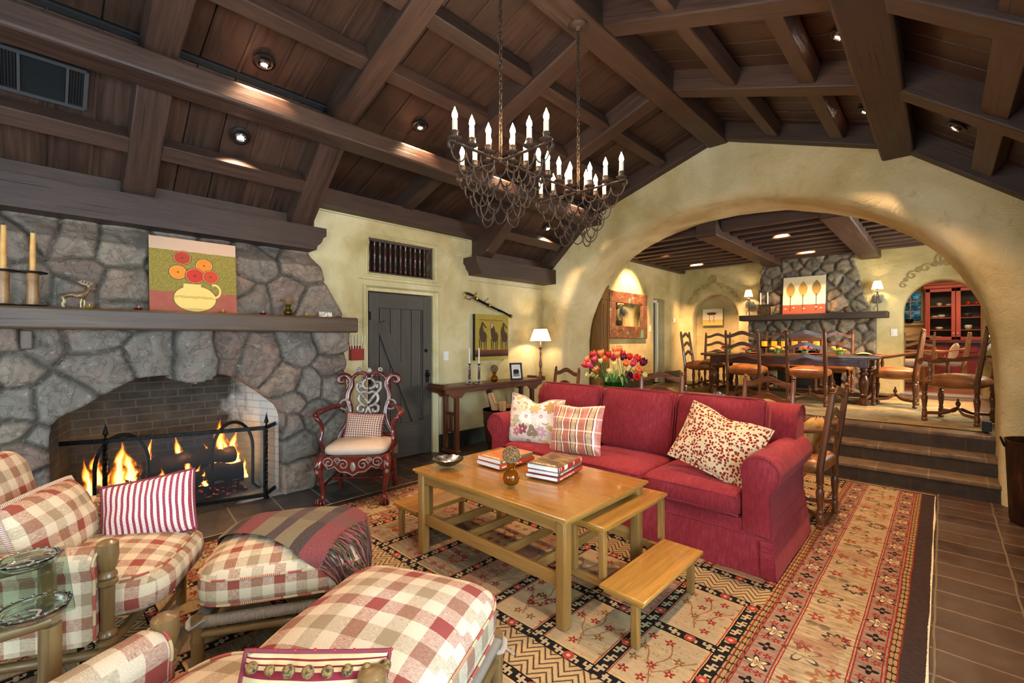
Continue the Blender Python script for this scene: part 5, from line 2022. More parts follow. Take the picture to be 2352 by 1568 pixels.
def pom_trim(o, w, h, sides, step=.036, r=.011, hang=0, **kw):
    pts = o_rim = G().rim(w, h, n=120, **kw)
    g = G(); g.tube(pts, .006, 6, closed=True); g.build('braid', TAS, o, smooth=180)
    g = G()
    acc = 0
    for i in range(1, len(pts)):
        acc += (pts[i] - pts[i - 1]).length
        if i // 30 in sides and acc > step:
            acc = 0
            p = pts[i]
            d = Vector((p.x, 0, p.z)).normalized()
            e = p + d * (r * 1.6) + Vector((0, rnd.uniform(-.006, .006), 0))
            if hang: e = p + Vector((-p.x * .04, -.022 - .05 * (1 - (2 * p.x / w) ** 2), -.03 if p.z > 0 else 0))
            g.ball(e, r * rnd.uniform(.85, 1.15), 8, 6)
            g.ball(p + d * .004, .005, 6, 4, mi=1)
    if len(g.bm.verts):
        q = g.build('pompoms', [POM, flat('red_bead', '#b01818', .2)], o, smooth=180); q['kind'] = 'stuff'
    else: g.bm.free()


KID = scatter('kidney_pillow', 'checked kidney pillow with twisted rope edge against the back of the far left armchair', (-2.99, .07, .60), (R(-20), 0, R(150)), .48, .36, .22, PLAID, None, pinch=-.06, puff=.45)
g = G(); g.tube(g.rim(.485, .365, pinch=-.06, n=80), .010, 8, closed=True); g.build('rope_edge', ROPE, KID, smooth=180)
gp = scatter('throw_pillow', 'red and white narrow striped pillow with tassel trim on the far left armchair', (-2.97, .42, .60), (R(-24), R(-8), R(66)), .40, .31, .14, GS, None, pinch=.08)
pom_trim(gp, .405, .315, (0, 3), r=.009, pinch=.08)
bp = scatter('throw_pillow', 'burgundy and cream striped pillow with pompom edge on the armchair nearest the camera', (-1.175, .49, .53), (R(-24), R(7), R(54)), .36, .24, .12, BS, None, pinch=.05)
pom_trim(bp, .365, .245, (1, 2), step=.042, r=.014, hang=1, pinch=.05)

# ---------------------------------------------------------------- glass side table
GLS = thin_glass('clear_glass', '#e4f2ea', 1.45)
GEDGE = mat('glass_edge', None, color='#5ad0b0', rough=.05, trans=.6, ior=1.3)
gt = thing('glass_side_table', 'low bamboo side table with a clear glass top between the two armchairs', 'side table', (-2.14, -.26, .01))
g = G(); g.box((-.0, 0, .672), (.57, .70, .012), bev=.003); g.build('glass_top', GLS, gt)
g = G()
for a, b in (((-.25, -.30, .645), (.25, -.30, .645)), ((-.25, .30, .645), (.25, .30, .645)), ((-.25, -.30, .645), (-.25, .30, .645)), ((.25, -.30, .645), (.25, .30, .645))): bamboo(g, a, b, .02, 3)
g.build('top_frame', W_BAMB, gt)
for sx in (-1, 1):
    for sy in (-1, 1):
        g = G(); bamboo(g, (sx * .25, sy * .30, 0), (sx * .25, sy * .30, .63), .024, 3); g.build('leg', W_BAMB, gt)
CRY = mat('crystal', None, color='#f2fbff', rough=.02, trans=1, ior=1.5)
for k, (p, lab) in enumerate(((onZ(65, 1290, .70), 'clear glass dish with thick beaded rim on the side table, nearer the fireplace'), (onZ(78, 1405, .70), 'clear glass dish with thick beaded rim on the side table, nearer the camera'))):
    d = thing('glass_dish', lab, 'dish', (p.x, p.y, .6895), 0)
    g = G(); g.lathe([(.0001, 0), (.062, 0), (.070, .006), (.074, .018), (.078, .022), (.078, .026), (.072, .026), (.066, .016), (.060, .006), (.0001, .005)], seg=40)
    for q in range(20): g.ball((.076 * cos(q * PI / 10), .076 * sin(q * PI / 10), .027), .0045, 6, 4)
    g.build('glass', CRY, d, smooth=60)
    g = G()
    q = [(cos(a) * .035, sin(a) * .018, .0062) for a in [k_ * .5 for k_ in range(5)]]
    g.tube(cr([(-.03, -.01, .0066), (-.01, .012, .0066), (.02, .006, .0066), (.035, .016, .0066)], 4), .004, 5, flat=(.2, 1)); g.build('etched_motif', flat('etched_grey', '#8a9094', .5), d)

# ---------------------------------------------------------------- carved red chair
LACQ = mat('red_lacquer', lambda c: (lambda n: dict(color=c.ramp(n, [(.3, '#3e120e'), (.6, '#67221a'), (.8, '#7e4232')]), rough=.22, coat=.5, normal=c.bump(n, .1, .003)))(c.noise(c.obj, 18, 4, .6)))
GILT = mat('silvered_gilt', lambda c: dict(color=c.ramp(c.noise(c.obj, 30, 3), [(.3, '#6e645c'), (.7, '#b0a498')]), rough=.35, metal=.3))
CORD = mat('cream_corduroy', lambda c: (lambda s_: dict(color=c.mix(s_, '#b09a82', '#d8c8b2'), rough=.85, normal=c.bump(s_, .6, .003)))(((c.sep(c.uv)[0] * 140) % 1.0 - .5).abs() * 2))
cc = thing('carved_chair', 'ornate carved red lacquered armchair with cream ribbed seat by the fireplace', 'chair', (-3.99, 2.14, 0.0), face(.738, -.674))
g = G(); g.cushion((0, .0, .475), (.56, .50, .10), n=12, e=3.4, bulge=.35, squar=6); g.build('seat', CORD, cc, smooth=180)
def spiral(cx, cz, y, r0, r1, a0, turns, n=26):
    return [(cx + (r0 + (r1 - r0) * t) * cos(a0 + turns * 2 * PI * t), y, cz + (r0 + (r1 - r0) * t) * sin(a0 + turns * 2 * PI * t)) for t in [k / n for k in range(n + 1)]]
g = G()
bot = [(-.30, .435), (-.30, .34), (-.26, .315), (-.22, .33), (-.18, .345), (-.13, .31), (-.09, .285), (-.05, .29), (0, .255), (.05, .29), (.09, .285), (.13, .31), (.18, .345), (.22, .33), (.26, .315), (.30, .34), (.30, .435)]
g.prism(bot, .245, .27)
g.box((0, .0, .42), (.60, .51, .03), bev=.008)
for s in (-1, 1):
    g.prism([(-.24, .435), (-.24, .35), (0, .33), (.24, .35), (.24, .435)], -.012, .012, M=T(s * .29, 0, 0) @ RZ(PI / 2))
g.prism([(-.28, .435), (-.28, .36), (.28, .36), (.28, .435)], -.255, -.235)
ap_ = g.build('seat_rail', LACQ, cc)
g = G()
for s in (-1, 1):
    for cx, cz, r in ((.21, .385, .048), (.085, .365, .05), (.135, .40, .028)):
        g.tube(spiral(s * cx, cz, .275, r, .008, 0 if s > 0 else PI, s * 1.4), .0055, 6, flat=(1, .8))
    g.tube([(s * .265, .275, .40), (s * .21, .277, .33), (s * .16, .277, .352), (s * .11, .277, .305), (s * .05, .277, .30), (0, .277, .27)], .005, 6)
g.lathe([(.001, 0), (.02, .02), (.026, .05), (.015, .08), (.001, .09)], (0, .272, .30), 8, squash=(1, .4))
g.build('carved_scrolls', GILT, ap_)
for s in (-1, 1):
    g = G()
    p = cr([(s * .28, .23, .44), (s * .292, .255, .39), (s * .298, .272, .34), (s * .285, .262, .25), (s * .27, .245, .15), (s * .268, .245, .08), (s * .275, .262, .045)], 5)
    r = [.034, .036, .038, .04, .041, .042, .041, .040, .039, .038, .036, .034, .032, .030, .028, .026, .025, .024, .023, .022, .021, .020, .019, .018, .017, .018, .02, .022, .024, .026, .03]
    g.tube(p, r[:len(p)], 12)
    g.ball((s * .278, .27, .03), (.032, .034, .03), 12, 8)
    for k in range(4):
        a = (k - 1.5) * .62 + PI / 2
        cx, cy = s * .278, .262
        g.tube(cr([(cx + .012 * cos(a), cy + .012 * sin(a), .065), (cx + .036 * cos(a), cy + .04 * sin(a), .055), (cx + .046 * cos(a), cy + .050 * sin(a), .03), (cx + .040 * cos(a), cy + .044 * sin(a), .006)], 4), .0085, 7)
    lg = g.build('cabriole_leg', LACQ, cc, smooth=60)
    g = G()
    for q in range(3): g.tube(spiral(s * .300, .36 - q * .02, .30 - q * .004, .026 - q * .006, .006, PI / 2, 1.2 * s, 14), .005, 6)
    g.ball((s * .30, .295, .32), (.018, .012, .03), 8, 6)
    g.build('knee_carving', GILT, lg)
    g = G(); g.tube(cr([(s * .265, -.23, .47), (s * .262, -.235, .30), (s * .262, -.25, .12), (s * .268, -.29, .0)], 5), [.026] * 16, 10); g.build('back_leg', LACQ, cc)
g = G()
g.tube([(-.27, -.24, .17), (-.27, .25, .17)], .014, 8); g.tube([(.27, -.24, .17), (.27, .25, .17)], .014, 8)
g.tube([(-.27, 0, .17), (0, 0, .17), (.27, 0, .17)], .014, 8); g.tube([(-.26, -.25, .17), (.26, -.25, .17)], .013, 8)
g.build('stretcher', LACQ, cc)
g = G(); ge = G()
def yb(z): return -.235 - (z - .45) * .16
for s in (-1, 1):
    st = cr([(s * .27, yb(.47), .47), (s * .255, yb(.54), .54), (s * .205, yb(.62), .62), (s * .175, yb(.72), .72), (s * .18, yb(.80), .80), (s * .205, yb(.87), .87), (s * .20, yb(.94), .94), (s * .175, yb(1.0), 1.0), (s * .18, yb(1.06), 1.06), (s * .225, yb(1.105), 1.105), (s * .28, yb(1.10), 1.10), (s * .30, yb(1.065), 1.065), (s * .275, yb(1.04), 1.04), (s * .25, yb(1.055), 1.055)], 5)
    n = len(st)
    g.tube(st, [.024 + .006 * sin(PI * k / n) for k in range(n)], 9, flat=(1, .8))
    for off in (-.012, .012): ge.tube([(p.x + off, p.y + .021, p.z) for p in st[2:-3]], .0035, 5)
    st2 = cr([(s * .20, yb(1.02), 1.02), (s * .15, yb(1.10), 1.10), (s * .09, yb(1.135), 1.135), (s * .035, yb(1.12), 1.12), (s * .03, yb(1.085), 1.085), (s * .055, yb(1.075), 1.075)], 5)
    g.tube(st2, .019, 8)
    for k in range(5): ge.ball((s * (.155 - .026 * k), yb(1.11) + .02, 1.095 + .012 * k - .002 * k * k), .0055, 6, 4)
    ge.tube(spiral(s * .105, 1.165, yb(1.16), .026, .006, -PI / 2, 1.3 * s, 16), .008, 6)
    # linked rings at the arms
    ge.tube([(s * .225 + .048 * cos(a), yb(.82) + .012, .82 + .048 * sin(a)) for a in [2 * PI * k / 22 for k in range(22)]], .010, 7, closed=True)
g.tube([(-.24, yb(.53), .525), (.24, yb(.53), .525)], .022, 8)
bf = g.build('back_frame', LACQ, cc, smooth=60)
ge.lathe([(.001, 0), (.02, .01), (.03, .03), (.022, .05), (.01, .06)], (0, yb(1.13) + .01, 1.125), 10, squash=(1, .5))
for a in range(5): ge.tube([(0, yb(1.15) + .012, 1.15), (.03 * cos(.5 + a * .54), yb(1.15) + .015, 1.15 + .035 * sin(.5 + a * .54))], [.008, .004], 6)
ge.build('gilt_edging', GILT, bf, smooth=60)
g = G()
for s in (-1, 1):
    for pts in ([(s * .03, 1.07), (s * .06, 1.03), (s * .045, .99), (s * .005, .975)],
                [(s * .07, 1.04), (s * .11, 1.035), (s * .118, .99), (s * .095, .95), (s * .055, .905), (s * .02, .86), (s * .0, .83)],
                [(s * .09, 1.02), (s * .075, 1.0), (s * .095, .985)],
                [(s * .0, .93), (s * .045, .945), (s * .085, .915), (s * .095, .87), (s * .06, .82), (s * .015, .80)],
                [(s * .06, .82), (s * .10, .80), (s * .095, .755), (s * .055, .75), (s * .045, .78)],
                [(s * .0, .80), (s * .03, .72), (s * .06, .66), (s * .05, .60), (s * .03, .53)],
                [(s * .05, .60), (s * .09, .64), (s * .08, .69), (s * .055, .68)]):
        q = cr([(x, yb(z) + .004, z) for x, z in pts], 6)
        g.tube(q, [.019 - .005 * abs(2 * k / len(q) - 1) for k in range(len(q))], 8, flat=(1, .8))
g.tube([(-.05, yb(1.07), 1.075), (.05, yb(1.07), 1.075)], .012, 8)
g.build('pierced_splat', GILT, cc, smooth=60)
for s in (-1, 1):
    g = G(); p = cr([(s * .225, yb(.82) + .01, .82), (s * .30, -.17, .815), (s * .36, -.04, .80), (s * .385, .07, .785), (s * .36, .13, .755), (s * .325, .115, .70), (s * .318, .11, .63), (s * .325, .13, .55), (s * .305, .12, .46)], 5)
    n = len(p)
    g.tube(p, [(.020 + .012 * math.exp(-((k - 14) / 5) ** 2) - .002 * (k > 24)) for k in range(n)], 10); g.build('arm', LACQ, cc, smooth=60)
sp = scatter('throw_pillow', 'small red gingham pillow with pompom edge on the carved red chair', (-4.085, 2.225, .625), (R(-18), R(4), face(.738, -.674) + PI), .36, .26, .13, GI, None, pinch=.10)
pom_trim(sp, .365, .265, (0, 1), r=.007, step=.03, pinch=.10)

# ---------------------------------------------------------------- plank door with Z brace
g = G()
y0, y1, z0, z1 = 2.70, 3.59, .012, 2.025
xf = -4.86
n = 6
for i in range(n):
    a, b = y0 + (y1 - y0) * i / n, y0 + (y1 - y0) * (i + 1) / n
    g.box((xf - .012, (a + b) / 2, (z0 + z1) / 2), (.022, b - a - .008, z1 - z0), bev=.005)
def dbar(p, q, w=.13, up=None):
    g.beam((xf + .009, *p), (xf + .009, *q), .022, w, up=(0, -(q[1] - p[1]), q[0] - p[0]), bev=.004)
dbar((y0 + .065, z0), (y0 + .065, z1)); dbar((y1 - .065, z0), (y1 - .065, z1))
dbar((y0 + .13, z1 - .09), (y1 - .13, z1 - .09), .18); dbar((y0 + .13, z0 + .22), (y1 - .13, z0 + .22), .42)
g.beam((xf + .010, y0 + .15, z1 - .35), (xf + .010, y1 - .22, z0 + .44), .026, .14, up=(0, .8, .5), bev=.005)
door = struct(g.build('door_1', W_DOOR, smooth=0))
g = G()
g.ball((xf + .05, y1 - .07, 1.02), (.018, .026, .026), 12, 8); g.tube([(xf + .02, y1 - .07, 1.02), (xf + .05, y1 - .07, 1.02)], .01, 8)
g.box((xf + .023, y1 - .07, 1.0), (.006, .05, .16), bev=.003)
g.lathe([(.001, 0), (.024, .002), (.02, .012), (.001, .014)], (xf + .022, y1 - .09, 1.33), 12, M=RY(PI / 2))
g.build('door_handle', IRON, door)
g = G()
for z in (.3, 1.0, 1.75): g.box((xf + .025, y0 + .004, z), (.012, .03, .10), bev=.002)
g.build('hinge', IRON, door)
# wall behind door void
g = G(); g.box((-5.03, 3.15, 1.4), (.04, 1.2, 2.9)); struct(g.build('wall_behind_door', flat('dark_void', '#15120e', .9), smooth=0))
# reveal lining of the transom grille with turned spindles
gr = thing('spindle_grille', 'row of dark turned wooden spindles in the opening above the plank door', 'grille', (-4.90, 3.16, 2.25))
g = G()
for p, q in (((0, -.465, .012), (0, .465, .012)), ((0, -.465, .398), (0, .465, .398)), ((0, -.458, 0), (0, -.458, .41)), ((0, .458, 0), (0, .458, .41))): g.beam(p, q, .05, .025, up=(0, 0, 1) if p[2] == q[2] else (0, 1, 0), bev=.003)
g.build('frame', W_DOOR, gr)
for i in range(13):
    g = G()
    y = -.43 + .86 * i / 12
    prof = [(.013, .02), (.017, .03), (.011, .045)] + [(.011 + .007 * (0.5 + .5 * cos(t * 11)) , .05 + t * .32) for t in [k / 22 for k in range(23)]] + [(.017, .385), (.013, .395)]
    g.lathe(prof, (0, y, 0), 8); g.build('spindle', W_DARK, gr)

# light switch plates
def switch(lab, M, loc, w=.085, h=.12, rz=0, cat='light switch'):
    o = thing('light_switch', lab, cat, loc, rz)
    g = G(); g.box((0, 0, 0), (w, .008, h), bev=.003); g.build('plate', WHITEP, o)
    g = G(); g.box((0, -.006, 0), (w * .4, .008, h * .55), bev=.002); g.build('rocker', WHITEP, o)


switch('white light switch plate on the plaster right of the plank door', None, (XL + .006, 3.815, 1.255), rz=PI / 2)
# match holder
mh = thing('match_holder', 'red box of long fireplace matches hung on the wall beside the fireplace', 'match holder', (-4.80, 2.52, 1.24), PI / 2)
g = G()
for p, s_ in (((0, -.035, .065), (.15, .004, .13)), ((0, .025, .08), (.15, .004, .16)), ((-.075, -.005, .065), (.004, .06, .13)), ((.075, -.005, .065), (.004, .06, .13)), ((0, -.005, .002), (.15, .06, .004))): g.box(p, s_)
g.build('box', flat('red_tin', '#8e2212', .45), mh, smooth=0)
g = G()
for k in range(16):
    x = -.06 + .12 * k / 15; t_ = (x / .06) * .045 + rnd.uniform(-.01, .01)
    g.tube([(x, -.02 + .02 * (k % 3), .01), (x + t_, -.02 + .02 * (k % 3), .275 + rnd.uniform(-.01, .02))], .0036, 4)
g.build('long_matches', flat('pale_matchwood', '#e8dcc4', .7), mh)

# ---- console table ----
ZC = .885
con = thing('console_table', 'long narrow dark wood console table with trestle legs against the plaster wall', 'console table', (-4.60, 4.45, .0))
g = G(); g.box((-4.60, 4.45, ZC - .018), (.34, 1.95, .036), bev=.006); kid(g, 'tabletop', W_CONS, con)
for s in (-1, 1):
    g = G(); g.box((-4.60, 4.45 + s * .95, ZC + .004), (.34, .045, .05), bev=.012); kid(g, 'scrolled_end', W_CONS, con)
for x in (-4.47, -4.73):
    g = G(); g.prism([(3.52, .85), (3.52, .80), (3.60, .78), (3.66, .73), (3.78, .73), (3.84, .79), (5.06, .79), (5.12, .73), (5.24, .73), (5.30, .78), (5.38, .80), (5.38, .85)], x - .011, x + .011, M=Matrix(((0, 1, 0, 0), (1, 0, 0, 0), (0, 0, 1, 0), (0, 0, 0, 1)))); kid(g, 'apron', W_CONS, con)
for y in (3.72, 5.18):
    for x in (-4.49, -4.71):
        g = G(); g.box((x, y, .435), (.05, .06, .83), bev=.008)
        for dy in (-.017, .017): g.box((x + .026 * (1 if x > -4.6 else -1), y + dy, .43), (.006, .012, .80))
        kid(g, 'leg', W_CONS, con)
    g = G(); g.box((-4.60, y, .04), (.30, .085, .05), bev=.012); g.box((-4.60, y, .52), (.20, .035, .04)); g.box((-4.60, y, .30), (.20, .03, .03)); g.box((-4.6, y, .41), (.03, .03, .2)); kid(g, 'trestle_rail', W_CONS, con)

# things on the console
for k, (x, y, z) in enumerate(((-4.55, 3.99, .0), (-4.44, 4.06, 0))):
    t = thing('candlestick', ['silver column candlestick at the left on the console table', 'silver column candlestick on the console, the one nearer the room'][k], 'candlestick', (x, y, ZC), 0, 'silver candlesticks on the console')
    g = G(); g.box((0, 0, .006), (.09, .09, .012), bev=.004)
    g.lathe([(.035, .012), (.024, .03), (.012, .045), (.011, .06), (.017, .07), (.0165, .21), (.018, .22), (.010, .235), (.012, .25), (.022, .262), (.026, .27), (.012, .272)], seg=14); g.build('column', STEEL, t)
    c_ = thing('candle', ['white taper candle in the left silver candlestick', 'white taper candle in the right silver candlestick'][k], 'candle', (x, y, ZC + .268), 0, 'white tapers on the console')
    g = G(); g.tube([(0, 0, 0), (0, 0, .21)], [.0105, .009], 10); g.build('wax', CW, c_)
    g = G(); g.tube([(0, 0, .21), (.001, 0, .222)], .0012, 4); g.build('wick', BLACKM, c_)
ball_vase('small amber glass bulb vase on the console table under the horse painting', (-4.52, 4.42, ZC), .95, AMBER, 'woven twig ball in the amber vase on the console table')
fr = thing('photo_frame', 'black standing photo frame with a black and white picture on the console', 'photo frame', (-4.50, 4.86, ZC), R(72))
g = G(); M = RX(R(-10))
for p, s_ in (((0, 0, .012), (.20, .018, .024)), ((0, 0, .238), (.20, .018, .024)), ((-.088, 0, .125), (.024, .018, .25)), ((.088, 0, .125), (.024, .018, .25))): g.box(M @ Vector(p), s_, M=M, bev=.003)
g.box((0, .07, .09), (.03, .004, .19), M=RX(R(22))); g.build('frame', flat('black_frame', '#1b1a1a', .3), fr)
g = G(); g.box(M @ Vector((0, .004, .125)), (.16, .006, .21), M=M)
g.build('picture', mat('bw_photo', lambda c: (lambda x, y, z, n: dict(color=c.mix((x.abs() < .052) * ((z - .125).abs() < .075), '#ece8e0', c.mix(c.ss(disc(c, x, z, -.018, .12, .03, .035, .3, n).min(disc(c, x, z, .02, .122, .028, .033, .3, n)), 1.1, .9), c.mix(z < .10, '#d8d8d6', '#8a8a88'), '#2a2a2a')), rough=.15))(*c.sep(c.obj), c.noise(c.obj, 60, 3))), fr, smooth=0)

def table_lamp(lab, loc):
    t = thing('table_lamp', lab, 'lamp', loc)
    g = G(); g.lathe([(.075, 0), (.078, .012), (.06, .022), (.03, .03), (.022, .05), (.03, .07), (.024, .085), (.013, .10), (.016, .14), (.026, .18), (.028, .20), (.018, .26), (.013, .32), (.013, .36), (.022, .375), (.013, .39), (.014, .43), (.03, .45), (.034, .47), (.016, .475), (.012, .50)], seg=16); g.build('turned_base', wood('copper_painted_wood', '#6a3826', '#b0765a', rough=.3), t)
    g = G(); g.tube([(0, 0, .50), (0, 0, .58)], .012, 10); g.build('candle_sleeve', CW, t)
    g = G(); g.grid(lambda u, v: ((.165 + (.10 - .165) * v) * cos(2 * PI * u), (.165 + (.10 - .165) * v) * sin(2 * PI * u), .56 + .19 * v), 32, 6, wu=True)
    sh = g.build('shade', SHADE, t, smooth=180)
    g = G()
    for r, z in ((.1655, .56), (.1005, .75)): g.tube([(r * cos(a), r * sin(a), z) for a in [2 * PI * k / 32 for k in range(32)]], .004, 6, closed=True)
    g.build('shade_trim', flat('brown_trim', '#7a5424', .6), sh)
    g = G(); g.ball((0, 0, .635), (.022, .022, .032), 12, 8); g.build('bulb', BULB, t)
    return t


SHADE = bpy.data.materials.new('lamp_shade'); SHADE.use_nodes = True
nt = SHADE.node_tree; nt.nodes.clear()
_o = nt.nodes.new('ShaderNodeOutputMaterial'); _t = nt.nodes.new('ShaderNodeBsdfTranslucent'); _d = nt.nodes.new('ShaderNodeBsdfDiffuse'); _m = nt.nodes.new('ShaderNodeMixShader')
_t.inputs[0].default_value = hexc('#f2dca8'); _d.inputs[0].default_value = hexc('#e8d6a8'); _m.inputs[0].default_value = .35
nt.links.new(_t.outputs[0], _m.inputs[1]); nt.links.new(_d.outputs[0], _m.inputs[2]); nt.links.new(_m.outputs[0], _o.inputs[0])
BULB = emit('lamp_bulb', (1, .76, .46, 1), 520)
table_lamp('table lamp with turned copper-coloured base and glowing cream shade in the corner', (-4.52, 5.42, ZC + .002))

# ---- sabre and horse painting on the wall ----
sb = thing('sabre', 'old sabre in a dark scabbard with brass guard hung slanting on the plaster wall', 'sword', (-4.765, 4.10, 2.11))
def wl(px, py, X=-4.765): p = onX(px, py, X); return (p.x + 4.765, p.y - 4.10, p.z - 2.11)
s3 = 300 / 1809
pts = [wl(1020 + a * s3, 640 + b * s3) for a, b in ((430, 268), (560, 338), (700, 408), (820, 462), (935, 525))]
g = G(); q = cr(pts, 6); n = len(q)
g.tube(q, [.027 - .006 * k / n for k in range(n)], 10, flat=(.6, 1)); g.build('scabbard', IRON, sb)
g = G()
g.bm.free()
for k in (0, 8, n - 2):
    g = G(); g.tube([q[k], q[min(n - 1, k + 1)]], .029, 10); g.build('scabbard_band', BRASS, sb)
g = G()
g.tube(cr([q[0], wl(1020 + 400 * s3, 640 + 225 * s3), wl(1020 + 300 * s3, 640 + 190 * s3)], 6), .012, 8)
gu = cr([wl(1020 + a * s3, 640 + b * s3, -4.745) for a, b in ((415, 255), (350, 288), (300, 260), (282, 215), (290, 180))], 5)
g.tube(gu, .007, 7)
g.tube(cr([wl(1020 + a * s3, 640 + b * s3, -4.75) for a, b in ((400, 250), (425, 225), (450, 205), (445, 182))], 4), .007, 7)
g.build('hand_guard', BRASS, sb)
g = G()
for a, b in ((560, 330),): g.tube(cr([wl(1020 + (a + i) * s3, 640 + (b + j) * s3, -4.75) for i, j in ((0, 0), (10, -30), (40, -40), (50, -65))], 4), .006, 6)
g.build('hanger_hook', BRASS, sb)
g = G(); g.tube([wl(1020 + 395 * s3, 640 + 235 * s3), wl(1020 + 315 * s3, 640 + 200 * s3)], .015, 8); g.build('grip', BLACKM, sb)
g = G()
for k in (3, 16): g.tube([q[k] + Vector((-.06, 0, 0)), q[k] + Vector((.01, 0, -.02)), q[k] + Vector((.02, 0, .01))], .004, 5)
g.build('wall_hook', IRON, sb)


def p_horses(c):
    x, y, z = c.sep(c.uv)
    n = c.noise(c.uv, 12, 4); n2 = c.noise(c.uv, 50, 4, .7)
    col = c.mix(n, '#9c8426', '#b8a040')
    col = c.mix(((y - .575 + (n - .5) * .02).abs() < .006) * (x > .08) * (x < .55), col, '#8a5a20')
    col = c.mix((y < .145) * (y > .05), col, c.mix(c.ss(y, .06, .13), '#241c14', '#7a3a1c'))
    for ox, hd in ((.10, 1), (.33, 0), (.53, 1)):
        W = lambda cx, cy, rx, ry: disc(c, x, y, ox + cx, cy, rx, ry, .06, n) < 1
        b = W(.055, .335, .07, .078) + W(.02, .39, .045, .10)
        if hd: b = b + W(.03, .48, .022, .06) + ((x - ox - .035 - (.545 - y) * .9).abs() < .016) * (y > .46) * (y < .545)
        else: b = b + W(-.01, .45, .02, .10)
        for lx in (-.015, .02, .075, .108): b = b + ((x - ox - lx).abs() < .007 + (y - .14) * .03) * (y > .14) * (y < .30)
        col = c.mix(b.min(1), col, c.mix(n2, '#3a2818', '#5a4028'))
    col = c.mix(((x - .325).abs() < .007) * (y > .46) * (y < .53), col, '#f2ece0')
    return dict(color=col, normal=c.bump(n2, .3, .003))


canvas('horse_painting', 'ochre canvas of three dark horses hanging on the plaster wall under the sabre', .67, .655, .05, p_horses, (XL + .065, 4.62, 1.178), PI / 2, 0, edge='#16120c')

# ---- barrel of firewood ----
br = thing('wood_barrel', 'coopered wooden barrel with iron hoops holding firewood between console and sofa', 'barrel', (-4.28, 4.36, 0.0))
g = G()
bp_ = [(.20, .0), (.235, .15), (.262, .32), (.275, .47), (.28, .54)]
def barrel(u, v):
    a = 2 * PI * u
    i = min(3, int(v * 4)); t = v * 4 - i
    r = bp_[i][0] + (bp_[i + 1][0] - bp_[i][0]) * t
    return (r * cos(a) * (1 - .006 * (abs(((u * 20) % 1) - .5) > .46)), r * sin(a) * (1 - .006 * (abs(((u * 20) % 1) - .5) > .46)), bp_[i][1] + (bp_[i + 1][1] - bp_[i][1]) * t)
g.grid(barrel, 120, 8, wu=True, uvf=lambda u, v: (v * .55, u * 1.6)); g.grid(lambda u, v: tuple(k * .93 if j < 2 else k for j, k in enumerate(barrel(u, v))), 60, 8, wu=True)
g.lathe([(.262, .54), (.281, .54)], seg=40); g.lathe([(.0001, .03), (.2, .03)], seg=24)
g.build('staves', wood('barrel_wood', '#3a1d0e', '#7a4424', rough=.5), br, smooth=60)
g = G()
for z, r in ((.10, .226), (.36, .268)):
    g.lathe([(r + .001, z), (r + .005, z), (r + .007, z + .03), (r + .003, z + .03)], seg=40)
g.build('iron_hoop', metal('grey_iron', '#6a6a66', .5), br)
LOGS = [mat('split_log_face', lambda c: dict(color=c.ramp(c.noise(c.scale(c.uv, (3, 40, 1)), 1, 4), [(.3, '#a8743e'), (.7, '#e0b884')]), rough=.8)), BARK]
for k in range(7):
    t = thing('firewood', ['pale split log leaning out of the barrel', 'dark bark-covered log leaning out of the barrel', 'firewood piece inside the barrel'][min(k, 2)], 'firewood', (-4.28, 4.36, .04), 0, 'firewood in the barrel' if k > 1 else None)
    a = k * .9; r = .11
    g = G()
    bx_, by_ = r * cos(a), r * sin(a)
    if k == 0: tp = (-.06, -.20, .72); bx_, by_ = .02, .06
    elif k == 1: tp = (-.16, -.12, .76); bx_, by_ = -.08, .06
    else: tp = (bx_ * 1.3, by_ * 1.3, .50 + .02 * k)
    g.beam((bx_, by_, .0), tp, .085, .075, up=(.5, .3, .2), bev=.012); g.rough(.006, 12)
    g.build('split_wood', LOGS[1 if k == 1 else 0], t)

# ---------------------------------------------------------------- round game table with chairs behind the sofa
LEGP = [(.026, 0), (.03, .02), (.02, .035), (.026, .05), (.026, .10), (.019, .11), (.025, .125), (.018, .14), (.022, .18), (.028, .24), (.030, .28), (.02, .31), (.027, .325), (.018, .34), (.026, .355), (.026, .45)]


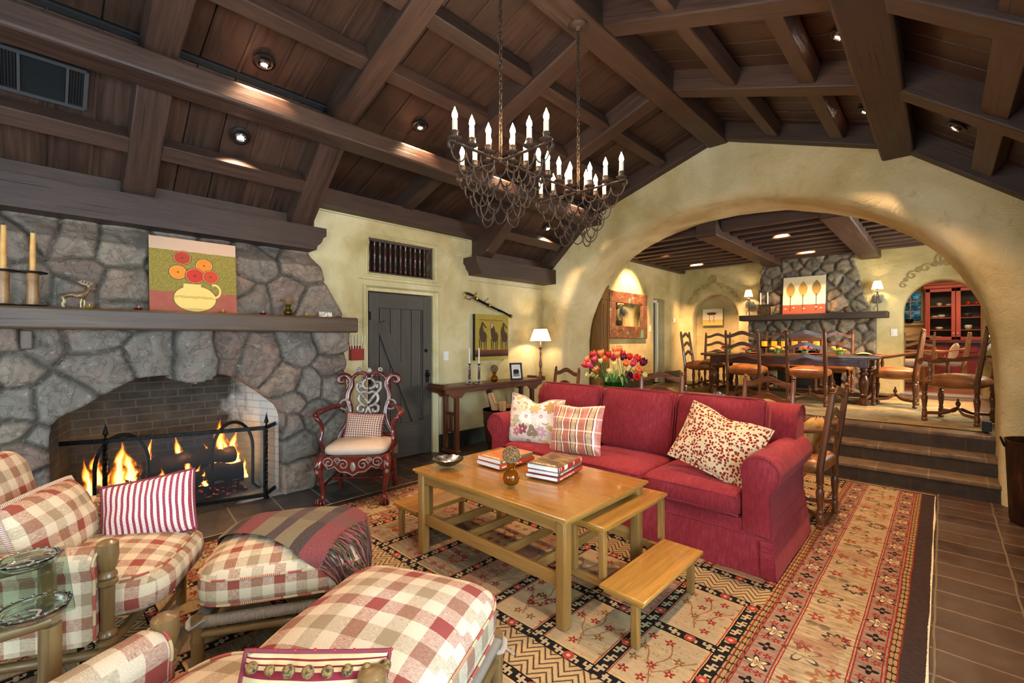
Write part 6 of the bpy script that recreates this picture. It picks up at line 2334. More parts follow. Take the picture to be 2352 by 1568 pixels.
def ladder_chair(name, lab, loc, rz, arms=False, H_=1.10, group=None, cushion=False):
    t = thing(name, lab, 'chair', loc, rz, group)
    w, d, zs = .235, .225, .47
    def px(z): return -d - max(0, z - zs) * .14
    for s in (-1, 1):
        g = G()
        g.tube([(s * w, -d, .42), (s * w, -d, zs), (s * w, px(.75), .75), (s * w, px(H_ - .05), H_ - .05)], [.026, .027, .025, .021], 8)
        g.lathe(LEGP, (s * w, -d, 0), 10)
        g.lathe([(.017, H_ - .05), (.024, H_ - .042), (.014, H_ - .034), (.010, H_ - .03), (.021, H_ - .018), (.016, H_ - .006), (.006, H_), (.0005, H_ + .01)], (s * w, px(H_ - .05), 0), 10)
        g.build('back_post', W_CHAIR, t)
        g = G(); g.lathe(LEGP, (s * w, d, 0), 10)
        g.build('front_leg', W_CHAIR, t)
        if arms:
            g = G()
            p = cr([(s * w, px(.76), .76), (s * (w + .015), -.10, .735), (s * (w + .03), .06, .70), (s * (w + .03), .17, .705), (s * (w + .03), .235, .715), (s * (w + .03), .262, .69), (s * (w + .03), .24, .67)], 4)
            g.tube(p, [.017] * 8 + [.02] * 4 + [.022] * (len(p) - 12), 8, flat=(1, .8)); g.build('arm', W_CHAIR, t)
            g = G(); g.lathe([(.018, .45), (.022, .48), (.014, .50), (.020, .56), (.024, .60), (.014, .64), (.02, .66), (.015, .69)], (s * (w + .015), .17, 0), 8); g.build('arm_support', W_CHAIR, t)
    for k, z in enumerate((H_ - .13, H_ - .30, H_ - .47)):
        g = G()
        n = 14
        top, bot = [], []
        for i in range(n + 1):
            f = i / n * 2 - 1
            a = .068 * cos(f * PI * .5) ** 1.5 - .012 * (1 - cos(f * PI * 2)) * .5 + (.006 if abs(f) > .8 else 0)
            top.append((f * w, z + .052 + a)); bot.append((f * w, z + a * .9 - (.0)))
        g.prism(top + bot[::-1], -.009, .009, M=T(0, px(z), 0))
        g.build('back_rail', W_CHAIR, t, smooth=40)
    g = G(); g.cushion((0, .0, zs - .005), (.52, .50, .14), n=10, e=3.2, bulge=.35, squar=7); st_ = g.build('leather_seat', LEATHER, t, smooth=180)
    g = G()
    for i in range(22): g.ball((-.235 + .47 * i / 21, .238, zs - .03), .0048, 6, 4)
    for s in (-1, 1):
        for i in range(18): g.ball((s * .249, -.2 + .42 * i / 17, zs - .03), .0048, 6, 4)
    q_ = g.build('nail_trim', BRASS, st_); q_['kind'] = 'stuff'
    g = G()
    for s in (-1, 1): g.tube(cr([(s * w, d, .09), (s * w * .5, .08, .10), (0, 0, .15), (-s * w * .5, -.08, .10), (-s * w, -d, .09)], 4), .015, 7, flat=(1.3, .8))
    g.lathe([(.02, .14), (.026, .155), (.012, .17), (.022, .19), (.026, .21), (.010, .235), (.012, .25), (.001, .27)], (0, 0, 0), 8)
    g.box((0, -.0, .44), (.46, .44, .03))
    g.build('stretcher', W_CHAIR, t)
    return t


LC = ladder_chair('ladder_back_chair', 'ladder-back leather chair between console table and sofa, far left behind the sofa', (-3.80, 4.75, .0), R(168))
def place(base, lab, loc, rz, group=None):
    return dup(base, loc, rz, lab, group)


place(LC, 'ladder-back leather chair behind the sofa, just right of the tulips', (-2.38, 4.86, .0), R(190))
place(LC, 'ladder-back leather chair behind the middle of the sofa, nearest its right cushion', (-1.36, 4.98, .0), R(172))
LA = ladder_chair('ladder_back_armchair', 'ladder-back leather armchair with a tan pillow standing on the rug right of the sofa', (-.90, 4.45, .01), face(-1, .06), arms=True)
gt2 = thing('game_table', 'small round dark table behind the sofa carrying silver pieces', 'table', (-1.95, 4.62, .0))
g = G(); g.lathe([(.0001, .745), (.36, .745), (.375, .735), (.37, .72), (.0001, .72)], seg=40); g.build('tabletop', W_DARK, gt2)
g = G(); g.lathe([(.05, .72), (.04, .6), (.06, .5), (.035, .4), (.05, .25), (.07, .2), (.05, .15)], seg=14)
for k in range(3): g.tube(cr([(.04 * cos(k * 2.1), .04 * sin(k * 2.1), .2), (.2 * cos(k * 2.1), .2 * sin(k * 2.1), .12), (.33 * cos(k * 2.1), .33 * sin(k * 2.1), .02)], 4), .022, 8)
g.build('pedestal', W_DARK, gt2)
sd = thing('silver_tray', 'round pewter tray with upright handle on the table behind the sofa', 'tray', (-1.92, 4.64, .7465))
g = G(); g.lathe([(.0001, .12), (.10, .122), (.14, .135), (.142, .14), (.0001, .126)], seg=28); g.lathe([(.05, 0), (.02, .02), (.015, .10), (.03, .12)], seg=14); g.tube([(0, 0, .12), (0, 0, .24)], .008, 8); g.ball((0, 0, .245), .012, 8, 6); g.build('tray', STEEL, sd)
ld = thing('ladle', 'large pewter ladle resting on the table behind the sofa', 'ladle', (-1.68, 4.70, .7465))
g = G(); g.lathe([(.001, 0), (.03, .005), (.05, .03), (.055, .05), (.051, .05), (.028, .01), (.001, .006)], (.04, .06, .13), 16, M=RX(R(50))); g.tube(cr([(-.16, -.12, .006), (-.06, -.04, .07), (.02, .03, .14)], 4), .009, 7); g.build('pewter', STEEL, ld)
tp = scatter('throw_pillow', 'round tan ribbed pillow with brown fringe on the armchair right of the sofa', (-.80, 4.45, .665), (R(-18), 0, face(-1, .06) + PI), .34, .32, .16, mat('tan_ribbed', lambda c: dict(color=c.mix(((c.sep(c.uv)[0] * 22) % 1.0) < .12, '#b8924e', '#8a6a34'), rough=.7)), None, pinch=-.1, puff=.4)
g = G()
for k in range(70):
    a = 2 * PI * k / 70
    p = Vector((.17 * cos(a), 0, .16 * sin(a)))
    g.tube([p, p * 1.12 + Vector((0, rnd.uniform(-.02, .02), rnd.uniform(-.015, .01)))], rnd.uniform(.003, .005), 5)
q_ = g.build('fringe', mat('mixed_fringe', lambda c: dict(color=c.ramp(c.noise(c.obj, 60, 1), [(.4, '#5a2a1c'), (.6, '#c8a888')]), rough=.9)), tp); q_['kind'] = 'stuff'

# side table with the tulips
ft = thing('flower_table', 'dark wooden chest table with ring-pull drawer behind the sofa under the tulips', 'side table', (-2.60, 4.33, .0))
g = G(); g.box((0, 0, .74), (.80, .36, .03), bev=.006); g.build('tabletop', W_DARK, ft)
g = G(); g.box((0, 0, .62), (.72, .32, .21), bev=.005); g.build('case', W_DARK, ft)
for s in (-1, 1):
    g = G(); g.box((s * .18, -.163, .62), (.33, .012, .16), bev=.003); dr_ = g.build('drawer', W_DARK, ft)
    g = G(); g.tube([(s * .18 + .018 * cos(a), -.175, .615 + .018 * sin(a)) for a in [2 * PI * k / 14 for k in range(14)]], .003, 6, closed=True); g.build('ring_pull', BRASS, dr_)
    for sy in (-1, 1):
        g = G(); g.lathe([(.018, 0), (.022, .05), (.014, .1), (.022, .3), (.016, .4), (.024, .52)], (s * .33, sy * .13, 0), 10); g.build('leg', W_DARK, ft)
VGL = thin_glass('vase_glass', '#c4e2cc', 1.45)
va = thing('flower_vase', 'clear flared glass vase holding a large bunch of tulips behind the sofa', 'vase', (-2.56, 4.30, .7555))
g = G(); g.lathe([(.0001, .0), (.075, .0), (.08, .01), (.095, .12), (.125, .27), (.120, .27), (.09, .12), (.073, .015), (.0001, .012)], seg=28); g.build('glass', VGL, va, smooth=60)
LEAF = mat('tulip_leaf', lambda c: dict(color=c.ramp(c.noise(c.scale(c.uv, (4, 60, 1)), 1, 3), [(.3, '#2c5a22'), (.7, '#6f9a48')]), rough=.45))
TC = {}
for nm, a, b in (('red', '#b81820', '#e0452c'), ('orange', '#e8642c', '#f6a860'), ('pink', '#c42a50', '#ee6a78'), ('yellow', '#d8c860', '#f2e8a0'), ('plum', '#4a0f28', '#7a2440')):
    TC[nm] = mat('tulip_' + nm, (lambda a, b: lambda c: dict(color=c.mix(c.ss(c.sep(c.uv)[1] + (c.noise(c.obj, 40, 2) - .5) * .3, .3, 1), a, b), rough=.4, sss=.1))(a, b))
fl_ = [(405, 300, .9, 'yellow'), (1070, 330, 0, 'orange'), (1160, 300, .02, 'orange'), (870, 440, -.04, 'red'), (700, 420, 0, 'orange'), (520, 440, .03, 'red'), (550, 560, -.05, 'pink'), (380, 560, 0, 'orange'), (330, 690, -.05, 'red'), (440, 700, -.06, 'pink'), (600, 830, -.08, 'orange'), (680, 580, -.07, 'yellow'), (370, 930, -.02, 'yellow'), (510, 930, .02, 'yellow'),
      (900, 850, -.10, 'yellow'), (1100, 450, -.04, 'orange'), (1260, 530, 0, 'plum'), (1400, 500, 0, 'red'), (1310, 660, -.08, 'orange'), (1480, 660, -.05, 'pink'), (1570, 560, .02, 'red'), (1720, 640, .02, 'plum'), (1610, 800, -.04, 'orange'), (1370, 970, -.09, 'plum'), (1540, 990, -.09, 'red'), (1750, 930, 0, 'yellow'), (1020, 670, -.05, 'yellow'), (1240, 420, .06, 'red'), (800, 560, .06, 'orange'), (1000, 520, .08, 'pink')][1:]
sv_ = 180 / 2016
for k, (px_, py_, dy, col) in enumerate(fl_):
    hd = onY(1320 + px_ * sv_, 780 + py_ * sv_, 4.30 + dy)
    base = Vector((-2.56 + rnd.uniform(-.03, .03), 4.30 + rnd.uniform(-.03, .03), .80))
    rimp = Vector((-2.56, 4.30, 1.02)) + (Vector((hd.x, hd.y, 1.02)) - Vector((-2.56, 4.30, 1.02))).normalized() * .09
    o = thing('tulip', '%s tulip in the bunch behind the sofa' % {'plum': 'dark plum', 'yellow': 'pale yellow'}.get(col, col), 'flower', hd, 0, {'plum': 'dark plum', 'yellow': 'pale yellow'}.get(col, col) + ' tulips in the glass vase')
    ax = (hd - rimp).normalized(); ax = (ax + Vector((0, -.25, .2))).normalized()
    m = ax.to_track_quat('Z', 'Y').to_matrix().to_4x4()
    g = G(); g.tube(cr([base - hd, rimp - hd, Vector((0, 0, 0)) - ax * .02], 5), .0032, 5); g.build('stem', LEAF, o, smooth=180)
    g = G()
    S_ = rnd.uniform(.034, .042) * (.75 if col == 'yellow' else 1)
    op = rnd.uniform(.2, .6)
    for q in range(6):
        a0 = q * PI / 3; ly = 1 if q % 2 else .9
        def pet(u, v):
            t = v
            wdt = .62 * S_ * sin(PI * min(1, t * .9 + .1)) ** .7
            rr = S_ * ly * (.25 + .75 * sin(min(1, t * 1.25) * PI / 2)) * (1 - .25 * max(0, t - .6) * (1 - op * 2))
            s_ = (u * 2 - 1)
            p = Vector((rr * (1 - .12 * s_ * s_), s_ * wdt, t * S_ * 2.1 - .01))
            return m @ (RZ(a0) @ p)
        g.grid(pet, 4, 6, uvf=lambda u, v: (u, v))
    g.build('petals', TC[col], o, smooth=180)
for k in range(16):
    a = rnd.uniform(0, 2 * PI); L = rnd.uniform(.14, .28); r = rnd.uniform(.08, .16)
    o = G()
    p0 = Vector((.03 * cos(a), .03 * sin(a), .06))
    path = cr([p0, (.085 * cos(a), .085 * sin(a), .22), ((.09 + r) * cos(a) * .8, (.09 + r) * sin(a) * .8, .25 + L * .5), ((.10 + r) * cos(a), (.10 + r) * sin(a), .22 + L * rnd.uniform(.1, .8))], 5)
    n = len(path)
    sd_ = Vector((-sin(a), cos(a), 0))
    o.grid(lambda u, v: path[min(n - 1, int(round(v * (n - 1))))] + sd_ * ((u * 2 - 1) * .024 * sin(PI * (v * .92 + .06)) ** .7) + Vector((0, 0, .006 * abs(u * 2 - 1))), 2, n - 1, uvf=lambda u, v: (v * .3, u * .05))
    o.build('leaf', LEAF, va, smooth=180)
# rusted metal bin at the pier
RUST = mat('rusty_metal', lambda c: (lambda n, m_: dict(color=c.ramp(n, [(.3, '#1c0f0a'), (.55, '#43220f'), (.75, '#6e4a1c')]), rough=.6, metal=.4, normal=c.bump(n + m_, .5, .006)))(c.noise(c.scale(c.geo(), (14, 14, 4)), 1, 5, .65), c.noise(c.geo(), 40, 3)))
bn = thing('metal_bin', 'tall rusty brown metal bin at the right-hand pier of the arch', 'bin', (.625, 5.50, 0))
g = G(); g.lathe([(.225, .0), (.232, .02), (.255, .64), (.262, .66), (.252, .66), (.246, .64), (.222, .03), (.0001, .03)], seg=40); g.build('drum', RUST, bn, smooth=50)
g = G(); g.tube(cr([(-.256, -.05, .60), (-.275, -.03, .66), (-.275, .03, .66), (-.256, .05, .60)], 5), .008, 7); g.build('handle', IRON, bn)
bx = thing('dark_chest', 'dark wooden chest at the right edge beside the rug', 'chest', (.69, 3.55, 0))
g = G(); g.box((0, 0, .24), (.18, .55, .46), bev=.01); g.build('body', W_DARK, bx)
g = G(); g.box((0, 0, .485), (.195, .58, .03), bev=.008); g.build('lid', W_DARK, bx)
# little lamp box at foot of the pier

# ---------------------------------------------------------------- chandeliers
BULBC = emit('candle_bulb', (1, .77, .49, 1), 125)
SLEEVE = mat('candle_sleeve', None, color='#e6d4b4', rough=.5)
CH_Z = 2.595


def chandelier(lab, x, y, ztop):
    t = thing('chandelier', lab, 'chandelier', (x, y, CH_Z))
    # crossed iron bars with curled ends
    g = G()
    for k in range(4):
        M = RZ(k * PI / 2)
        p = cr([(0, 0, 0), (.2, 0, .0), (.37, 0, 0), (.402, 0, .004), (.418, 0, -.016), (.408, 0, -.038), (.388, 0, -.036), (.386, 0, -.02)], 4)
        g.tube([M @ q for q in p], .010, 8, flat=(.7, 1.2))
    g.ball((0, 0, 0), .022, 10, 8)
    g.build('cross_bars', IRON_B, t)
    # scale-like curtains of half rings under both bars
    for k in range(2):
        for s in (-1, 1):
            for r in range(5):
                n = 7 - r
                w = .114
                for i in range(n):
                    c0 = (-(n - 1) / 2 + i) * w
                    if (c0 < -1e-6) != (s < 0) or (k and abs(c0) < 1e-6): continue
                    zc = -.012 - r * .074
                    pts = [(c0 + w * .5 * cos(a), 0, zc - .088 * sin(a) ** .8 if sin(a) > 0 else zc) for a in [PI * q / 12 for q in range(13)]]
                    if r: pts = [(pts[0][0], 0, zc + .004)] + pts + [(pts[-1][0], 0, zc + .004)]
                    g = G(); g.tube([RZ(k * PI / 2) @ Vector(p) for p in pts], .0048, 6); g.build('half_ring', IRON_B, t, smooth=180)
    for k in range(4):
        for r in (.105, .24, .37):
            M = RZ(k * PI / 2) @ T(r, 0, 0)
            g = G(); g.bm.transform(M)
            g.lathe([(.008, .0), (.009, .012), (.03, .016), (.040, .024), (.041, .026), (.03, .020), (.020, .020), (.019, .055), (.022, .058), (.022, .064), (.017, .064), (.0165, .05)], (r * cos(k * PI / 2), r * sin(k * PI / 2), 0), 14)
            cup = g.build('candle_cup', IRON_B, t, smooth=40)
            g = G(); g.tube([(r * cos(k * PI / 2), r * sin(k * PI / 2), .05), (r * cos(k * PI / 2), r * sin(k * PI / 2), .128)], .0155, 12); g.build('sleeve', SLEEVE, cup)
            g = G(); g.lathe([(.008, .128), (.014, .14), (.0175, .152), (.015, .168), (.008, .184), (.003, .197), (.0005, .204)], (r * cos(k * PI / 2), r * sin(k * PI / 2), 0), 8); g.build('flame_bulb', BULBC, cup, smooth=180)
    # chain
    g = G()
    L = .038
    z = .02
    i = 0
    while z < ztop - CH_Z - .03:
        M = RZ((i % 2) * PI / 2)
        pts = [(.0095 * cos(a), 0, z + L / 2 + (.013 if sin(a) > 0 else -.013) + .0095 * sin(a)) for a in [2 * PI * q / 12 + .01 for q in range(12)]]
        g.tube([M @ Vector(p) for p in pts], .0042, 6, closed=True)
        z += L * .82; i += 1
    g.tube([(.008 * sin(q * .8), .008 * cos(q * .8), .03 + (ztop - CH_Z - .06) * q / 60) for q in range(61)], .002, 4)
    g.build('chain', IRON_B, t, smooth=180)
    g = G(); h = ztop - CH_Z
    g.lathe([(.012, h - .05), (.02, h - .045), (.03, h - .03), (.055, h - .022), (.072, h - .010), (.074, h), (.0001, h)], seg=24); g.build('ceiling_rose', IRON_B, t)


chandelier('iron chandelier with ringed skirts, the one nearer the fireplace', -2.02, 2.03, 3.872)
chandelier('iron chandelier with ringed skirts, the one nearer the arch', -2.02, 2.87, 3.872)

# ---------------------------------------------------------------- recessed downlights
CHR = metal('chrome', '#d8dadc', .15, bump=0)
BLK = flat('black_trim', '#101010', .35)
SPB = emit('spot_bulb', (1, .95, .82, 1), 120)
SPOTS = []
def plane_pt(x, i, off=.155):
    a, b = PRF[i], PRF[i + 1]
    n = slope_norm(a, b)
    z = a[1] + (b[1] - a[1]) * (x - a[0]) / (b[0] - a[0])
    return n, z + off / n[1]
labs = {(-3.68, 1.197): 'bright recessed downlight on the upper left slope above the flower canvas', (-4.244, 1.197): 'black eyeball downlight on the lower left slope above the mantel', (-3.68, 2.593): 'bright recessed downlight left of the chandeliers', (-3.685, 3.79): 'recessed downlight seen through the chandelier nearer the fireplace', (-3.69, 5.227): 'recessed downlight seen behind the chandelier nearer the arch', (-4.274, 5.291): 'eyeball downlight above the corner lamp', (-.51, 3.818): 'bright recessed downlight on the right slope, nearer the camera', (-.505, 5.236): 'recessed downlight on the right slope, nearest the arch wall', (.082, 5.181): 'black eyeball downlight on the far right lower slope'}
for (x, y), e, i in (((-3.68, 1.197), 1.0, 1), ((-4.244, 1.197), .4, 0), ((-3.68, 2.593), 1, 1), ((-3.685, 3.79), .8, 1), ((-3.69, 5.227), .8, 1), ((-4.274, 5.291), .6, 0), ((-.51, 3.818), 2.0, 2), ((-.505, 5.236), 1.6, 2), ((.082, 5.181), .6, 3), ((-.51, 1.3), .9, 2), ((-.51, -.3), .6, 2), ((-3.645, -1.2), 1, 1)):
    n, z = plane_pt(x, i)
    P = Vector((x, y, z))
    dn = Vector((-n[0], 0, -n[1]))
    o = thing('downlight', labs.get((x, y), 'recessed ceiling downlight behind the camera'), 'ceiling light', P, 0, None if (x, y) in labs else 'downlights behind the camera')
    m = dn.to_track_quat('Z', 'Y').to_matrix().to_4x4()
    g = G(); g.lathe([(.050, -.012), (.075, -.012), (.078, .002), (.060, .008), (.050, .004)], seg=28, M=m); g.build('trim_ring', BLK, o)
    g = G(); aim = (m @ RX(R(18 if x < -2 else -12)))
    g.lathe([(.034, -.01), (.046, .0), (.045, .016), (.036, .024), (.032, .018)], seg=24, M=aim); g.build('reflector', CHR, o)
    g = G(); g.lathe([(.0001, .018), (.024, .018), (.026, .012)], seg=18, M=aim); g.build('bulb', SPB, o)
    SPOTS.append((P + dn * .035, e, dn))

# air grille on the lower left slope
n, z = plane_pt(-4.238, 0)
hv = thing('air_grille', 'black rectangular air vent grille in the boards of the lower left slope', 'vent', (-4.238, .055, z))
sl = math.hypot(1.01, .89)
m = Matrix(((0, 1.01 / sl, -n[0], 0), (1, 0, 0, 0), (0, .89 / sl, -n[1], 0), (0, 0, 0, 1)))
GV = flat('grille_grey', '#3a3c3c', .45)
g = G(m)
W_, H2 = .40, .265
for p, s_ in (((0, H2 / 2, .012), (W_, .022, .02)), ((0, -H2 / 2, .012), (W_, .022, .02)), ((-W_ / 2, 0, .012), (.022, H2, .02)), ((W_ / 2, 0, .012), (.022, H2, .02)), ((-.11, 0, .012), (.014, H2, .018)), ((.11, 0, .012), (.014, H2, .018))): g.box(p, s_)
g.build('frame', GV, hv, smooth=0)
g = G(m); g.box((0, 0, -.002), (W_, H2, .004)); g.build('dark_back', BLACKM, hv, smooth=0)
g = G(m)
for k in range(18): g.box((0, -H2 / 2 + .012 + (H2 - .024) * k / 17, .008), (.20, .004, .012), M=RX(.6))
for s in (-1, 1):
    for k in range(6): g.box((s * .162 - .035 + .07 * k / 5, 0, .008), (.005, H2 - .02, .012))
g.build('louvres', flat('louvre_black', '#1a1b1b', .4), hv, smooth=0)

# ---------------------------------------------------------------- dining fireplace
def mk_seeds(x0, x1, z0, z1, st, sd, jit=.42):
    q = random.Random(sd); out = []; z = z0; r = 0
    while z < z1:
        x = x0 + (r % 2) * st * .5
        while x < x1:
            out.append((x + q.uniform(-jit, jit) * st, z + q.uniform(-jit, jit) * st * .8, q.uniform(0, .012))); x += st
        z += st * .8; r += 1
    return out


DOUT = cr([(0, -2.97, .45), (0, -2.98, 1.2), (0, -3.0, 1.85), (0, -2.83, 1.98), (0, -2.80, 2.3), (0, -2.77, 2.7), (0, -2.70, 3.1), (0, -2.66, 3.3), (0, -1.22, 3.3), (0, -1.20, 3.0), (0, -1.12, 2.7), (0, -1.04, 2.35), (0, -.94, 2.0), (0, -.87, 1.85), (0, -.86, 1.2), (0, -.85, .45)], 2)
DOUT = [(p.y, p.z) for p in DOUT]
DH = [(-2.45, .3), (-2.45, 1.0), (-2.3, 1.18), (-1.92, 1.26), (-1.55, 1.18), (-1.40, 1.0), (-1.40, .3)]
DFP = thing('dining_fireplace', 'grey river-stone fireplace at the far end of the dining room', 'fireplace', (-1.92, 10.4, DZ))
st = stonework('stone_breast', mk_seeds(-3.1, -.75, .5, 3.3, .25, 5), (-3.05, -.8, .5, 3.3), lambda a, z: inpoly(a, z, DOUT) and not inpoly(a, z, DH), lambda a, z, h: (a, 10.44 - h, z), res=.024, relief=.05, mortar=.022, seed=11, mort='#6a6352', tint=['#8f8876', '#a0967e', '#7e786a', '#968c74', '#88806c'])
st.matrix_basis = T(1.92, -10.4, -DZ); st.parent = DFP
g = G(); g.box((-1.92, 10.57, .9), (1.3, .03, .8)); kid(g, 'dark_firebox', BLACKM, DFP, smooth=0)
g = G(); g.box((-1.87, 10.235, 1.91), (2.38, .37, .115), bev=.015); g.rough(.004, 6)
tag(g.build('mantel_beam', wood('dark_mantel', '#1e1812', '#3e342a'), smooth=40), 'long dark timber mantel shelf on the far dining room fireplace', 'mantel')
M2 = 1.9685


def p_leaves(c):
    x, y, z = c.sep(c.uv)
    n = c.noise(c.uv, 12, 4); n2 = c.noise(c.uv, 50, 3)
    col = c.mix(n2, '#e2d4a8', '#efe4c0')
    col = c.mix(y + (n - .5) * .01 < .185, col, c.mix(n2, '#9a3e2c', '#b05a42'))
    for cx, cy, a in ((.13, .49, '#b89448'), (.34, .50, '#c29e50'), (.56, .51, '#9a8248')):
        dx = (x - cx).abs(); dy = y - cy
        lf = dx / .075 + (dy / .165) * (dy / .165) * .9 + c.ss(dy, 0, .17) * .25
        col = c.mix(lf < 1.0, col, c.mix(n2 * .4, a, '#7a6230'))
        col = c.mix((dx < .007) * (y < cy - .12) * (y > .06), col, '#3a2a1c')
    for k, cx in enumerate((.05, .19, .36, .56, .64)):
        col = c.mix(disc(c, x, y, cx, .11 + .02 * (k % 2), .018, .012) < 1, col, '#e8c88a')
    return dict(color=col, normal=c.bump(n2, .3, .003))


canvas('leaf_painting', 'square canvas of three tan leaf shapes over a red band on the far mantel', .71, .74, .035, p_leaves, (-1.955, 10.25, M2), 0, R(8))


def p_bird(c):
    x, y, z = c.sep(c.uv)
    n = c.noise(c.uv, 14, 3)
    col = c.mix(y < .13, '#efe6c2', '#d8c06a')
    col = c.mix((disc(c, x, y, .2, .27, .11, .03, .1, n) < 1), col, '#5a3a28')
    for a in (.15, .25): col = c.mix(((x - a).abs() < .005) * (y < .26) * (y > .07), col, '#4a3426')
    col = c.mix(((y - .30).abs() < .004) * (x > .06) * (x < .34), col, '#4a3426')
    return dict(color=col)


canvas('niche_painting', 'small cream and yellow canvas of a dark bird shape in the arched niche', .45, .38, .03, p_bird, (-3.86, 10.83, 1.80), 0, 0)


def sconce(lab, x):
    t = thing('wall_sconce', lab, 'wall lamp', (x, 10.5, 2.0))
    g = G()
    g.lathe([(.0001, 0), (.085, .0), (.095, .012), (.07, .02), (.0001, .024)], (0, .06, .22), 20, M=RX(PI / 2))
    g.tube(cr([(0, .05, .30), (0, -.06, .33), (0, -.09, .27), (0, -.05, .18), (0, -.01, .05), (0, .02, -.06), (.03, .02, -.10), (.06, .01, -.06)], 5), .011, 7)
    g.tube(cr([(0, -.04, .12), (-.05, -.05, .04), (-.04, -.05, .0)], 4), .008, 6)
    g.lathe([(.02, .33), (.04, .335), (.015, .35), (.014, .39)], (0, -.06, 0), 12); g.build('iron_bracket', metal('weathered_iron', '#8a8478', .5), t)
    g = G(); g.grid(lambda u, v: ((.085 - .035 * v) * cos(2 * PI * u), -.06 + (.085 - .035 * v) * sin(2 * PI * u), .38 + .14 * v), 20, 4, wu=True); g.build('shade', SHADE, t, smooth=180)
    g = G(); g.ball((0, -.06, .45), (.014, .014, .03), 10, 6); g.build('bulb', BULB, t)


sconce('iron wall lamp with small glowing shade left of the far fireplace', -2.985)
sconce('iron wall lamp with small glowing shade right of the far fireplace', -.85)
t = thing('candle_lantern', 'square hammered metal candle box with two tapers on the left of the far mantel', 'candle holder', (-2.62, 10.2, M2))
g = G(); g.box((0, 0, .10), (.20, .14, .20), bev=.004); g.box((0, 0, .205), (.25, .19, .012)); g.build('box', metal('hammered_bronze', '#6a5a3e', .45, sc_=25), t)
for k, dx in enumerate((-.07, .06)):
    c_ = thing('candle', ['cream taper at the left of the candle box on the far mantel', 'cream taper at the right of the candle box on the far mantel'][k], 'candle', (-2.62 + dx, 10.2, M2 + .211), 0, 'tapers on the candle box')
    g = G(); g.tube([(0, 0, 0), (0, 0, .24)], [.013, .011], 8); g.build('wax', CW, c_)
    g = G(); g.tube([(0, 0, .24), (0, 0, .252)], .0015, 4); g.build('wick', BLACKM, c_)
b = thing('ball_ornament', 'brown woven ball on the right of the far mantel', 'ball', (-1.27, 10.17, M2 + .055))
g = G(); g.ball((0, 0, 0), .052, 16, 10); g.build('core', flat('brown_core', '#4a2a16', .8), b)
g = G(); twigball(g, (0, 0, 0), .056, 14, .003, 5); g.build('strands', TWIG, b)
b = thing('glass_figure', 'little clear glass figure on the right of the far mantel', 'figurine', (-1.12, 10.17, M2))
g = G(); g.lathe([(.03, 0), (.012, .015), (.02, .05), (.026, .07), (.01, .09), (.001, .10)], seg=10); g.tube([(-.04, 0, .08), (0, 0, .05), (.045, 0, .085)], .006, 5); g.build('glass', CRY, b)

# painted scroll ornament over niche and doorway (flat paint on the wall)
ORN = flat('faded_ornament_paint', '#a08e5a', .9)
def scroll(g, cx, cz, s, fl=1, rot=0):
    pts = [(.0, .0), (.04, .03), (.09, .03), (.12, -.01), (.10, -.05), (.06, -.05), (.05, -.02), (.07, 0)]
    for sc2, o in ((1, (0, 0)), (.6, (-.07, .02))):
        q = []
        for x, z in pts:
            x, z = (x * sc2 + o[0]) * s * fl, (z * sc2 + o[1]) * s
            q.append((cx + x * cos(rot) - z * sin(rot), YB - .004, cz + x * sin(rot) + z * cos(rot)))
        g.tube(cr(q, 4), .011 * s, 6, flat=(1, .25) if True else None)
for k, (cx, pts) in enumerate(((-3.76, ((-.50, 2.40, .9, -1, .9), (-.33, 2.60, 1, -1, .5), (-.12, 2.70, 1, -1, .2), (.12, 2.70, 1, 1, -.2), (.33, 2.60, 1, 1, -.5), (.50, 2.40, .9, 1, -.9))), (-.02, ((-.45, 2.50, .9, -1, .9), (-.30, 2.66, 1.2, -1, .5), (-.10, 2.74, 1.2, -1, .1), (.10, 2.74, 1.2, 1, -.1), (.28, 2.66, 1.2, 1, -.5), (.45, 2.48, .9, 1, -.9))))):
    g = G()
    for dx, z, s, fl, rot in pts: scroll(g, cx + dx, z, s, fl, rot)
    for dx in (-.06, 0, .06): g.tube(cr([(cx, YB - .004, 2.74), (cx + dx * 1.2, YB - .004, 2.84), (cx + dx * .5, YB - .004, 2.92)], 5), .012, 6, flat=(1, .25))
    g.tube([(cx + .07 * cos(a), YB - .004, 2.84 + .09 * sin(a)) for a in [2 * PI * q / 16 for q in range(16)]], .008, 6, closed=True)
    for v in g.bm.verts: v.co.y = YB - .012 + (v.co.y - YB) * .1
    struct(g.build('trim_%d' % (300 + k), ORN, smooth=0))

# ---- left wall of the dining room ----
mr = thing('wall_mirror', 'rectangular mirror in a wide hammered copper frame on the dining room wall', 'mirror', (-4.50, 8.11, 1.95), PI / 2)
COP = mat('hammered_copper', lambda c: (lambda n, m_: dict(color=c.mix(c.ss(m_, .64, .68), c.ramp(n, [(.3, '#4e3424'), (.55, '#8a5e42'), (.75, '#b08866')]), '#7aa890'), rough=.4, metal=.5, normal=c.bump(n, .8, .02)))(c.noise(c.scale(c.uv, (5, 9, 1)), 1, 5, .7, 1.2), c.noise(c.uv, 3.2, 1)))
g = G()
for p, s_ in (((0, 0, .335), (1.48, .05, .22)), ((0, 0, -.335), (1.48, .05, .24)), ((-.63, 0, 0), (.22, .05, .46)), ((.63, 0, 0), (.22, .05, .46))): g.box(p, s_, bev=.012)
g.rough(.006, 7); g.build('copper_frame', COP, mr)
g = G(); g.box((0, .01, 0), (1.06, .01, .46)); g.build('mirror_glass', mat('mirror_silver', None, color='#e8ece8', metal=1, rough=.02), mr, smooth=0)
ar = thing('armoire', 'tall narrow panelled brown wood cabinet with a round opening just inside the arch', 'cabinet', (-4.405, 6.90, DZ))
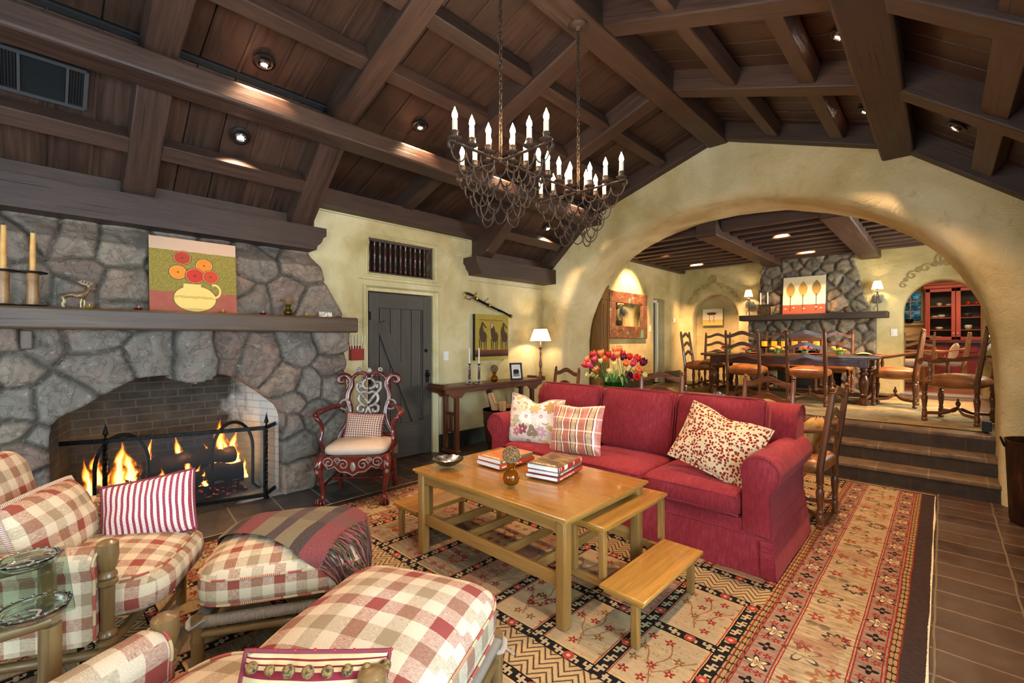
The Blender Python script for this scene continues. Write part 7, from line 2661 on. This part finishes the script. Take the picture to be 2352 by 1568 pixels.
g = G(); g.box((0, 0, .90), (.23, .27, 1.80), bev=.008); g.build('carcass', W_ARM, ar)
g = G(); g.box((0, 0, 1.83), (.25, .31, .07), bev=.015); g.box((0, 0, 1.90), (.24, .29, .05), bev=.015); g.box((0, 0, .04), (.25, .31, .08), bev=.01); g.build('cornice', W_ARM, ar)
g = G()
for p, s_ in (((.122, 0, 1.70), (.014, .26, .08)), ((.122, 0, .16), (.014, .26, .10)), ((.122, -.105, .93), (.014, .05, 1.5)), ((.122, .105, .93), (.014, .05, 1.5))): g.box(p, s_, bev=.004)
g.box((.120, 0, .93), (.01, .10, 1.3), bev=.004)
dr_ = g.build('door', W_ARM, ar)
g = G(); g.lathe([(.035, 0), (.04, .006), (.03, .008)], (.128, 0, .72), 16, M=RY(PI / 2)); g.build('round_opening', BLACKM, dr_)
switch('white light switch plate on the dining room wall beside the copper mirror', None, (-4.524, 9.06, 1.70), .07, .13, PI / 2)
switch('white thermostat plate on the dining room wall near the far corner', None, (-4.524, 10.27, 1.92), .08, .11, PI / 2, 'thermostat')
switch('white light switch plate right of the far fireplace beside the arched doorway', None, (-.63, YB - .006, 1.60), .09, .13, 0)
# dining rug
g = G(); g.grid(lambda u, v: (-3.95 + 4.3 * u, 6.78 + 3.1 * v, DZ + .008), 10, 10)
tag(g.build('dining_rug', mat('dining_rug_weave', lambda c: (lambda p, n, m_: dict(color=c.mix(c.ss(c.noise(c.scale(c.geo(), (7, 14, 1)), 1, 4, .7), .52, .62) * .6, c.ramp(n, [(.3, '#85734c'), (.7, '#b09b6c')]), '#463820'), rough=.95, normal=c.bump(m_, .4, .003)))(c.geo(), c.noise(c.geo(), 2.5, 4), c.noise(c.geo(), 120, 2))), smooth=0), 'faded tan patterned rug under the dining table', 'rug')

# ---- dining table ----
TZ = 1.238
dt = thing('dining_table', 'long dark oak refectory table with baluster legs laid for dinner', 'dining table', (-1.88, 8.72, DZ + .01))
g = G(); g.box((-1.88, 8.72, TZ - .02), (2.50, 1.06, .04), bev=.008); g.box((-1.88, 8.72, TZ - .05), (2.40, .98, .02), bev=.006); kid(g, 'tabletop', wood('table_oak', '#3a2a18', '#8a6f46', rough=.25, coat=.3), dt)
g = G()
for y in (8.29, 9.15): g.box((-1.88, y, TZ - .11), (2.1, .03, .11), bev=.005)
for x in (-2.93, -.83): g.box((x, 8.72, TZ - .11), (.03, .86, .11), bev=.005)
kid(g, 'apron', W_DARK, dt)
for x in (-2.93, -.83):
    for y in (8.30, 9.14):
        g = G()
        g.box((x, y, TZ - .11), (.11, .11, .14), bev=.008)
        g.lathe([(.045, .54), (.05, .50), (.035, .48), (.055, .46), (.055, .44), (.038, .42), (.06, .36), (.065, .30), (.05, .20), (.035, .16), (.05, .145), (.05, .12), (.036, .11), (.05, .10), (.06, .06), (.06, .0)], (x, y, DZ + .018), 14)
        kid(g, 'leg', W_DARK, dt)
g = G()
for x in (-2.93, -.83): g.box((x, 8.72, DZ + .11), (.06, .80, .06), bev=.01)
g.box((-1.88, 8.72, DZ + .11), (2.1, .06, .06), bev=.01); kid(g, 'stretcher', W_DARK, dt)

DC = lambda lab, x, y, rz, base=LC: dup(base, (x, y, DZ + .012), rz, lab)
DC('ladder-back leather chair on the near side of the dining table, left of the two', -2.29, 7.96, 0)
DC('ladder-back leather chair on the near side of the dining table, right of the two', -1.44, 7.96, 0)
DC('ladder-back leather chair at the left end of the dining table', -3.32, 8.74, R(-86))
DC('ladder-back leather chair on the far side of the dining table at its left corner', -3.40, 9.62, R(186))
DC('ladder-back leather chair on the far side of the dining table left of the arched-back chair', -2.28, 9.62, R(180))
DC('ladder-back leather chair on the far side of the dining table right of the arched-back chair', -1.38, 9.62, R(180))
DC('ladder-back leather armchair at the right end of the dining table', -.50, 8.64, face(-1, .02), LA)
DC('ladder-back leather armchair beside the right pier of the arch at the top of the steps', .13, 7.40, face(-.95, .30), LA)
t = thing('arched_chair', 'chair with a high rounded wooden back on the far side of the dining table', 'chair', (-1.84, 9.62, DZ + .012), PI)
g = G(); g.cushion((0, 0, .47), (.50, .46, .08), n=8, e=3, bulge=.3); g.build('leather_seat', LEATHER, t, smooth=180)
g = G()
arc_ = [(.26 * cos(a), 1.0 + .12 * sin(a)) for a in [PI * k / 14 for k in range(15)]]
g.prism(arc_ + [(-.26, .86), (.26, .86)], -.012, .012, M=T(0, -.28, 0)); g.build('arched_back', W_CHAIR, t, smooth=40)
for s in (-1, 1):
    g = G(); g.tube([(s * .24, -.26, 0), (s * .24, -.24, .47), (s * .24, -.28, .95)], .02, 8); g.build('back_post', W_CHAIR, t)
    g = G(); g.tube([(s * .23, .2, 0), (s * .23, .2, .45)], .022, 8); g.build('front_leg', W_CHAIR, t)

# settings on the table
cs = thing('candle_stand', 'long black iron stand carrying six orange pillar candles on the dining table', 'candle holder', (-1.86, 8.75, TZ))
g = G(); g.beam((-.46, 0, .10), (.44, 0, .10), .03, .012)
for x in (-.40, .38): g.tube(cr([(x, 0, .10), (x, -.05, .06), (x, -.08, .005)], 4), .007, 6); g.tube(cr([(x, 0, .10), (x, .05, .06), (x, .08, .005)], 4), .007, 6)
CXs = (-2.245, -2.095, -1.945, -1.79, -1.65, -1.485)
for x in CXs: g.lathe([(.0001, .106), (.055, .108), (.06, .118), (.0001, .114)], (x + 1.86, 0, 0), 16)
g.build('iron_stand', IRON, cs)
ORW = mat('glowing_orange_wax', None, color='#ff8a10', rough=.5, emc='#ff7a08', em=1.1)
for k, x in enumerate(CXs):
    c_ = thing('pillar_candle', 'short orange pillar candle on the iron stand, number %s from the left' % ['one', 'two', 'three', 'four', 'five', 'six'][k], 'candle', (x, 8.75, TZ + .119), 0, 'orange pillar candles on the dining table')
    c_['label'] = ['orange pillar candle at the left end of the iron stand', 'second orange pillar candle from the left end of the stand', 'orange pillar candle just left of the middle of the stand', 'orange pillar candle just right of the middle of the stand', 'second orange pillar candle from the right end of the stand', 'orange pillar candle at the right end of the iron stand'][k]
    g = G(); g.lathe([(.0001, 0), (.044, 0), (.045, .08), (.040, .086), (.035, .076), (.0001, .074)], seg=16); g.build('wax', ORW, c_)
    g = G(); g.tube([(0, 0, .075), (0, 0, .09)], .0015, 4); g.build('wick', BLACKM, c_)
WG = thin_glass('wine_glass_clear', '#f8fbfa', 1.45)
first = None
for k, (x, y, lab) in enumerate(((-1.30, 8.55, 'tall wine glass left of the right-hand flowers on the dining table'), (-1.02, 8.62, 'tall wine glass right of the right-hand flowers on the dining table'), (-2.33, 8.50, 'wine glass left of the candle stand on the dining table'), (-2.72, 8.55, 'wine glass near the left end of the dining table'), (-1.72, 8.42, 'wine glass in the middle of the near side of the dining table'), (-1.98, 8.45, 'wine glass in front of the candle stand between the near chairs'))):
    if first is None:
        first = thing('wine_glass', lab, 'glass', (x, y, TZ), 0, 'wine glasses on the dining table')
        g = G(); g.lathe([(.0001, 0), (.035, .001), (.006, .008), (.004, .03), (.004, .10), (.012, .115), (.036, .15), (.042, .19), (.036, .235), (.0345, .235), (.040, .19), (.034, .152), (.001, .118)], seg=18); g.build('bowl', WG, first, smooth=60)
    else: dup(first, (x, y, TZ), 0, lab)
PL = flat('dark_plate', '#1c1a1e', .25); NAP = flat('rose_napkin', '#b04a40', .9); NAP2 = flat('beige_napkin', '#c8a878', .9)
for k, (x, y, lab, nm) in enumerate(((-.86, 8.60, 'dark plate with a beige folded napkin at the right end of the dining table', NAP2), (-1.46, 8.36, 'dark plate with a rose napkin before the right-hand near chair', NAP), (-2.28, 8.36, 'dark plate with a rose napkin before the left-hand near chair', NAP), (-2.90, 8.62, 'dark plate with a rose napkin at the left end of the dining table', NAP))):
    p = thing('plate', lab, 'plate', (x, y, TZ), 0, 'place settings on the dining table')
    g = G(); g.lathe([(.0001, .002), (.09, .002), (.14, .012), (.145, .016), (.135, .014), (.09, .008), (.0001, .008)], seg=28); g.build('dish', PL, p, smooth=60)
    n_ = thing('napkin', lab.replace('dark plate with a ', '').replace('napkin', 'napkin on the plate').replace('folded ', 'folded '), 'napkin', (x, y, TZ + .010), .3 * k)
    g = G(); g.grid(lambda u, v: ((u - .5) * .20, (v - .5) * .12, .003 + (.045 if k == 0 else .02) * sin(PI * u) * (.6 + .4 * sin(v * 9)) * (1 - abs(v - .5))), 14, 12); g.grid(lambda u, v: ((u - .5) * .20, (v - .5) * .12, .002), 2, 2)
    g.build('folded_cloth', nm, n_, smooth=180)
FCOL = [flat('bloom_red', '#c01c28', .6), flat('bloom_pink', '#d8486a', .6), flat('bloom_yellow', '#e2c23a', .6), flat('bloom_orange', '#e06a28', .6)]
for k, (x, y, lab) in enumerate(((-2.86, 8.72, 'low arrangement of red blooms at the left end of the dining table'), (-2.48, 8.66, 'low arrangement of pink and orange blooms left of the candle stand'), (-2.02, 8.60, 'low arrangement of pink and yellow blooms in front of the candle stand'), (-1.62, 8.62, 'small arrangement of pink blooms right of centre on the dining table'), (-1.16, 8.60, 'low arrangement of yellow and orange blooms between the tall glasses'))):
    f_ = thing('flower_arrangement', lab, 'flowers', (x, y, TZ), 0, 'low flowers on the dining table')
    q = random.Random(k + 3)
    g = G(); g.lathe([(.04, 0), (.05, .03), (.045, .05), (.0001, .05)], seg=12)
    for i in range(26):
        a, e = q.uniform(0, 6.28), q.uniform(.05, .13)
        g.tube([(0, 0, .04), (e * .6 * cos(a), e * .6 * sin(a), .07), (e * cos(a), e * sin(a), .05 + q.uniform(0, .05))], [.006, .012, .002], 5, flat=(1, .3))
    g.build('foliage', LEAF, f_)
    for i in range(7):
        a, e = q.uniform(0, 6.28), q.uniform(.01, .09)
        c0 = (e * cos(a), e * sin(a), .085 + q.uniform(-.02, .03)); r = q.uniform(.018, .032)
        g = G(); g.grid(lambda u, v: (c0[0] + r * sin(PI * v) * cos(2 * PI * u) * (1 + .18 * cos(10 * PI * u)), c0[1] + r * sin(PI * v) * sin(2 * PI * u) * (1 + .18 * cos(10 * PI * u)), c0[2] - r * .8 * cos(PI * v)), 20, 7, wu=True)
        g.build('bloom', FCOL[{0: (0, 0, 1), 1: (1, 3, 1), 2: (1, 2, 2), 3: (1, 1, 0), 4: (2, 3, 2)}[k][i % 3]], f_, smooth=180)
o = thing('outlet_box', 'small black box fixed at the foot of the right pier beside the steps', 'box', (.33, 6.78, DZ + .02))
g = G(); g.box((0, 0, .05), (.07, .10, .10), bev=.006); g.build('casing', BLK, o); g = G(); g.box((-.036, 0, .05), (.004, .06, .06)); g.build('cover_plate', GV, o)

# ---------------------------------------------------------------- kitchen
HW = -.33
hu = thing('hutch', 'tall red painted hutch with glazed doors over drawers in the kitchen', 'hutch', (.62, 15.2, DZ))
g = G()
g.box((.62, 15.35, 1.95), (1.9, .02, 1.75), mi=0)
kid(g, 'back_boards', wood('hutch_back', '#2e2a20', '#4a4434', rough=.6), hu)
g = G()
for x in (-.29, .66, 1.53): g.box((x, 15.16, 2.08), (.05, .38, 1.27))
g.box((.62, 15.12, 2.74), (1.92, .46, .09), bev=.01); g.box((.62, 15.10, 2.80), (2.02, .52, .05), bev=.015)
g.box((.62, 15.16, 1.455), (1.88, .38, .05))
kid(g, 'upper_case', W_RED, hu)
for z in (1.70, 1.99, 2.27):
    g = G(); g.box((.62, 15.17, z), (1.84, .34, .022)); kid(g, 'shelf', W_RED, hu)
for a, b in ((-.30, .22), (.23, .72), (.74, 1.5)):
    g = G()
    for p, s_ in ((((a + b) / 2, 14.965, 2.66), (b - a, .03, .09)), (((a + b) / 2, 14.965, 1.50), (b - a, .03, .08)), ((a + .04, 14.965, 2.08), (.08, .03, 1.22)), ((b - .035, 14.965, 2.08), (.07, .03, 1.22))): g.box(p, s_, bev=.004)
    d_ = kid(g, 'door', W_RED, hu)
    g = G(); g.box(((a + b) / 2, 14.965, 2.08), (b - a - .12, .004, 1.1)); g.bm.transform(Wd(hu)); g.build('pane', PANE, d_, smooth=0)
    g = G(); g.ball((b - .03 if a < 0 else a + .03, 14.94, 1.62), .015, 8, 6); g.bm.transform(Wd(hu)); g.build('knob', WHITEP, d_)
g = G(); g.box((.62, 15.08, 1.405), (2.0, .60, .04), bev=.006); kid(g, 'counter', flat('dark_counter', '#23241f', .3), hu)
g = G(); g.box((.62, 15.12, .93), (1.94, .50, .90), bev=.004); kid(g, 'base_case', wood('hutch_base_red', '#5e1f20', '#943c38', rough=.5), hu)
for i in range(4):
    x = -.12 + i * .48
    g = G(); g.box((x, 14.86, 1.27), (.44, .02, .17), bev=.006); d_ = kid(g, 'drawer', wood('hutch_base_red', '', ''), hu)
    g = G(); g.ball((x, 14.84, 1.27), .016, 8, 6); g.bm.transform(Wd(hu)); g.build('knob', WHITEP, d_)
    g = G(); g.box((x, 14.86, .86), (.44, .02, .56), bev=.006); d_ = kid(g, 'cupboard_door', wood('hutch_base_red', '', ''), hu)
    g = G(); g.ball((x + .16, 14.84, 1.08), .014, 8, 6); g.bm.transform(Wd(hu)); g.build('knob', WHITEP, d_)
POT = flat('white_pottery', '#d8d4c4', .3); REDP = flat('red_pottery', '#b03018', .3)
bowls = [(-.10, 1.466 + .015, .09, .07, 'stack of white plates on the bottom shelf of the hutch, left', POT), (.10, 1.481, .06, .03, 'low white dish on the bottom shelf of the hutch, centre', POT), (.46, 1.481, .10, .06, 'wide white tureen on the bottom shelf of the hutch, right', POT),
         (-.06, 1.712, .07, .07, 'white bowl on the second shelf of the hutch, left', POT), (.44, 1.712, .07, .11, 'white jug-shaped bowl on the second shelf of the hutch, right', POT), (-.14, 2.002, .06, .05, 'white cup on the third shelf of the hutch, far left', POT), (-.02, 2.002, .07, .075, 'white bowl on the third shelf of the hutch, left', POT), (.42, 2.002, .09, .10, 'round grey bowl on the third shelf of the hutch, right', GV),
         (-.06, 2.282, .05, .08, 'white teapot on the top shelf of the hutch, left', POT), (.12, 2.282, .07, .05, 'white bowl on the top shelf of the hutch, centre', POT), (.44, 2.282, .05, .09, 'red pottery jar on the top shelf of the hutch', REDP), (.58, 2.282, .045, .08, 'second smaller red pottery jar on the top shelf of the hutch', REDP)]
for x, z, r, h, lab, m in bowls:
    o = thing('pottery', lab, 'pottery', (x, 15.15, z), 0, 'pottery on the hutch shelves')
    g = G(); g.lathe([(r * .5, 0), (r * .8, h * .2), (r, h * .6), (r * .95, h * .85), (r * .7, h), (r * .62, h * .95), (r * .6, h * .6), (.0001, h * .3)], seg=16); g.build('vessel', m, o, smooth=60)
PINE = wood('pine', '#a8783c', '#dcb070', rough=.45)
def pine_copy(o):
    kids_ = [c_ for c_ in COL.objects if c_.parent == o or (c_.parent and c_.parent.parent == o)]
    for c_ in kids_:
        sl = c_.material_slots[0]
        if sl.material in (W_CHAIR, LEATHER):
            sl.link = 'OBJECT'; sl.material = PINE if c_.name.split('.')[0] != 'leather_seat' else flat('cream_cushion', '#e8dcc0', .9)
pine_copy(DC('pale pine chair with cream seat left of the small kitchen table', -.44, 12.55, R(20)))
pine_copy(DC('pale pine armchair with cream cushion facing left in the kitchen', .10, 13.2, face(-1, .1), LA))
kt = thing('kitchen_table', 'small pine table in the kitchen seen through the arched doorway', 'table', (-.32, 13.35, DZ))
g = G(); g.lathe([(.0001, .70), (.36, .70), (.38, .715), (.38, .73), (.0001, .735)], seg=30); g.build('tabletop', PINE, kt)
g = G(); g.tube([(0, 0, .7), (0, 0, .1)], [.05, .07], 10)
for k in range(4): g.tube([(0, 0, .12), (.26 * cos(k * PI / 2 + .4), .26 * sin(k * PI / 2 + .4), .02)], .03, 6)
g.build('pedestal', PINE, kt)
scatter('throw_pillow', 'cream leaf print cushion on the pine armchair in the kitchen', (.17, 13.2, DZ + .71), (R(-14), 0, face(-1, .1) + PI), .40, .38, .14, mat('cream_leaf', lambda c: dict(color=c.mix(c.ss(c.vor(c.scale(c.uv, (10, 20, 1), rot=(0, 0, .7)), 1), .22, .3), '#c8a468', '#f2ead2'), rough=.9)), None)
pn = thing('cooking_pot', 'small black pot hanging in front of the kitchen window', 'pot', (-.62, 15.42, 1.896))
g = G(); g.lathe([(.05, 0), (.08, .03), (.085, .10), (.08, .10), (.07, .03), (.0001, .01)], seg=16); g.build('pan', IRON, pn); g = G(); g.tube([(.06, 0, .10), (.02, 0, .40)], .007, 5); g.build('handle', STEEL, pn)
# foliage outside the kitchen window
g = G(); g.grid(lambda u, v: (-2.2 + 3.2 * u, 16.6 + .25 * mnoise.noise(Vector((u * 20, v * 20, 0))), .6 + 3 * v), 60, 60)
tag(g.build('garden_foliage', mat('garden_leaves', lambda c: dict(color=c.ramp(c.noise(c.geo(), 9, 5, .7), [(.35, '#1c3a40'), (.5, '#4a8a9a'), (.62, '#a8d4e0')]), rough=.8)), smooth=180), 'blue-green garden foliage seen through the kitchen window', 'foliage', kind='stuff')
# downlights in the dining ceiling
DSP = []
for k, (x, y, tx, tz, e, lab) in enumerate(((-3.70, 8.21, -4.53, 1.9, 1.0, 'round white downlight over the copper mirror'), (-3.82, 9.65, -3.8, 1.9, .9, 'round white downlight in front of the arched niche'), (-1.80, 7.85, -1.9, 1.2, .8, 'round white downlight in the middle of the dining ceiling'), (-1.75, 9.65, -2.05, 2.4, .45, 'round white downlight over the leaf canvas'), (-.2, 8.93, -.6, 1.2, 1.0, 'round white downlight before the arched doorway'))):
    o = thing('downlight', lab, 'ceiling light', (x, y, 3.225))
    g = G(); g.lathe([(.05, -.004), (.075, -.004), (.078, .004), (.05, .004)], seg=24); g.build('trim_ring', WHITEP, o)
    g = G(); g.lathe([(.0001, .0), (.045, .0)], seg=18); g.build('bulb', SPB, o)
    DSP.append(((x, y, 3.19), e, (tx, (8.1, 10.85, 8.6, 10.3, 9.3)[k], tz)))

# ---------------------------------------------------------------- light and camera
def kelvin(k):
    t = k / 100
    r = 255 if t <= 66 else 329.7 * (t - 60) ** -.1332
    gg = 99.47 * math.log(t) - 161.12 if t <= 66 else 288.12 * (t - 60) ** -.0755
    b = 255 if t >= 66 else (138.52 * math.log(t - 10) - 305.04 if t > 19 else 0)
    f = lambda v: (max(0, min(255, v)) / 255) ** 2.2
    return (f(r), f(gg), f(b))


def light(name, kind, loc, energy, col, target=None, **kw):
    L = bpy.data.lights.new(name, kind)
    L.energy = energy
    L.color = kelvin(col) if isinstance(col, (int, float)) else col
    for a, b in kw.items(): setattr(L, a, b)
    o = bpy.data.objects.new(name, L)
    COL.objects.link(o)
    o.location = loc
    if target is not None:
        o.rotation_euler = (Vector(target) - Vector(loc)).to_track_quat('-Z', 'Y').to_euler()
    return o


for (a, b) in ((-2.6, -.6), (.1, 1.9)):
    light('daylight_and_fill', 'AREA', (XR + .3, (a + b) / 2, 1.45), 165, (.62, .82, 1.0), target=(-4, (a + b) / 2 + .3, .9), shape='RECTANGLE', size=1.9, size_y=1.4)
light('daylight_and_fill', 'AREA', (-2.1, -3.5, 1.4), 140, (.80, .90, 1.0), target=(-2.1, 2, 1.3), shape='RECTANGLE', size=2.9, size_y=2.0)  # overall fill through the added back window

for P, e, dn in SPOTS:
    light('downlight_beam', 'SPOT', P, 130 * e, 3900, target=P + Vector((dn.x * .35, 0, -1)), spot_size=R(100), spot_blend=.6, shadow_soft_size=.025)
for y_, e_ in ((.45, 3), (.95, 3), (1.3, 4)):
    light('fire_glow', 'POINT', (-4.98, y_, .42), e_, (1, .42, .12), shadow_soft_size=.08)
w = bpy.data.worlds.new('world'); sc.world = w
w.use_nodes = True
w.node_tree.nodes['Background'].inputs[0].default_value = (.55, .75, 1, 1)
w.node_tree.nodes['Background'].inputs[1].default_value = 1.0

cam = bpy.data.cameras.new('camera')
cam.lens = 16
cam.sensor_width = 36
cam.sensor_fit = 'HORIZONTAL'
cam.shift_y = -4 / 2352
cam.clip_start = .02
co = bpy.data.objects.new('camera', cam)
COL.objects.link(co)
FPX = 16 / 36 * 2352
co.location = (0, 0, 1.47)
co.rotation_euler = (PI / 2, 0, math.atan(989 / FPX))
sc.camera = co
vs = sc.view_settings
vs.view_transform = 'Standard'
vs.look = 'None'
vs.gamma = 1
vs.use_curve_mapping = False
vs.exposure = 0.35
for k, (p, e, tg_) in enumerate(DSP):
    light('dining_beam', 'SPOT', p, 480 * e, 3600, target=tg_, spot_size=R(75), spot_blend=.6, shadow_soft_size=.03)
light('daylight_and_fill', 'AREA', (1.05, 8.5, 2.0), 130, (1, .95, .82), target=(-3, 8.5, 1.4), shape='RECTANGLE', size=1.7, size_y=1.1)  # added lamp outside the invented dining window, raises the ambient light
light('kitchen_fill', 'AREA', (.2, 13.4, 3.0), 60, 3600, target=(.2, 13.4, 0), size=1.2)  # unseen area lamp, added so the kitchen lends warm fill

cy = sc.cycles
cy.max_bounces = 7
cy.diffuse_bounces = 3
cy.glossy_bounces = 3
cy.transmission_bounces = 6
cy.transparent_max_bounces = 10
cy.caustics_reflective = False
cy.caustics_refractive = True
cy.use_adaptive_sampling = True
cy.adaptive_threshold = .09
cy.adaptive_min_samples = 12
for n_ in ('spot_bulb', 'flame', 'embers', 'glowing_orange_wax'):
    bpy.data.materials[n_].cycles.emission_sampling = 'NONE'
cy.sample_clamp_indirect = 6
